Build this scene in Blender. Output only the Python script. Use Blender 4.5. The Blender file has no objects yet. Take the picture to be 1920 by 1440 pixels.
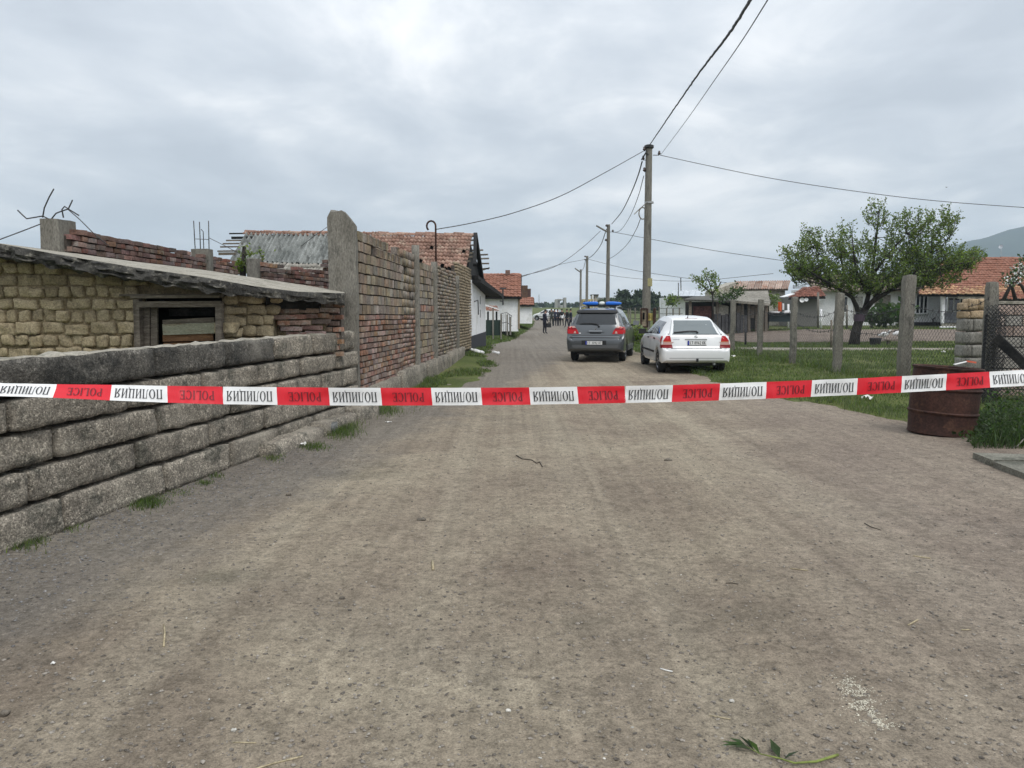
import bpy, bmesh, math, random
import numpy as np
from mathutils import Vector, Matrix, noise
from mathutils.bvhtree import BVHTree
R = random.Random(7)
rng = np.random.default_rng(7)
S = bpy.context.scene
C = S.collection
# ------------------------------------------------------------------ camera, world, sun, exposure
CAM_H = 1.6; F = 1442.0; PITCH = math.radians(5.62)
cd = bpy.data.cameras.new("camera"); cam = bpy.data.objects.new("camera", cd); C.objects.link(cam)
cam.location = (0, 0, CAM_H); cam.rotation_euler = (math.radians(90) - PITCH, 0, 0)
cd.sensor_width = 36; cd.lens = F / 1920 * 36; cd.clip_start = 0.05; cd.clip_end = 9000
S.camera = cam
S.view_settings.view_transform = 'Standard'
try: S.view_settings.look = 'None'
except Exception: pass
S.view_settings.exposure = 0.30; S.view_settings.gamma = 1.0; S.view_settings.use_curve_mapping = False
SUN_EL, SUN_AZ = math.radians(56), math.radians(148)
w = bpy.data.worlds.new("World"); S.world = w; w.use_nodes = True
nt = w.node_tree; nt.nodes.clear()
def N(t, typ, **kw):
    n = t.nodes.new(typ)
    for k, v in kw.items(): setattr(n, k, v)
    return n
def ramp(t, stops, interp='LINEAR'):
    n = N(t, 'ShaderNodeValToRGB'); n.color_ramp.interpolation = interp
    e = n.color_ramp.elements
    while len(e) < len(stops): e.new(0.5)
    for i, (p, c) in enumerate(stops):
        e[i].position = p; e[i].color = (*c, 1) if len(c) == 3 else c
    return n
tc = N(nt, 'ShaderNodeTexCoord'); sep = N(nt, 'ShaderNodeSeparateXYZ'); nt.links.new(tc.outputs['Generated'], sep.inputs[0])
def M_(t, op, a, b=None, c=None):
    n = N(t, 'ShaderNodeMath', operation=op)
    for i, v in enumerate((a, b, c)):
        if v is None: continue
        if isinstance(v, (int, float)): n.inputs[i].default_value = v
        else: t.links.new(v, n.inputs[i])
    return n.outputs[0]
def MIX(t, blend, fac, a, b):
    n = N(t, 'ShaderNodeMix', data_type='RGBA', blend_type=blend)
    for i, v in ((0, fac), (6, a), (7, b)):
        if isinstance(v, (int, float)): n.inputs[i].default_value = v
        elif isinstance(v, tuple): n.inputs[i].default_value = (*v, 1)
        else: t.links.new(v, n.inputs[i])
    return n.outputs[2]
zc = M_(nt, 'MAXIMUM', sep.outputs[2], 0.0)
den = M_(nt, 'ADD', zc, 0.16)
cx = M_(nt, 'DIVIDE', sep.outputs[0], den); cy = M_(nt, 'DIVIDE', sep.outputs[1], den)
comb = N(nt, 'ShaderNodeCombineXYZ'); nt.links.new(cx, comb.inputs[0]); nt.links.new(cy, comb.inputs[1])
def wnoise(scale, detail, off, rough=.55, dist=0.0):
    mp = N(nt, 'ShaderNodeMapping'); mp.inputs['Location'].default_value = off
    mp.inputs['Scale'].default_value = (scale, scale * .8, scale); nt.links.new(comb.outputs[0], mp.inputs[0])
    n = N(nt, 'ShaderNodeTexNoise'); n.inputs['Scale'].default_value = 1; n.inputs['Detail'].default_value = detail
    n.inputs['Roughness'].default_value = rough; n.inputs['Distortion'].default_value = dist
    nt.links.new(mp.outputs[0], n.inputs['Vector']); return n.outputs[0]
n1 = wnoise(.55, 4, (3.1, 1.7, 0)); n2 = wnoise(1.9, 8, (8.2, 4.4, 1), .56, .35)
mixn = M_(nt, 'ADD', M_(nt, 'MULTIPLY', n1, .55), M_(nt, 'MULTIPLY', n2, .45))
cr = ramp(nt, [(.39, (.39, .423, .468)), (.46, (.455, .488, .532)), (.51, (.53, .558, .594)), (.56, (.655, .67, .69)), (.64, (.815, .81, .81))])
nt.links.new(mixn, cr.inputs[0])
hz = M_(nt, 'POWER', M_(nt, 'SUBTRACT', 1.0, zc), 14.0)
col = MIX(nt, 'MIX', M_(nt, 'MULTIPLY', hz, .62), cr.outputs[0], (.64, .675, .71))
grad = M_(nt, 'ADD', 1.0, M_(nt, 'MULTIPLY', zc, .75))
sc_ = N(nt, 'ShaderNodeVectorMath', operation='SCALE'); nt.links.new(col, sc_.inputs[0]); nt.links.new(grad, sc_.inputs['Scale'])
sky = N(nt, 'ShaderNodeTexSky', sky_type='NISHITA'); sky.sun_disc = False; sky.sun_elevation = SUN_EL; sky.sun_rotation = SUN_AZ
bg1 = N(nt, 'ShaderNodeBackground'); nt.links.new(sky.outputs[0], bg1.inputs[0]); bg1.inputs[1].default_value = 0.05
bg2 = N(nt, 'ShaderNodeBackground'); nt.links.new(sc_.outputs[0], bg2.inputs[0]); bg2.inputs[1].default_value = 1.17
mxs = N(nt, 'ShaderNodeMixShader'); mxs.inputs[0].default_value = 0.93
nt.links.new(bg1.outputs[0], mxs.inputs[1]); nt.links.new(bg2.outputs[0], mxs.inputs[2])
ow = N(nt, 'ShaderNodeOutputWorld'); nt.links.new(mxs.outputs[0], ow.inputs[0])
sd = bpy.data.lights.new("sun", 'SUN'); sd.energy = 1.5; sd.angle = math.radians(28); sd.color = (1, .97, .93)
so = bpy.data.objects.new("sun", sd); C.objects.link(so)
# the sun stands high behind-right of the camera, behind the cloud
so.rotation_euler = Vector((-math.sin(SUN_AZ) * math.cos(SUN_EL), -math.cos(SUN_AZ) * math.cos(SUN_EL), -math.sin(SUN_EL))).to_track_quat('-Z', 'Y').to_euler()
try:
    S.cycles.use_denoising = True; S.cycles.max_bounces = 6; S.cycles.volume_bounces = 0; S.cycles.transparent_max_bounces = 8
except Exception: pass
# ------------------------------------------------------------------ helpers
FW = Vector((0, math.cos(PITCH), -math.sin(PITCH))); UP = Vector((0, math.sin(PITCH), math.cos(PITCH)))
def ray(px, py): return FW + Vector((1, 0, 0)) * ((px - 960) / F) + UP * ((720 - py) / F)
O = Vector((0, 0, CAM_H))
def P(px, py, d):
    r = ray(px, py); return O + r * (d / r.y)
def G(px, py, z=0.0):
    r = ray(px, py); return O + r * ((z - CAM_H) / r.z)
def L(px, py, a, b):      # on the vertical plane x = a + b*y
    r = ray(px, py); return O + r * (a / (r.x - b * r.y))
def srgb(r, g, b):
    f = lambda c: (c / 255 / 12.92) if c / 255 <= .04045 else ((c / 255 + .055) / 1.055) ** 2.4
    return (f(r), f(g), f(b))
def smooth(a, b, x):
    t = min(1, max(0, (x - a) / (b - a))); return t * t * (3 - 2 * t)
def nz(x, y=0, z=0): return noise.noise(Vector((x, y, z)))

def pmat(name, c1, c2, scale=3.0, fine=40.0, rough=.9, bump=.35, bdist=.01, rnd=.0, spots=None, spotscale=8., metal=0., stretch=(1, 1, 1), fineamt=.5, spec=.3, huernd=0.):
    m = bpy.data.materials.new(name); m.use_nodes = True; t = m.node_tree; b = t.nodes['Principled BSDF']
    tc = N(t, 'ShaderNodeTexCoord'); oi = N(t, 'ShaderNodeObjectInfo'); ge = N(t, 'ShaderNodeNewGeometry')
    r = M_(t, 'FRACT', M_(t, 'ADD', M_(t, 'MULTIPLY', oi.outputs['Random'], 7.31), ge.outputs['Random Per Island']))
    off = N(t, 'ShaderNodeVectorMath', operation='ADD'); t.links.new(tc.outputs['Object'], off.inputs[0])
    cb = N(t, 'ShaderNodeCombineXYZ'); rr = M_(t, 'MULTIPLY', oi.outputs['Random'], 53.0)
    t.links.new(rr, cb.inputs[0]); t.links.new(rr, cb.inputs[1]); t.links.new(cb.outputs[0], off.inputs[1])
    mp = N(t, 'ShaderNodeMapping'); mp.inputs['Scale'].default_value = stretch; t.links.new(off.outputs[0], mp.inputs[0])
    def noi(s, d, ro=.6):
        n = N(t, 'ShaderNodeTexNoise'); n.inputs['Scale'].default_value = s; n.inputs['Detail'].default_value = d; n.inputs['Roughness'].default_value = ro
        t.links.new(mp.outputs[0], n.inputs['Vector']); return n.outputs[0]
    a = noi(scale, 5)
    cr = ramp(t, [(.35, c1), (.65, c2)]); t.links.new(a, cr.inputs[0]); col = cr.outputs[0]
    f = noi(fine, 3, .7)
    if spots:
        s = noi(spotscale, 6, .7); sr = ramp(t, [(.52, (0, 0, 0)), (.64, (1, 1, 1))]); t.links.new(s, sr.inputs[0])
        col = MIX(t, 'MIX', sr.outputs[0], col, spots)
    fr = ramp(t, [(.3, (1 - fineamt,) * 3), (.7, (1 + fineamt * .6,) * 3)]); t.links.new(f, fr.inputs[0])
    col = MIX(t, 'MULTIPLY', 1.0, col, fr.outputs[0])
    if rnd or huernd:
        hs = N(t, 'ShaderNodeHueSaturation'); t.links.new(col, hs.inputs['Color'])
        t.links.new(M_(t, 'ADD', 1 - rnd, M_(t, 'MULTIPLY', r, 2 * rnd)), hs.inputs['Value'])
        if huernd:
            r2 = M_(t, 'FRACT', M_(t, 'MULTIPLY', r, 17.7))
            t.links.new(M_(t, 'ADD', .5 - huernd, M_(t, 'MULTIPLY', r2, 2 * huernd)), hs.inputs['Hue'])
            t.links.new(M_(t, 'ADD', .55, M_(t, 'MULTIPLY', M_(t, 'FRACT', M_(t, 'MULTIPLY', r, 31.3)), .65)), hs.inputs['Saturation'])
        col = hs.outputs[0]
    t.links.new(col, b.inputs['Base Color']); b.inputs['Roughness'].default_value = rough; b.inputs['Metallic'].default_value = metal
    b.inputs['Specular IOR Level'].default_value = spec
    if bump:
        bp = N(t, 'ShaderNodeBump'); bp.inputs['Strength'].default_value = bump; bp.inputs['Distance'].default_value = bdist
        t.links.new(M_(t, 'ADD', f, M_(t, 'MULTIPLY', a, .6)), bp.inputs['Height']); t.links.new(bp.outputs[0], b.inputs['Normal'])
    return m
def flat(name, c, rough=.5, metal=0., spec=.5, coat=0.):
    m = bpy.data.materials.new(name); m.use_nodes = True; b = m.node_tree.nodes['Principled BSDF']
    b.inputs['Base Color'].default_value = (*c, 1); b.inputs['Roughness'].default_value = rough; b.inputs['Metallic'].default_value = metal
    b.inputs['Specular IOR Level'].default_value = spec; b.inputs['Coat Weight'].default_value = coat; b.inputs['Coat Roughness'].default_value = .08
    return m

def place(o, parent=None, m=None):
    C.objects.link(o)
    if m is not None and o.data is not None and not o.data.materials: o.data.materials.append(m)
    if parent is not None:
        o.parent = parent; o.matrix_parent_inverse = mats(parent).inverted()
    return o
WM = {}
def mats(o): return WM.get(o.name, Matrix.Identity(4))
def tag(o, label=None, cat=None, group=None, kind=None):
    if label: o['label'] = label
    if cat: o['category'] = cat
    if group: o['group'] = group
    if kind: o['kind'] = kind
    return o
def thing(name, label, cat, loc=(0, 0, 0), group=None):
    o = bpy.data.objects.new(name, None); o.empty_display_size = .2; C.objects.link(o); o.location = loc
    WM[o.name] = Matrix.Translation(Vector(loc)); return tag(o, label, cat, group)
def np_mesh(name, V, Fc, mat=None, smooth_=False):
    me = bpy.data.meshes.new(name); V = np.asarray(V, np.float32); Fc = np.asarray(Fc, np.int32); k = Fc.shape[1]
    me.vertices.add(len(V)); me.vertices.foreach_set('co', V.ravel())
    me.loops.add(Fc.size); me.loops.foreach_set('vertex_index', Fc.ravel())
    me.polygons.add(len(Fc)); me.polygons.foreach_set('loop_start', np.arange(0, Fc.size, k, dtype=np.int32)); me.polygons.foreach_set('loop_total', np.full(len(Fc), k, np.int32))
    if smooth_: me.polygons.foreach_set('use_smooth', np.ones(len(Fc), bool))
    me.update(calc_edges=True)
    if mat: me.materials.append(mat)
    return me
class MB:
    def __init__(s): s.v = []; s.f = []; s.mi = []; s.m = 0
    def add(s, vs, fs):
        b = len(s.v); s.v += [tuple(v) for v in vs]; s.f += [tuple(b + i for i in f) for f in fs]; s.mi += [s.m] * len(fs); return s
    def quad(s, a, b, c, d): return s.add([a, b, c, d], [(0, 1, 2, 3)])
    def box(s, c, sz, M=None):
        x, y, z = sz[0] / 2, sz[1] / 2, sz[2] / 2; c = Vector(c)
        vs = [Vector((i * x, j * y, k * z)) for k in (-1, 1) for j in (-1, 1) for i in (-1, 1)]
        vs = [(c + (M @ v if M is not None else v)) for v in vs]
        return s.add(vs, [(0, 2, 3, 1), (4, 5, 7, 6), (0, 1, 5, 4), (2, 6, 7, 3), (0, 4, 6, 2), (1, 3, 7, 5)])
    def beam(s, a, b, wd, th, upv=(0, 0, 1)):
        a = Vector(a); b = Vector(b); d = (b - a); l = d.length; d.normalize(); u = Vector(upv)
        sx = d.cross(u)
        if sx.length < 1e-4: sx = d.cross(Vector((1, 0, 0)))
        sx.normalize(); uu = sx.cross(d)
        M = Matrix((sx, d, uu)).transposed(); return s.box((a + b) / 2, (wd, l, th), M)
    def prism(s, poly, ext):
        n = len(poly); e = Vector(ext); p = [Vector(q) for q in poly]
        return s.add(p + [q + e for q in p], [tuple(range(n))[::-1], tuple(range(n, 2 * n))] + [(i, (i + 1) % n, n + (i + 1) % n, n + i) for i in range(n)])
    def tube(s, pts, r, n=6, caps=True):
        pts = [Vector(p) for p in pts]; k = len(pts); rs = r if isinstance(r, (list, tuple)) else [r] * k
        vs = []; prev = None
        for i, p in enumerate(pts):
            d = (pts[min(i + 1, k - 1)] - pts[max(i - 1, 0)]); d.normalize()
            if prev is None:
                a = d.cross(Vector((0, 0, 1)))
                if a.length < .05: a = d.cross(Vector((1, 0, 0)))
            else: a = prev - d * prev.dot(d)
            a.normalize(); prev = a; b = d.cross(a)
            vs += [p + (a * math.cos(q) + b * math.sin(q)) * rs[i] for q in [2 * math.pi * j / n for j in range(n)]]
        fs = [(i * n + j, i * n + (j + 1) % n, (i + 1) * n + (j + 1) % n, (i + 1) * n + j) for i in range(k - 1) for j in range(n)]
        if caps: fs += [tuple(range(n))[::-1], tuple(range((k - 1) * n, k * n))]
        return s.add(vs, fs)
    def lathe(s, prof, c, n=24, axis=Vector((0, 0, 1)), tilt=None):
        c = Vector(c); q = Vector((0, 0, 1)).rotation_difference(axis); vs = []
        for (r, z) in prof:
            for j in range(n):
                a = 2 * math.pi * j / n; v = q @ Vector((r * math.cos(a), r * math.sin(a), z)); vs.append(c + (tilt @ v if tilt else v))
        k = len(prof)
        return s.add(vs, [(i * n + j, i * n + (j + 1) % n, (i + 1) * n + (j + 1) % n, (i + 1) * n + j) for i in range(k - 1) for j in range(n)])
    def grid(s, fn, nu, nv):
        vs = [fn(i / nu, j / nv) for j in range(nv + 1) for i in range(nu + 1)]
        return s.add(vs, [(j * (nu + 1) + i, j * (nu + 1) + i + 1, (j + 1) * (nu + 1) + i + 1, (j + 1) * (nu + 1) + i) for j in range(nv) for i in range(nu)])
    def mesh(s, name, mats_, smooth_=False, sharp=None, fix=False):
        me = bpy.data.meshes.new(name); me.from_pydata(s.v, [], s.f)
        for m in (mats_ if isinstance(mats_, (list, tuple)) else [mats_]): me.materials.append(m)
        if any(s.mi): me.polygons.foreach_set('material_index', s.mi)
        if fix:
            bm = bmesh.new(); bm.from_mesh(me); bmesh.ops.recalc_face_normals(bm, faces=bm.faces); bm.to_mesh(me); bm.free()
        if smooth_: me.polygons.foreach_set('use_smooth', [True] * len(me.polygons))
        if sharp: me.set_sharp_from_angle(angle=math.radians(sharp))
        me.update(); return me
    def build(s, name, mats_, parent=None, smooth_=False, sharp=None, kind=None, fix=False):
        o = bpy.data.objects.new(name, s.mesh(name, mats_, smooth_, sharp, fix)); place(o, parent)
        if kind: o['kind'] = kind
        return o
    def top(s, name, mats_, label, cat, group=None, smooth_=False, sharp=None, kind=None, fix=False):
        """a top-level thing that is one mesh; its origin is put at its base"""
        xs = np.array(s.v); lo = xs.min(0); hi = xs.max(0); c = Vector(((lo[0] + hi[0]) / 2, (lo[1] + hi[1]) / 2, lo[2]))
        s.v = [tuple(Vector(v) - c) for v in s.v]
        o = bpy.data.objects.new(name, s.mesh(name, mats_, smooth_, sharp, fix)); o.location = c; C.objects.link(o)
        return tag(o, label, cat, group, kind)
def rough_block(sx, sy, sz, nx=6, ny=3, nz_=3, rad=.02, amp=.01, seed=0, fr=6.0):
    """rounded, weathered block centred at the origin"""
    bm = bmesh.new(); bmesh.ops.create_cube(bm, size=2)
    n = max(nx, ny, nz_)
    vs = {}; out_v = []; out_f = []
    def key(p): return tuple(round(c, 5) for c in p)
    bm.free()
    def vert(p):
        k = key(p)
        if k not in vs: vs[k] = len(out_v); out_v.append(p)
        return vs[k]
    dims = (nx, ny, nz_)
    for ax in range(3):
        u, v = (ax + 1) % 3, (ax + 2) % 3
        for sgn in (-1, 1):
            for i in range(dims[u]):
                for j in range(dims[v]):
                    q = []
                    for (a, b) in ((i, j), (i + 1, j), (i + 1, j + 1), (i, j + 1)):
                        p = [0, 0, 0]; p[ax] = sgn; p[u] = -1 + 2 * a / dims[u]; p[v] = -1 + 2 * b / dims[v]; q.append(vert(tuple(p)))
                    out_f.append(tuple(q) if sgn > 0 else tuple(q[::-1]))
    h = Vector((sx / 2, sy / 2, sz / 2)); res = []
    for p in out_v:
        c = Vector((p[0] * h.x, p[1] * h.y, p[2] * h.z))
        inner = Vector([max(-(h[i] - rad), min(h[i] - rad, c[i])) for i in range(3)])
        d = c - inner
        if d.length > 1e-6: c = inner + d.normalized() * rad
        nrm = Vector((p[0] ** 5, p[1] ** 5, p[2] ** 5))
        if nrm.length > 0: nrm.normalize()
        k = nz(c.x * fr + seed * 9.1, c.y * fr + seed * 3.3, c.z * fr) * amp + nz(c.x * fr * 3 + seed * 5.1, c.y * fr * 3, c.z * fr * 3) * amp * .5
        res.append(c + nrm * k)
    mb = MB(); mb.add(res, out_f); return mb
def axes(o, x, z=Vector((0, 0, 1))):
    """matrix: local x along x, local z up, local y = away from the viewer"""
    x = x.normalized(); y = z.cross(x).normalized(); zz = x.cross(y)
    return Matrix(((x.x, y.x, zz.x, o.x), (x.y, y.y, zz.y, o.y), (x.z, y.z, zz.z, o.z), (0, 0, 0, 1)))
def piece(name, me, M, parent):
    o = bpy.data.objects.new(name, me); place(o, parent); o.matrix_basis = M; return o
# ------------------------------------------------------------------ materials
M_dirt_c = (.27, .235, .19)
brick_red = pmat("brick_red", (.20, .115, .08), (.33, .20, .145), 6, 60, rnd=.42, huernd=.02, spots=(.30, .26, .22), spotscale=7, bdist=.004)
brick_grey = pmat("brick_grey_brown", (.20, .155, .115), (.33, .265, .19), 6, 60, rnd=.30, huernd=.02, spots=(.13, .12, .10), spotscale=5, bdist=.004)
brick_tan = pmat("brick_tan", (.24, .19, .125), (.33, .27, .185), 4, 40, rnd=.2, bdist=.005)
brick_dark = pmat("brick_dark_red", (.14, .077, .06), (.26, .145, .11), 6, 50, rnd=.4, huernd=.02, spots=(.10, .085, .075), spotscale=6, bdist=.005)
mortar = pmat("old_mortar", (.055, .045, .038), (.13, .11, .09), 5, 30)
adobe = pmat("mud_brick", (.33, .265, .16), (.43, .355, .235), 7, 55, rnd=.2, spots=(.26, .21, .135), spotscale=9, bdist=.008, bump=.6)
adobe_mortar = pmat("mud_mortar", (.20, .16, .095), (.30, .24, .15), 6, 40, bdist=.01, bump=.6)
conc = pmat("weathered_concrete", (.135, .13, .105), (.235, .225, .185), 3, 45, bump=.6, bdist=.01, spots=(.09, .09, .07), spotscale=4, rnd=.08)
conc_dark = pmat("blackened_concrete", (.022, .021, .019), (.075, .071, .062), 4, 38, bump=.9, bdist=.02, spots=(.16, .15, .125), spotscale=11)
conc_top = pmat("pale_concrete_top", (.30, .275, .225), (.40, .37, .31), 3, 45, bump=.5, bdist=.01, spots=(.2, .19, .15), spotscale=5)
conc_post = pmat("post_concrete", (.165, .154, .130), (.265, .25, .215), 5, 70, bump=.5, bdist=.006, spots=(.12, .114, .098), spotscale=5, stretch=(1, 1, .3), rnd=.1)
wood_old = pmat("grey_wood", (.12, .10, .08), (.24, .205, .165), 5, 30, stretch=(1, 1, 6), bump=.4, bdist=.005, rnd=.2)
wood_h = pmat("grey_wood_horizontal", (.13, .11, .085), (.25, .215, .17), 5, 30, stretch=(.6, 4, 8), bump=.4, bdist=.005, rnd=.25)
wood_paint = pmat("flaking_green_paint", (.30, .30, .215), (.40, .39, .29), 6, 40, stretch=(.7, 3, 5), spots=(.20, .13, .07), spotscale=3.5, bdist=.004)
wood_rust = pmat("brown_board", (.14, .07, .035), (.24, .13, .065), 5, 40, stretch=(.7, 3, 5), bdist=.004)
wood_black = pmat("black_wood", (.008, .008, .009), (.03, .028, .026), 5, 30, bdist=.004, rnd=.3)
tile_m = pmat("clay_tile", (.225, .13, .095), (.35, .22, .17), 3, 30, rnd=.24, huernd=0, bdist=.004, spots=(.42, .32, .25), spotscale=2.2)
tile_or = pmat("orange_tile", (.28, .125, .083), (.35, .175, .125), 2, 25, rnd=.10, huernd=0, bdist=.004)
tile_grey = pmat("lichen_tile", (.26, .245, .215), (.38, .355, .31), 4, 40, rnd=.25, bdist=.004)
asb = pmat("asbestos_sheet", (.15, .16, .15), (.27, .28, .265), 1.6, 35, bump=.3, bdist=.005, spots=(.09, .095, .088), spotscale=2.2, stretch=(1, .5, .5), rnd=.12)
white_w = pmat("limewash", (.76, .77, .78), (.86, .86, .86), .8, 12, rough=.9, bump=.25, bdist=.01, fineamt=.12, spots=(.66, .66, .64), spotscale=1.0)
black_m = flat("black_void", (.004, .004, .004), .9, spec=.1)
wire_m = flat("dark_wire", (.03, .03, .032), .6)
cable_m = flat("black_cable", (.012, .012, .014), .6)
rust_m = pmat("rusty_steel", (.028, .013, .010), (.062, .026, .018), 3, 30, rough=.75, bump=.25, bdist=.004, spots=(.085, .04, .024), spotscale=5, spec=.3)
grass_b = pmat("grass_blade", (.095, .155, .027), (.15, .205, .052), 1.2, 9, rough=.7, bump=0, rnd=.4, huernd=.025)
leaf_m = pmat("tree_leaf", (.125, .20, .030), (.19, .265, .055), 1.4, 9, rough=.6, bump=0, rnd=.35, huernd=.02)
weed_m = pmat("weed_leaf", (.042, .085, .018), (.075, .13, .032), 2, 9, rough=.6, bump=0, rnd=.4, huernd=.02)
hedge_m = pmat("far_foliage", (.022, .042, .016), (.05, .075, .028), 1.0, 6, rough=.8, bump=0, rnd=.35)
def kerb_mat(name, c1, c2, light, dark):
    m = pmat(name, c1, c2, 2.2, 70, bump=0, spots=dark, spotscale=3.0, rnd=.13); t = m.node_tree; b = t.nodes['Principled BSDF']
    src = b.inputs['Base Color'].links[0].from_socket; tc = [n for n in t.nodes if n.type == 'TEX_COORD'][0]; mp = [n for n in t.nodes if n.type == 'MAPPING'][0]
    v1 = N(t, 'ShaderNodeTexVoronoi'); v1.inputs['Scale'].default_value = 34; t.links.new(mp.outputs[0], v1.inputs['Vector'])
    v2 = N(t, 'ShaderNodeTexVoronoi'); v2.inputs['Scale'].default_value = 85; t.links.new(mp.outputs[0], v2.inputs['Vector'])
    wn = N(t, 'ShaderNodeTexWhiteNoise'); t.links.new(v1.outputs['Position'], wn.inputs['Vector'])
    wn2 = N(t, 'ShaderNodeTexWhiteNoise'); t.links.new(v2.outputs['Position'], wn2.inputs['Vector'])
    r1 = ramp(t, [(.0, (.55,) * 3), (.5, (.95,) * 3), (.85, (1.15,) * 3), (1, (1.9,) * 3)]); t.links.new(wn.outputs['Value'], r1.inputs[0])
    r2 = ramp(t, [(.0, (.5,) * 3), (.5, (1,) * 3), (.88, (1.2,) * 3), (1, (2.1,) * 3)]); t.links.new(wn2.outputs['Value'], r2.inputs[0])
    col = MIX(t, 'MULTIPLY', .55, src, r1.outputs[0]); col = MIX(t, 'MULTIPLY', .8, col, r2.outputs[0])
    n = N(t, 'ShaderNodeTexNoise'); n.inputs['Scale'].default_value = 1.3; n.inputs['Detail'].default_value = 5; t.links.new(mp.outputs[0], n.inputs['Vector'])
    r3 = ramp(t, [(.58, (0, 0, 0)), (.70, (1, 1, 1))]); t.links.new(n.outputs[0], r3.inputs[0]); col = MIX(t, 'MIX', M_(t, 'MULTIPLY', r3.outputs[0], .5), col, light)
    t.links.new(col, b.inputs['Base Color'])
    bp = N(t, 'ShaderNodeBump'); bp.inputs['Strength'].default_value = .8; bp.inputs['Distance'].default_value = .014
    n2 = N(t, 'ShaderNodeTexNoise'); n2.inputs['Scale'].default_value = 16; n2.inputs['Detail'].default_value = 6; n2.inputs['Roughness'].default_value = .75; t.links.new(mp.outputs[0], n2.inputs['Vector'])
    h = M_(t, 'ADD', M_(t, 'MULTIPLY', n2.outputs[0], 1.6), M_(t, 'MULTIPLY', wn.outputs['Value'], .35)); h = M_(t, 'SUBTRACT', h, M_(t, 'MULTIPLY', v2.outputs['Distance'], .5))
    t.links.new(h, bp.inputs['Height']); t.links.new(bp.outputs[0], b.inputs['Normal']); return m
kerb = kerb_mat("kerb_conglomerate", (.215, .19, .155), (.33, .295, .24), (.37, .335, .275), (.125, .117, .095))
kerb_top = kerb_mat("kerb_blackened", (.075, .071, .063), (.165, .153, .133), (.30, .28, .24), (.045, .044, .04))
def add_translucency(m, f):
    t = m.node_tree; b = t.nodes['Principled BSDF']; out = [n for n in t.nodes if n.type == 'OUTPUT_MATERIAL'][0]
    tr = N(t, 'ShaderNodeBsdfTranslucent'); t.links.new(b.inputs['Base Color'].links[0].from_socket, tr.inputs[0])
    mx = N(t, 'ShaderNodeMixShader'); mx.inputs[0].default_value = f; t.links.new(b.outputs[0], mx.inputs[1]); t.links.new(tr.outputs[0], mx.inputs[2]); t.links.new(mx.outputs[0], out.inputs['Surface'])
for m_ in (leaf_m, grass_b, weed_m): add_translucency(m_, .42)
bark = pmat("bark", (.022, .018, .017), (.055, .047, .042), 6, 30, stretch=(1, 1, .4), bump=.8, bdist=.02)
# ------------------------------------------------------------------ terrain
WA, WB = -4.29, .175          # kerb-block wall face:  x = WA + WB*y
BA, BB = -3.02, .061          # brick wall face:       x = BA + BB*y
XL_FAR = [(27, -1.05), (36, -1.0), (43, -.25), (60, .75), (80, 1.9), (95, 2.6), (130, 3)]
def xl(y):
    if y < 11.6: return WA + WB * y - .75
    if y < 27: return BA + BB * y + .1 + .9 * smooth(12.5, 15, y) * (1 - .8 * smooth(22, 26.5, y))
    for (a, u), (b, v) in zip(XL_FAR, XL_FAR[1:]):
        if a <= y <= b: return u + (v - u) * (y - a) / (b - a)
    return 3 + (y - 130) * .05
def xr(y):
    pts = [(-50, 9), (7, 9), (8.6, 6.4), (9.6, 5.6), (11.3, 5.75), (13, 5.2), (16.2, 4.7), (22, 4.7), (28, 4.75), (54, 6.0), (90, 8.0), (100, 12), (130, 14), (4000, 200)]
    for (a, u), (b, v) in zip(pts, pts[1:]):
        if a <= y <= b: return u + (v - u) * (y - a) / (b - a)
    return 9
def hz_(y):
    return -.25 * smooth(29, 50, y) + .30 * smooth(84, 101, y) + 1.75 * smooth(105, 250, y)
def hb(x, y):
    h = hz_(y)
    h += .32 * smooth(.3, 1.6, xl(y) + .4 - x) * smooth(20, 27, y) * (1 - smooth(70, 100, y))
    h += .50 * smooth(8, 20, x) * smooth(32, 52, y) * (1 - smooth(85, 130, y))
    h += .10 * smooth(5, 8, x) * smooth(10, 14, y) * (1 - smooth(25, 35, y))
    return h
def margin(x, y): return min(x - xl(y), xr(y) - x)
def hg(x, y):
    m = margin(x, y) + .30 * nz(x * 1.7, y * 1.3, 3) + .16 * nz(x * 5, y * 5, 8)
    far = 1 if y < 150 else 0
    return hb(x, y) + .03 * nz(x * .9, y * .9, 1) + .02 * nz(x * 3, y * 3, 2) + .02 - .10 * smooth(-.1, .5, m) * far - (.02 if margin(x, y) > .8 and y < 150 else 0)
def hroad(x, y):
    z = hb(x, y) - .012
    n = .022 * nz(x * .45, y * .35, 5) + .010 * nz(x * 1.7, y * 1.2, 6)
    n += .0045 * nz(x * 7, y * 7, 7) + .002 * nz(x * 19, y * 19, 7)
    c = x - .06 * y - .1
    n -= .022 * math.exp(-((c - .55) / .38) ** 2) + .016 * math.exp(-((c + 1.0) / .36) ** 2)
    return z + n
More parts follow.
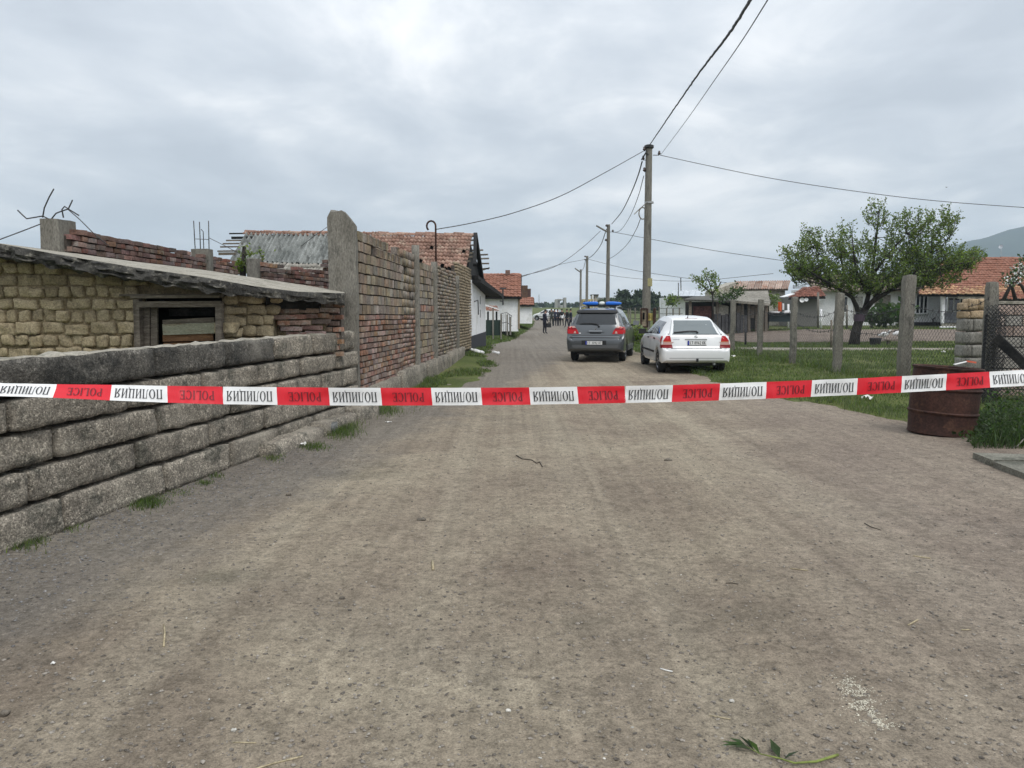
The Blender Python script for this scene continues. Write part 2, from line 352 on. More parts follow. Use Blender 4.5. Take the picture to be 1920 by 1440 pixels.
def ground_mat(name, road):
    m = bpy.data.materials.new(name); m.use_nodes = True; t = m.node_tree; b = t.nodes['Principled BSDF']
    tc = N(t, 'ShaderNodeTexCoord')
    def noi(s, d=5, ro=.6, st=(1, 1, 1), loc=(0, 0, 0), dist=0.):
        mp = N(t, 'ShaderNodeMapping'); mp.inputs['Scale'].default_value = st; mp.inputs['Location'].default_value = loc
        t.links.new(tc.outputs['Object'], mp.inputs[0])
        n = N(t, 'ShaderNodeTexNoise'); n.inputs['Scale'].default_value = s; n.inputs['Detail'].default_value = d; n.inputs['Roughness'].default_value = ro
        n.inputs['Distortion'].default_value = dist
        t.links.new(mp.outputs[0], n.inputs['Vector']); return n.outputs[0]
    def rp(v, st):
        r = ramp(t, st); t.links.new(v, r.inputs[0]); return r.outputs[0]
    if road:
        col = rp(noi(.55, 6, .62, loc=(2, 7, 0)), [(.34, (.200, .162, .124)), (.5, (.260, .217, .163)), (.66, (.325, .279, .208))])
        # pale dusty wheel tracks along the lane
        tr = rp(noi(1.0, 3, .5, (1.6, .045, 1), (4.3, 0, 0)), [(.47, (0, 0, 0)), (.66, (1, 1, 1))])
        col = MIX(t, 'MIX', M_(t, 'MULTIPLY', tr, .6), col, (.335, .292, .220))
        # damp darker stains
        ds = rp(noi(.38, 5, .6, (1, .8, 1), (9, 3, 0), .6), [(.57, (0, 0, 0)), (.70, (1, 1, 1))])
        col = MIX(t, 'MIX', M_(t, 'MULTIPLY', ds, .4), col, (.155, .135, .110))
        for (sx_, sy_, rx_, ry_, am) in ((650, 885, .6, .28, .5), (700, 868, .4, .22, .3), (400, 1080, .26, .15, .6), (1100, 1165, .14, .16, .3), (1410, 1150, .3, .2, .3)):
            c_ = G(sx_, sy_); mp_ = N(t, 'ShaderNodeMapping'); mp_.inputs['Location'].default_value = (-c_.x / rx_, -c_.y / ry_, 0); mp_.inputs['Scale'].default_value = (1 / rx_, 1 / ry_, 0); t.links.new(tc.outputs['Object'], mp_.inputs[0])
            ln_ = N(t, 'ShaderNodeVectorMath', operation='LENGTH'); t.links.new(mp_.outputs[0], ln_.inputs[0])
            mr_ = N(t, 'ShaderNodeMapRange'); mr_.inputs[1].default_value = .35; mr_.inputs[2].default_value = 1.25; mr_.inputs[3].default_value = am; mr_.inputs[4].default_value = 0
            t.links.new(M_(t, 'ADD', ln_.outputs['Value'], M_(t, 'MULTIPLY', M_(t, 'SUBTRACT', noi(3.2, 5, .65), .5), 1.3)), mr_.inputs[0])
            col = MIX(t, 'MIX', mr_.outputs[0], col, (.125, .112, .082))
        # grey gravel along the left wall, purplish soil to the right
        sp = N(t, 'ShaderNodeSeparateXYZ'); t.links.new(tc.outputs['Object'], sp.inputs[0])
        edge = M_(t, 'ADD', M_(t, 'SUBTRACT', sp.outputs[0], M_(t, 'MULTIPLY', sp.outputs[1], .19)), M_(t, 'MULTIPLY', noi(1.1, 6, .7), 1.7))
        gl = rp(edge, [(.0, (1, 1, 1)), (.02, (1, 1, 1)), (.03, (0, 0, 0))]); gl = N(t, 'ShaderNodeMapRange'); gl.inputs[1].default_value = -2.55; gl.inputs[2].default_value = -1.9; gl.inputs[3].default_value = 1; gl.inputs[4].default_value = 0
        t.links.new(edge, gl.inputs[0])
        col = MIX(t, 'MIX', M_(t, 'MULTIPLY', gl.outputs[0], .75), col, (.172, .156, .136))
        gr = N(t, 'ShaderNodeMapRange'); gr.inputs[1].default_value = 1.3; gr.inputs[2].default_value = 2.8; t.links.new(edge, gr.inputs[0])
        col = MIX(t, 'MIX', M_(t, 'MULTIPLY', gr.outputs[0], .55), col, (.215, .175, .148))
        ln2 = rp(noi(1.0, 4, .6, (9, .12, 1), (1.3, 0, 0)), [(.3, (.86,) * 3), (.5, (1,) * 3), (.7, (1.12,) * 3)]); col = MIX(t, 'MULTIPLY', 1.0, col, ln2)
        col = MIX(t, 'MULTIPLY', 1.0, col, rp(noi(7, 6, .8, loc=(3, 1, 0)), [(.34, (.74,) * 3), (.5, (1,) * 3), (.68, (1.2,) * 3)]))
        f1 = noi(28, 6, .75); f2 = noi(110, 4, .8)
        col = MIX(t, 'MULTIPLY', 1.0, col, rp(f1, [(.3, (.58,) * 3), (.5, (1,) * 3), (.72, (1.36,) * 3)]))
        col = MIX(t, 'MULTIPLY', 1.0, col, rp(f2, [(.30, (.52,) * 3), (.5, (1,) * 3), (.70, (1.36,) * 3)]))
        vo = N(t, 'ShaderNodeTexVoronoi'); vo.inputs['Scale'].default_value = 46; t.links.new(tc.outputs['Object'], vo.inputs['Vector'])
        dk = rp(vo.outputs['Distance'], [(.10, (1, 1, 1)), (.22, (0, 0, 0))])
        wh = N(t, 'ShaderNodeTexWhiteNoise'); t.links.new(vo.outputs['Position'], wh.inputs['Vector'])
        sel = rp(wh.outputs['Value'], [(.80, (0, 0, 0)), (.82, (1, 1, 1))])
        col = MIX(t, 'MIX', M_(t, 'MULTIPLY', M_(t, 'MULTIPLY', dk, sel), .7), col, (.085, .072, .06))
        h = M_(t, 'ADD', M_(t, 'MULTIPLY', f1, .9), M_(t, 'MULTIPLY', f2, .45)); bs, bd = .85, .018
        b.inputs['Roughness'].default_value = .95
    else:
        col = rp(noi(.35, 6, .65), [(.36, (.068, .088, .026)), (.52, (.10, .122, .036)), (.66, (.14, .142, .060))])
        br = rp(noi(.9, 6, .7, loc=(5, 2, 0)), [(.57, (0, 0, 0)), (.70, (1, 1, 1))])
        col = MIX(t, 'MIX', M_(t, 'MULTIPLY', br, .55), col, (.165, .140, .105))
        f1 = noi(14, 6, .75)
        col = MIX(t, 'MULTIPLY', 1.0, col, rp(f1, [(.3, (.55,) * 3), (.5, (1,) * 3), (.72, (1.35,) * 3)]))
        h = f1; bs, bd = .6, .03; b.inputs['Roughness'].default_value = .95
    b.inputs['Specular IOR Level'].default_value = .15
    t.links.new(col, b.inputs['Base Color'])
    bp = N(t, 'ShaderNodeBump'); bp.inputs['Strength'].default_value = bs; bp.inputs['Distance'].default_value = bd
    t.links.new(h, bp.inputs['Height']); t.links.new(bp.outputs[0], b.inputs['Normal'])
    return m
def grid_obj(name, xs_fn, ys, nx, hf, mat):
    V = []; 
    for y in ys:
        for i in range(nx + 1):
            x = xs_fn(i / nx, y); V.append((x, y, hf(x, y)))
    idx = np.arange(len(ys) * (nx + 1)).reshape(len(ys), nx + 1)
    Fc = np.stack([idx[:-1, :-1], idx[:-1, 1:], idx[1:, 1:], idx[1:, :-1]], -1).reshape(-1, 4)
    o = bpy.data.objects.new(name, np_mesh(name, V, Fc, mat, True)); C.objects.link(o); tag(o, kind='structure'); return o
m_ground = ground_mat("field_ground", False); m_road = ground_mat("dirt_road", True)
def gx(u, y):
    s = (u - .5) * 2
    return 1 + 9 * s + math.copysign(1, s) * 1790 * max(0, abs(s) - .55) ** 3 / .45 ** 3
ys = [-280, -150, -70, -30, -14, -6, -2, 1] + [1 * 1.0225 ** k for k in range(4, 356)]
ys = [y for y in ys if y < 2400] + [2480]
grid_obj("ground", gx, ys, 250, hg, m_ground)
ys = [-30, -12, -5, -2, 0, .8] + [1.25 * 1.0105 ** k for k in range(0, 445)]
ys = [y for y in ys if y < 128]
grid_obj("dirt_road", lambda u, y: xl(y) - .5 + u * (xr(y) - xl(y) + 1.0), ys, 170, hroad, m_road)
def strip(name, pts, width, mat, lift):
    V = []; n = 60; tot = []
    for k in range(n + 1):
        s = k / n * (len(pts) - 1); i = min(int(s), len(pts) - 2); f = s - i
        p = Vector(pts[i]).lerp(Vector(pts[i + 1]), f); q = (Vector(pts[i + 1]) - Vector(pts[i])).normalized(); nn = Vector((-q.y, q.x))
        for j in range(5):
            ww = (j / 4 - .5) * width * (1 + .3 * nz(s * 3, j, 4))
            x, y = p.x + nn.x * ww, p.y + nn.y * ww; V.append((x, y, hb(x, y) + lift + .03 - .06 * (j in (0, 4))))
    idx = np.arange(len(V)).reshape(n + 1, 5)
    Fc = np.stack([idx[:-1, :-1], idx[:-1, 1:], idx[1:, 1:], idx[1:, :-1]], -1).reshape(-1, 4)
    o = bpy.data.objects.new(name, np_mesh(name, V, Fc, mat, True)); C.objects.link(o); tag(o, kind='structure')
m_path = pmat("trodden_earth", (.25, .225, .18), (.33, .30, .245), 1.5, 20, bdist=.01)
m_brown = pmat("tilled_earth", (.15, .115, .09), (.215, .17, .135), .8, 12, bdist=.03)
strip("yard_path", [(8.2, 28.6), (14, 28.2), (22, 28.0), (34, 27.6)], 1.6, m_path, .035)
strip("tilled_soil", [(11, 43), (20, 43.5), (34, 43.5), (60, 44)], 13, m_brown, .045)
# the far hill, faded by the air between
def hillz(x, y):
    pts = [(-3000, 0), (700, 0), (860, 60), (960, 118), (1040, 152), (1130, 172), (1220, 196), (1400, 236), (1600, 255), (2100, 240), (2600, 150), (3100, 0)]
    px = x * 1900 / max(y, 900); h = 0
    for (a, u), (b, v) in zip(pts, pts[1:]):
        if a <= px <= b: h = u + (v - u) * smooth(0, 1, (px - a) / (b - a)) * .5 + (v - u) * .5 * (px - a) / (b - a)
    prof = smooth(1350, 1900, y) * (1 - smooth(1950, 2300, y))
    return -3 + max(0, h + 7 * nz(x * .006, y * .006, 2) + 3 * nz(x * .02, y * .02, 3)) * prof
m_hill = pmat("wooded_hill", (.014, .032, .020), (.034, .058, .034), .012, .12, bump=0)
hy = [1300 + 25 * k for k in range(42)]
grid_obj("hill", lambda u, y: 400 + 1350 * u, hy, 80, hillz, m_hill)
# ------------------------------------------------------------------ haze
hm = bpy.data.materials.new("air"); hm.use_nodes = True; t = hm.node_tree; t.nodes.clear()
pv = N(t, 'ShaderNodeVolumePrincipled'); pv.inputs['Color'].default_value = (.72, .88, 1, 1); pv.inputs['Density'].default_value = .00036; pv.inputs['Anisotropy'].default_value = 0
mo = N(t, 'ShaderNodeOutputMaterial'); t.links.new(pv.outputs[0], mo.inputs['Volume'])
mb = MB(); mb.box((0, 1100, 129), (3700, 2860, 266)); hz_o = mb.build("haze", hm, kind='stuff')
# ------------------------------------------------------------------ kerb-block wall along the lane (left)
def wl(y, off=0., z=0.): return Vector((WA + WB * y - off, y, z))
wdir = Vector((WB, 1, 0)).normalized(); wnrm = Vector((1, -WB, 0)).normalized()   # towards the lane
kw = thing("block_wall", "low wall of stacked grey concrete kerb blocks beside the lane", "wall", wl(7))
kerb_rows = [(-.06, .295, [-240, -90, 108, 302, 425, 514, 585, 640]), (.235, .255, [-330, -160, 42, 250, 389, 492, 572, 632]), (.49, .255, [-270, -120, 99, 290, 430, 520, 598]),
             (.745, .24, [-200, 4, 232, 375, 480, 560, 625]), (.985, .285, [-420, -60, 284, 420, 510, 583, 640])]
ymax = 11.25
def y_on_wall(px, zz):
    p = L(px, 800, WA, WB)
    for _ in range(4):
        py = 720 - F * math.tan(math.atan2(zz - CAM_H, math.hypot(p.y, 0)) + PITCH); p = L(px, py, WA, WB)
    return p.y
i = 0
for r_, (z0, hh, pxs) in enumerate(kerb_rows):
    yy = [1.4 + .5 * (r_ % 2)] + [y_on_wall(px, z0 + hh / 2) for px in pxs] + [ymax + .05 * (r_ % 2)]
    yy = sorted(v for v in yy if v > 1.2)
    yy = [v for k, v in enumerate(yy) if k == 0 or v - yy[k - 1] > .35]
    for a, b in zip(yy, yy[1:]):
        near = b < 9
        ln = (b - a) / wdir.y - .040
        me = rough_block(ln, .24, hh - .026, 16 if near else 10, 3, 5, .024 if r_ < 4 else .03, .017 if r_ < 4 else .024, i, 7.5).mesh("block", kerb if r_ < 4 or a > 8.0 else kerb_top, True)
        if r_ == 4:
            me.materials.append(conc_top)
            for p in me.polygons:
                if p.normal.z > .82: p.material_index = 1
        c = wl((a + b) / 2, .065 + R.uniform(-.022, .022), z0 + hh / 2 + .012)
        piece("block", me, axes(c, -wdir, Vector((R.uniform(-.01, .01), R.uniform(-.006, .006), 1)).normalized()), kw); i += 1
mb = MB(); mb.beam(wl(1.3, .2, .5), wl(11.2, .2, .5), .12, 1.1); mb.build("mortar_core", mortar, kw)
# footing exposed at the far end
for (a, b, hgt) in ((8.3, 9.6, .13), (9.6, 10.7, .16), (10.7, 11.6, .19), (11.9, 14.2, .36), (14.3, 17.0, .42), (17.1, 20.5, .40), (20.6, 24, .42)):
    if a < 11.5: p, q = wl(a, -.10, 0), wl(b, -.10, 0); wd = .34
    else: p, q = Vector((BA + BB * a - .06, a, 0)), Vector((BA + BB * b - .06, b, 0)); wd = .34
    d = (q - p); me = rough_block(d.length - .02, wd, hgt + .3, 12, 3, 4, .03, .02, int(a * 7), 4).mesh("footing_block", kerb, True)
    piece("footing_block", me, axes((p + q) / 2 + Vector((0, 0, hgt / 2 - .15)), -d), kw)

# ------------------------------------------------------------------ adobe shed behind it
SD = 9.0
def sdp(px): return SD + max(0, px - 425) / 180 * 1.35
strip_t = [(-130, 1), (0, 1), (100, 6), (250, 11), (480, 16), (560, 14), (622, 6), (660, 1)]
shed = thing("mud_brick_shed", "low shed of eroded mud bricks under a sloping concrete slab roof", "shed", P(250, 660, SD))
slab_top = [(-120, 442), (0, 456), (75, 466), (250, 490), (375, 505), (480, 521), (567, 534), (647, 547)]
slab_bot = [(-120, 466), (0, 484), (100, 502), (190, 517), (300, 535), (420, 552), (520, 561), (600, 568), (645, 572)]
def interp(tab, x):
    for (a, u), (b, v) in zip(tab, tab[1:]):
        if a <= x <= b: return u + (v - u) * (x - a) / (b - a)
    return tab[-1][1] if x > tab[-1][0] else tab[0][1]
V = []; nn = 110; rows = 11
mb = MB(); mb_v = []
for k in range(nn + 1):
    px = -120 + (766) * k / nn
    t_, b_ = interp(slab_top, px), interp(slab_bot, px)
    sd_ = sdp(px); fr = P(px, t_ + interp(strip_t, px), sd_ - .35); lo = P(px, b_, sd_ - .38)
    back = P(px, t_, sd_ + 1.2); lob = back - Vector((0, 0, .14))
    ring = []
    for j in range(7): ring.append(fr.lerp(lo, j / 6) + Vector((0, -.035 * math.sin(math.pi * j / 6) + .06 * nz(px * .035, j * .9, 5) + .04 * nz(px * .13, j * 2.1, 6), .02 * nz(px * .05, j, 7) * (j > 0) + (.05 * nz(px * .045, 3, 2) if j == 6 else 0))))
    ring.append(lob); ring.append(back)
    ring.append(back.lerp(fr, .5) + Vector((0, 0, .006 * nz(px * .05, 1, 1)))); mb_v += ring
q = 10
fs = []
for k in range(nn):
    for j in range(q): fs.append((k * q + j, k * q + (j + 1) % q, (k + 1) * q + (j + 1) % q, (k + 1) * q + j))
fs += [tuple(range(q))[::-1], tuple(range(nn * q, nn * q + q))]
mb.add(mb_v, fs)
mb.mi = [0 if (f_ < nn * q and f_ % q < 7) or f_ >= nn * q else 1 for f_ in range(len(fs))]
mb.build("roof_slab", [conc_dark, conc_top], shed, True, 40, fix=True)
# mud brick rows seen above the kerb wall; (y_top, y_bottom, stretcher?)
rows_px = [(474, 494, 1), (495, 515, 0), (517, 537, 1), (538, 558, 0), (560, 580, 1), (582, 604, 0), (605, 627, 1), (628, 650, 0), (652, 672, 1), (674, 695, 0)]
ad_m = {1: [rough_block(.268, .16, .128, 8, 3, 5, .015, .028, s_, 10).mesh("mud_brick", adobe, True) for s_ in range(12)],
        0: [rough_block(.142, .16, .13, 5, 3, 5, .018, .026, s_ + 20, 10).mesh("mud_brick", adobe, True) for s_ in range(12)]}
for (yt, yb, st) in rows_px:
    px = -70 + R.uniform(0, 20)
    while px < 415:
        wpx = (44 if st else 23) * R.uniform(.88, 1.12); gap = R.uniform(1.2, 3.0)
        c = px + wpx / 2
        inwin = c > 252 and yb > 545 and c < 424
        below = yt > interp(slab_bot, c) - 12
        if below and not (inwin and c + wpx / 2 > 262) and not (c > 385 and yb < 560):
            p = P(c, (yt + yb) / 2 + R.uniform(-1.5, 1.5) + 2.5 * nz(c * .02, yt * .1, 3), SD + .05); sx = (wpx) / (44 if st else 23)
            M = axes(p, Vector((1, R.uniform(-.03, .03), R.uniform(-.03, .03)))) @ Matrix.Diagonal((sx * R.uniform(.97, 1.0), 1 + .0 * R.random(), (yb - yt) / 20.5 * R.uniform(.86, 1.08), 1))
            M.translation = p + Vector((0, R.uniform(-.015, .045), 0)); piece("mud_brick", R.choice(ad_m[st]), M, shed)
        px += wpx + gap
def wallblock(x0, x1, yt, yb, d, th):   # fronto-parallel slab of wall between picture limits
    a, b = P(x0, yt, d), P(x1, yb, d); return (((a.x + b.x) / 2, d + th / 2, (a.z + b.z) / 2), (abs(b.x - a.x), th, abs(a.z - b.z)))
# irregular eroded adobe between hatch and brickwork
k = 0
for yt, yb in ((551, 570), (571, 590), (591, 611), (612, 632), (633, 655), (656, 676)):
    px = 421
    while px < 508 if yt < 585 else px < 500:
        wpx = R.uniform(18, 40); dd_ = sdp(px + wpx / 2); p = P(px + wpx / 2, (yt + yb) / 2 + R.uniform(-2, 2), dd_ + .05 + R.uniform(-.01, .05))
        me = rough_block(wpx / F * dd_ * 1.2, .16, (yb - yt) / F * dd_ * R.uniform(.88, 1.0), 5, 3, 4, .03, .035, 60 + k, 7).mesh("mud_brick", adobe, True)
        piece("mud_brick", me, axes(p, Vector((1, .6 + R.uniform(-.05, .05), R.uniform(-.08, .08)))), shed); px += wpx + R.uniform(.5, 3); k += 1
mb = MB()
core = [(-130, 455), (0, 476), (420, 543), (600, 560)]
def corebox(x0, x1, d0, d1, ybot=850):
    n = 12
    for s_ in range(n):
        a = x0 + (x1 - x0) * s_ / n; b = x0 + (x1 - x0) * (s_ + 1) / n
        y0 = interp(slab_bot, (a + b) / 2) - 4
        A, B, Cc, D = P(a, y0, d0), P(b, interp(slab_bot, b) - 4, d0), P(b, ybot, d0), P(a, ybot, d0)
        mb.prism([A, B, Cc, D], (0, d1 - d0, 0))
corebox(-130, 254, SD + .035, SD + .3); [corebox(416 + 24 * k_, 440 + 24 * k_, sdp(428 + 24 * k_) + .15, sdp(428 + 24 * k_) + .4, 648 - 3.4 * k_) for k_ in range(8)]
A = P(254, 535, SD + .07); mb.prism([P(254, 520, SD + .08), P(418, 543, SD + .08), P(418, 556, SD + .08), P(254, 556, SD + .08)], (0, .2, 0))
a_, b_ = P(-130, 470, SD + .3), P(-130, 850, SD + .3); mb.box((a_.x + .12, SD + .72, (a_.z + b_.z) / 2 - .1), (.24, .8, a_.z - b_.z - .1)); mb.build("wall_core", adobe_mortar, shed)
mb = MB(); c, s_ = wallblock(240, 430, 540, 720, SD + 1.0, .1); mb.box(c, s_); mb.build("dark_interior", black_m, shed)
mb = MB(); mb.prism([P(498, 556, sdp(498) + .02), P(598, 562, sdp(598) + .02), P(598, 583, sdp(598) + .02), P(498, 577, sdp(498) + .02)], (0, .2, 0)); mb.build("void_shade_beam", wood_black, shed)  # dark beam added to stand for the dark void under the slab
# hatch: frame, lintels, boards
fr = thing_parts = MB()
def plank(x0, y0, x1, y1, d, wpx, th, name, m, parent=shed, ht=0):
    a, b = P(x0, y0, d), P(x1, y1, d); mb = MB(); mb.beam(a, b, th, wpx / F * d, (0, -1, 0) if abs(x1 - x0) < abs(y1 - y0) else (0, 0, 1))
    if abs(x1 - x0) < abs(y1 - y0):
        mb = MB(); mb.beam(a, b, wpx / F * d, th, (0, -1, 0))
    return mb.build(name, m, parent)
plank(258, 561, 262, 680, SD - .03, 11, .09, "frame_post", wood_old); plank(254, 566, 256, 680, SD - .05, 4, .05, "frame_post", wood_old)
plank(412, 566, 412, 672, SD - .03, 11, .09, "frame_post", wood_old)
plank(259, 571, 416, 570, SD - .035, 11, .09, "lintel", wood_h); plank(250, 557, 415, 556, SD - .02, 5, .16, "lintel", wood_h); plank(230, 553.5, 420, 553, SD + .0, 4, .16, "lintel", wood_h)
plank(275, 577, 275, 690, SD + .06, 13, .03, "board", wood_old); plank(290, 577, 290, 690, SD + .07, 12, .03, "board", wood_old)
plank(306, 605, 402, 600, SD + .10, 10, .03, "board", wood_h); plank(306, 618, 404, 615, SD + .09, 20, .03, "board", wood_paint); plank(306, 634, 400, 632, SD + .12, 13, .03, "board", wood_rust)
plank(308, 652, 402, 650, SD + .10, 18, .03, "board", wood_rust); plank(318, 586, 406, 585, SD + .35, 14, .04, "board", wood_black)
# red bricks patched in at the right corner
red_v = [rough_block(.235, .12, .062, 3, 1, 2, .008, .006, s_, 14).mesh("brick", brick_red) for s_ in range(6)]
for row in range(7):
    yb = 0; px = 508 + R.uniform(0, 16) + (10 if row > 2 else 0)
    while px < 600:
        wpx = R.choice((36, 36, 20)) ; p = P(px + wpx / 2, 584 + row * 11.2 * 9.0 / sdp(px) * 1.06 - (px - 505) * .03, sdp(px + wpx / 2) + .06 + R.uniform(-.012, .02))
        M = axes(p, Vector((1, .6 + R.uniform(-.04, .04), R.uniform(-.05, .03)))) @ Matrix.Diagonal((wpx / 37.6 * 1.28, 1, 1.0, 1)); M.translation = p
        piece("brick", R.choice(red_v), M, shed); px += wpx + 2.2
mb = MB(); c, s_ = wallblock(560, 640, 575, 640, 10.6, .2); mb.box(c, s_); mb.build("end_wall_core", mortar, shed)
for row in range(9):
    px = 588 - (row % 2) * 8
    while px < 634:
        p = P(px + 9, 572 + row * 11.4, 10.55 + R.uniform(-.01, .01)); M = axes(p, Vector((1, R.uniform(-.02, .02), R.uniform(-.02, .02)))) @ Matrix.Diagonal((.56, 1, 1.05, 1)); M.translation = p
        piece("brick", R.choice(red_v), M, shed); px += 19

# ------------------------------------------------------------------ brick walls
def brick_mesh(l, h, m, s_, dpt=.11): return rough_block(l, dpt, h, 3, 1, 2, .004, .005, s_, 12).mesh("brick", m)
def stuff_bricks(name, items, dims, m, parent):
    """many bricks joined: items = list of matrices"""
    l, dp, h = dims; bx = np.array([(i * l / 2, j * dp / 2, k * h / 2) for k in (-1, 1) for j in (-1, 1) for i in (-1, 1)])
    fb = np.array([(0, 2, 3, 1), (4, 5, 7, 6), (0, 1, 5, 4), (2, 6, 7, 3), (0, 4, 6, 2), (1, 3, 7, 5)])
    V = []; Fc = []
    for n, M in enumerate(items):
        m3 = np.array(M); V.append(bx @ m3[:3, :3].T + m3[:3, 3]); Fc.append(fb + 8 * n)
    o = bpy.data.objects.new(name, np_mesh(name, np.concatenate(V), np.concatenate(Fc), m)); place(o, parent); o['kind'] = 'stuff'; return o
bdir = Vector((BB, 1, -.010)).normalized()
def bw(y, off=0., z=0.): return Vector((BA + BB * y - off, y, z - .010 * (y - 11.6)))
ud = -bdir    # brick local x runs towards the camera so that local -y faces the lane
def panel(label, y0, y1, rows, core_top, indiv, mats_, seed, bl=.25, gapc=.003, hollow=()):
    """rows: list of (z_bottom, height, material index)"""
    t = thing("brick_wall_panel", label, "brick wall", bw((y0 + y1) / 2), "brick wall panels along the lane")
    mb = MB(); a, b = bw(y0, .13), bw(y1, .13); mb.prism([a + Vector((-.05, 0, -.3)), a + Vector((.05, 0, -.3)), a + Vector((.05, 0, core_top)), a + Vector((-.05, 0, core_top))], b - a); mb.build("mortar_core", mortar, t)
    var = {}; lst = []
    for ri, (z0, hh, mi) in enumerate(rows):
        y = y0 + (ri % 2) * -bl / 2
        while y < y1 - .03:
            l = bl * R.uniform(.93, 1.05) * (1 if R.random() > .22 else .5); a = max(y, y0); b = min(y + l, y1); y += l + gapc
            if b - a < .05: continue
            if ri >= len(rows) - 1 and R.random() < .35: continue
            if ri >= len(rows) - 3 and R.random() < .05: continue
            c = bw((a + b) / 2, .055 + R.uniform(-.012, .014), z0 + hh / 2 + .012 * nz(a * .8, z0 * 2, seed))
            lst.append((a, c, b - a, hh, mi, ri >= len(rows) - 2))
    lst.sort(key=lambda q: q[0]); joined = {}; ri_of = [q[5] for q in lst]
    for n, (a, c, ln, hh, mi, _top) in enumerate(lst):
        x = (ud + Vector((0, 0, R.uniform(-.02, .02)))).normalized()
        M = axes(c, x) @ Matrix.Diagonal((ln / .25, 1, hh / .08, 1)); M.translation = c
        if hollow and ri_of[n] and hollow[0] < a < hollow[1]: piece("hollow_brick", HB, M, t); continue
        if n < indiv: piece("brick", R.choice(PV[mi]), M, t)
        else: joined.setdefault(mi, []).append(M)
    for mi, its in joined.items(): stuff_bricks("brickwork", its, (.25, .11, .08), (brick_red, brick_grey, brick_tan, brick_dark)[mi], t)
    return t
PV = [[brick_mesh(.25, .08, m, s_) for s_ in range(8)] for m in (brick_red, brick_grey, brick_tan, brick_dark)]
def hollow_mesh():
    mb = MB(); l, d, h = .25, .11, .08; w_ = .012 * l / .25
    for k in range(4): mb.box((-l / 2 + .012 + k * (l - .024) / 3, 0, 0), (.02, d, h))
    for z in (-1, 1): mb.box((0, 0, z * (h / 2 - .005)), (l - .03, d - .004, .010))
    mb.box((0, -.03, 0), (l - .03, .03, h - .03)); return mb.mesh("hollow_brick", brick_grey)
HB = hollow_mesh()
def rowset(z0, seq):
    out = []; z = z0
    for (n, step, mi) in seq:
        for _ in range(n): out.append((z, step - .017, mi)); z += step
    return out
# z measured from the lane level
panel("nearest brick wall panel, behind the tall concrete column, grey hollow bricks over red ones", 11.75, 16.2, rowset(.34, [(13, .0905, 0), (8, .158, 1)]), 2.55, 300, None, 1, hollow=(12.3, 14.6))
panel("narrow brick wall panel of grey hollow bricks between two slim posts", 16.42, 18.6, rowset(.38, [(3, .09, 0), (6, .156, 1), (1, .156, 0), (6, .156, 1)]), 2.62, 170, None, 2, .30)
panel("long brick wall panel of small brown bricks just beyond the hooked pipe", 18.85, 22.7, rowset(.40, [(26, .0905, 3 if False else 1)]), 2.66, 0, None, 3)
panel("farthest brick wall panel of tan bricks next to the white gable", 22.95, 26.6, rowset(.38, [(30, .0905, 2)]), 2.98, 0, None, 4)
def vpost(y, ztop, wd, label, m=conc_post, off=.0):
    mb = rough_block(wd, .14, ztop + .3, 2, 2, 10, .01, .006, int(y * 3), 3); c = bw(y, off, 0); 
    mb.v = [tuple(axes(Vector((c.x, c.y, ztop / 2 - .15)), ud) @ Vector(v)) for v in mb.v]
    return mb.top("wall_post", m, label, "post", "slim posts in the brick wall", True)
vpost(16.31, 2.92, .17, "slim concrete post between the nearest brick panel and the narrow one")
vpost(18.72, 2.72, .15, "slim concrete post under the hooked pipe")
vpost(22.82, 2.55, .15, "slim concrete post where brown bricks change to tan bricks")
# hooked pipe
b0 = bw(18.72, .02, 2.5)
top_ = P(817, 424, b0.y); pts = [Vector((top_.x, b0.y - .02, 2.3)), Vector((top_.x, b0.y - .02, top_.z))]
rad = 8.2 / F * b0.y
for k in range(1, 15):
    a = math.pi * 1.28 * k / 14; pts.append(Vector((top_.x - rad + rad * math.cos(a), b0.y - .02, top_.z + rad * math.sin(a) * 1.12)))
mb = MB(); mb.tube(pts, .022, 8); mb.top("hooked_pipe", rust_m, "dark steel pipe with a cane-shaped hook rising from the brick wall", "pipe", smooth_=True)
# tall column
cb_ = P(646, 600, 11.55)
mb = rough_block(.425, .34, 3.16, 8, 4, 22, .02, .014, 5, 3.5)
for k, v in enumerate(mb.v):
    v = Vector(v); z = v.z + 1.58
    if z > 2.71: v.z -= (.03 + .22 * max(0, (v.x - .0) / .21) ** 1.2 + .09 * (v.x < -.16) + .05 * nz(v.x * 14, v.y * 9, 2)) * ((z - 2.71) / .45); v.y += .03 * nz(v.x * 5, z * 4, 3)
    mb.v[k] = tuple(Vector((cb_.x - .0 + v.x * math.cos(.12) - v.y * math.sin(.12), cb_.y + v.y, v.z + 1.58 - .1)))
col_o = mb.top("concrete_column", conc_post, "tall broken grey concrete column at the near end of the brick wall", "column", smooth_=True, sharp=50)
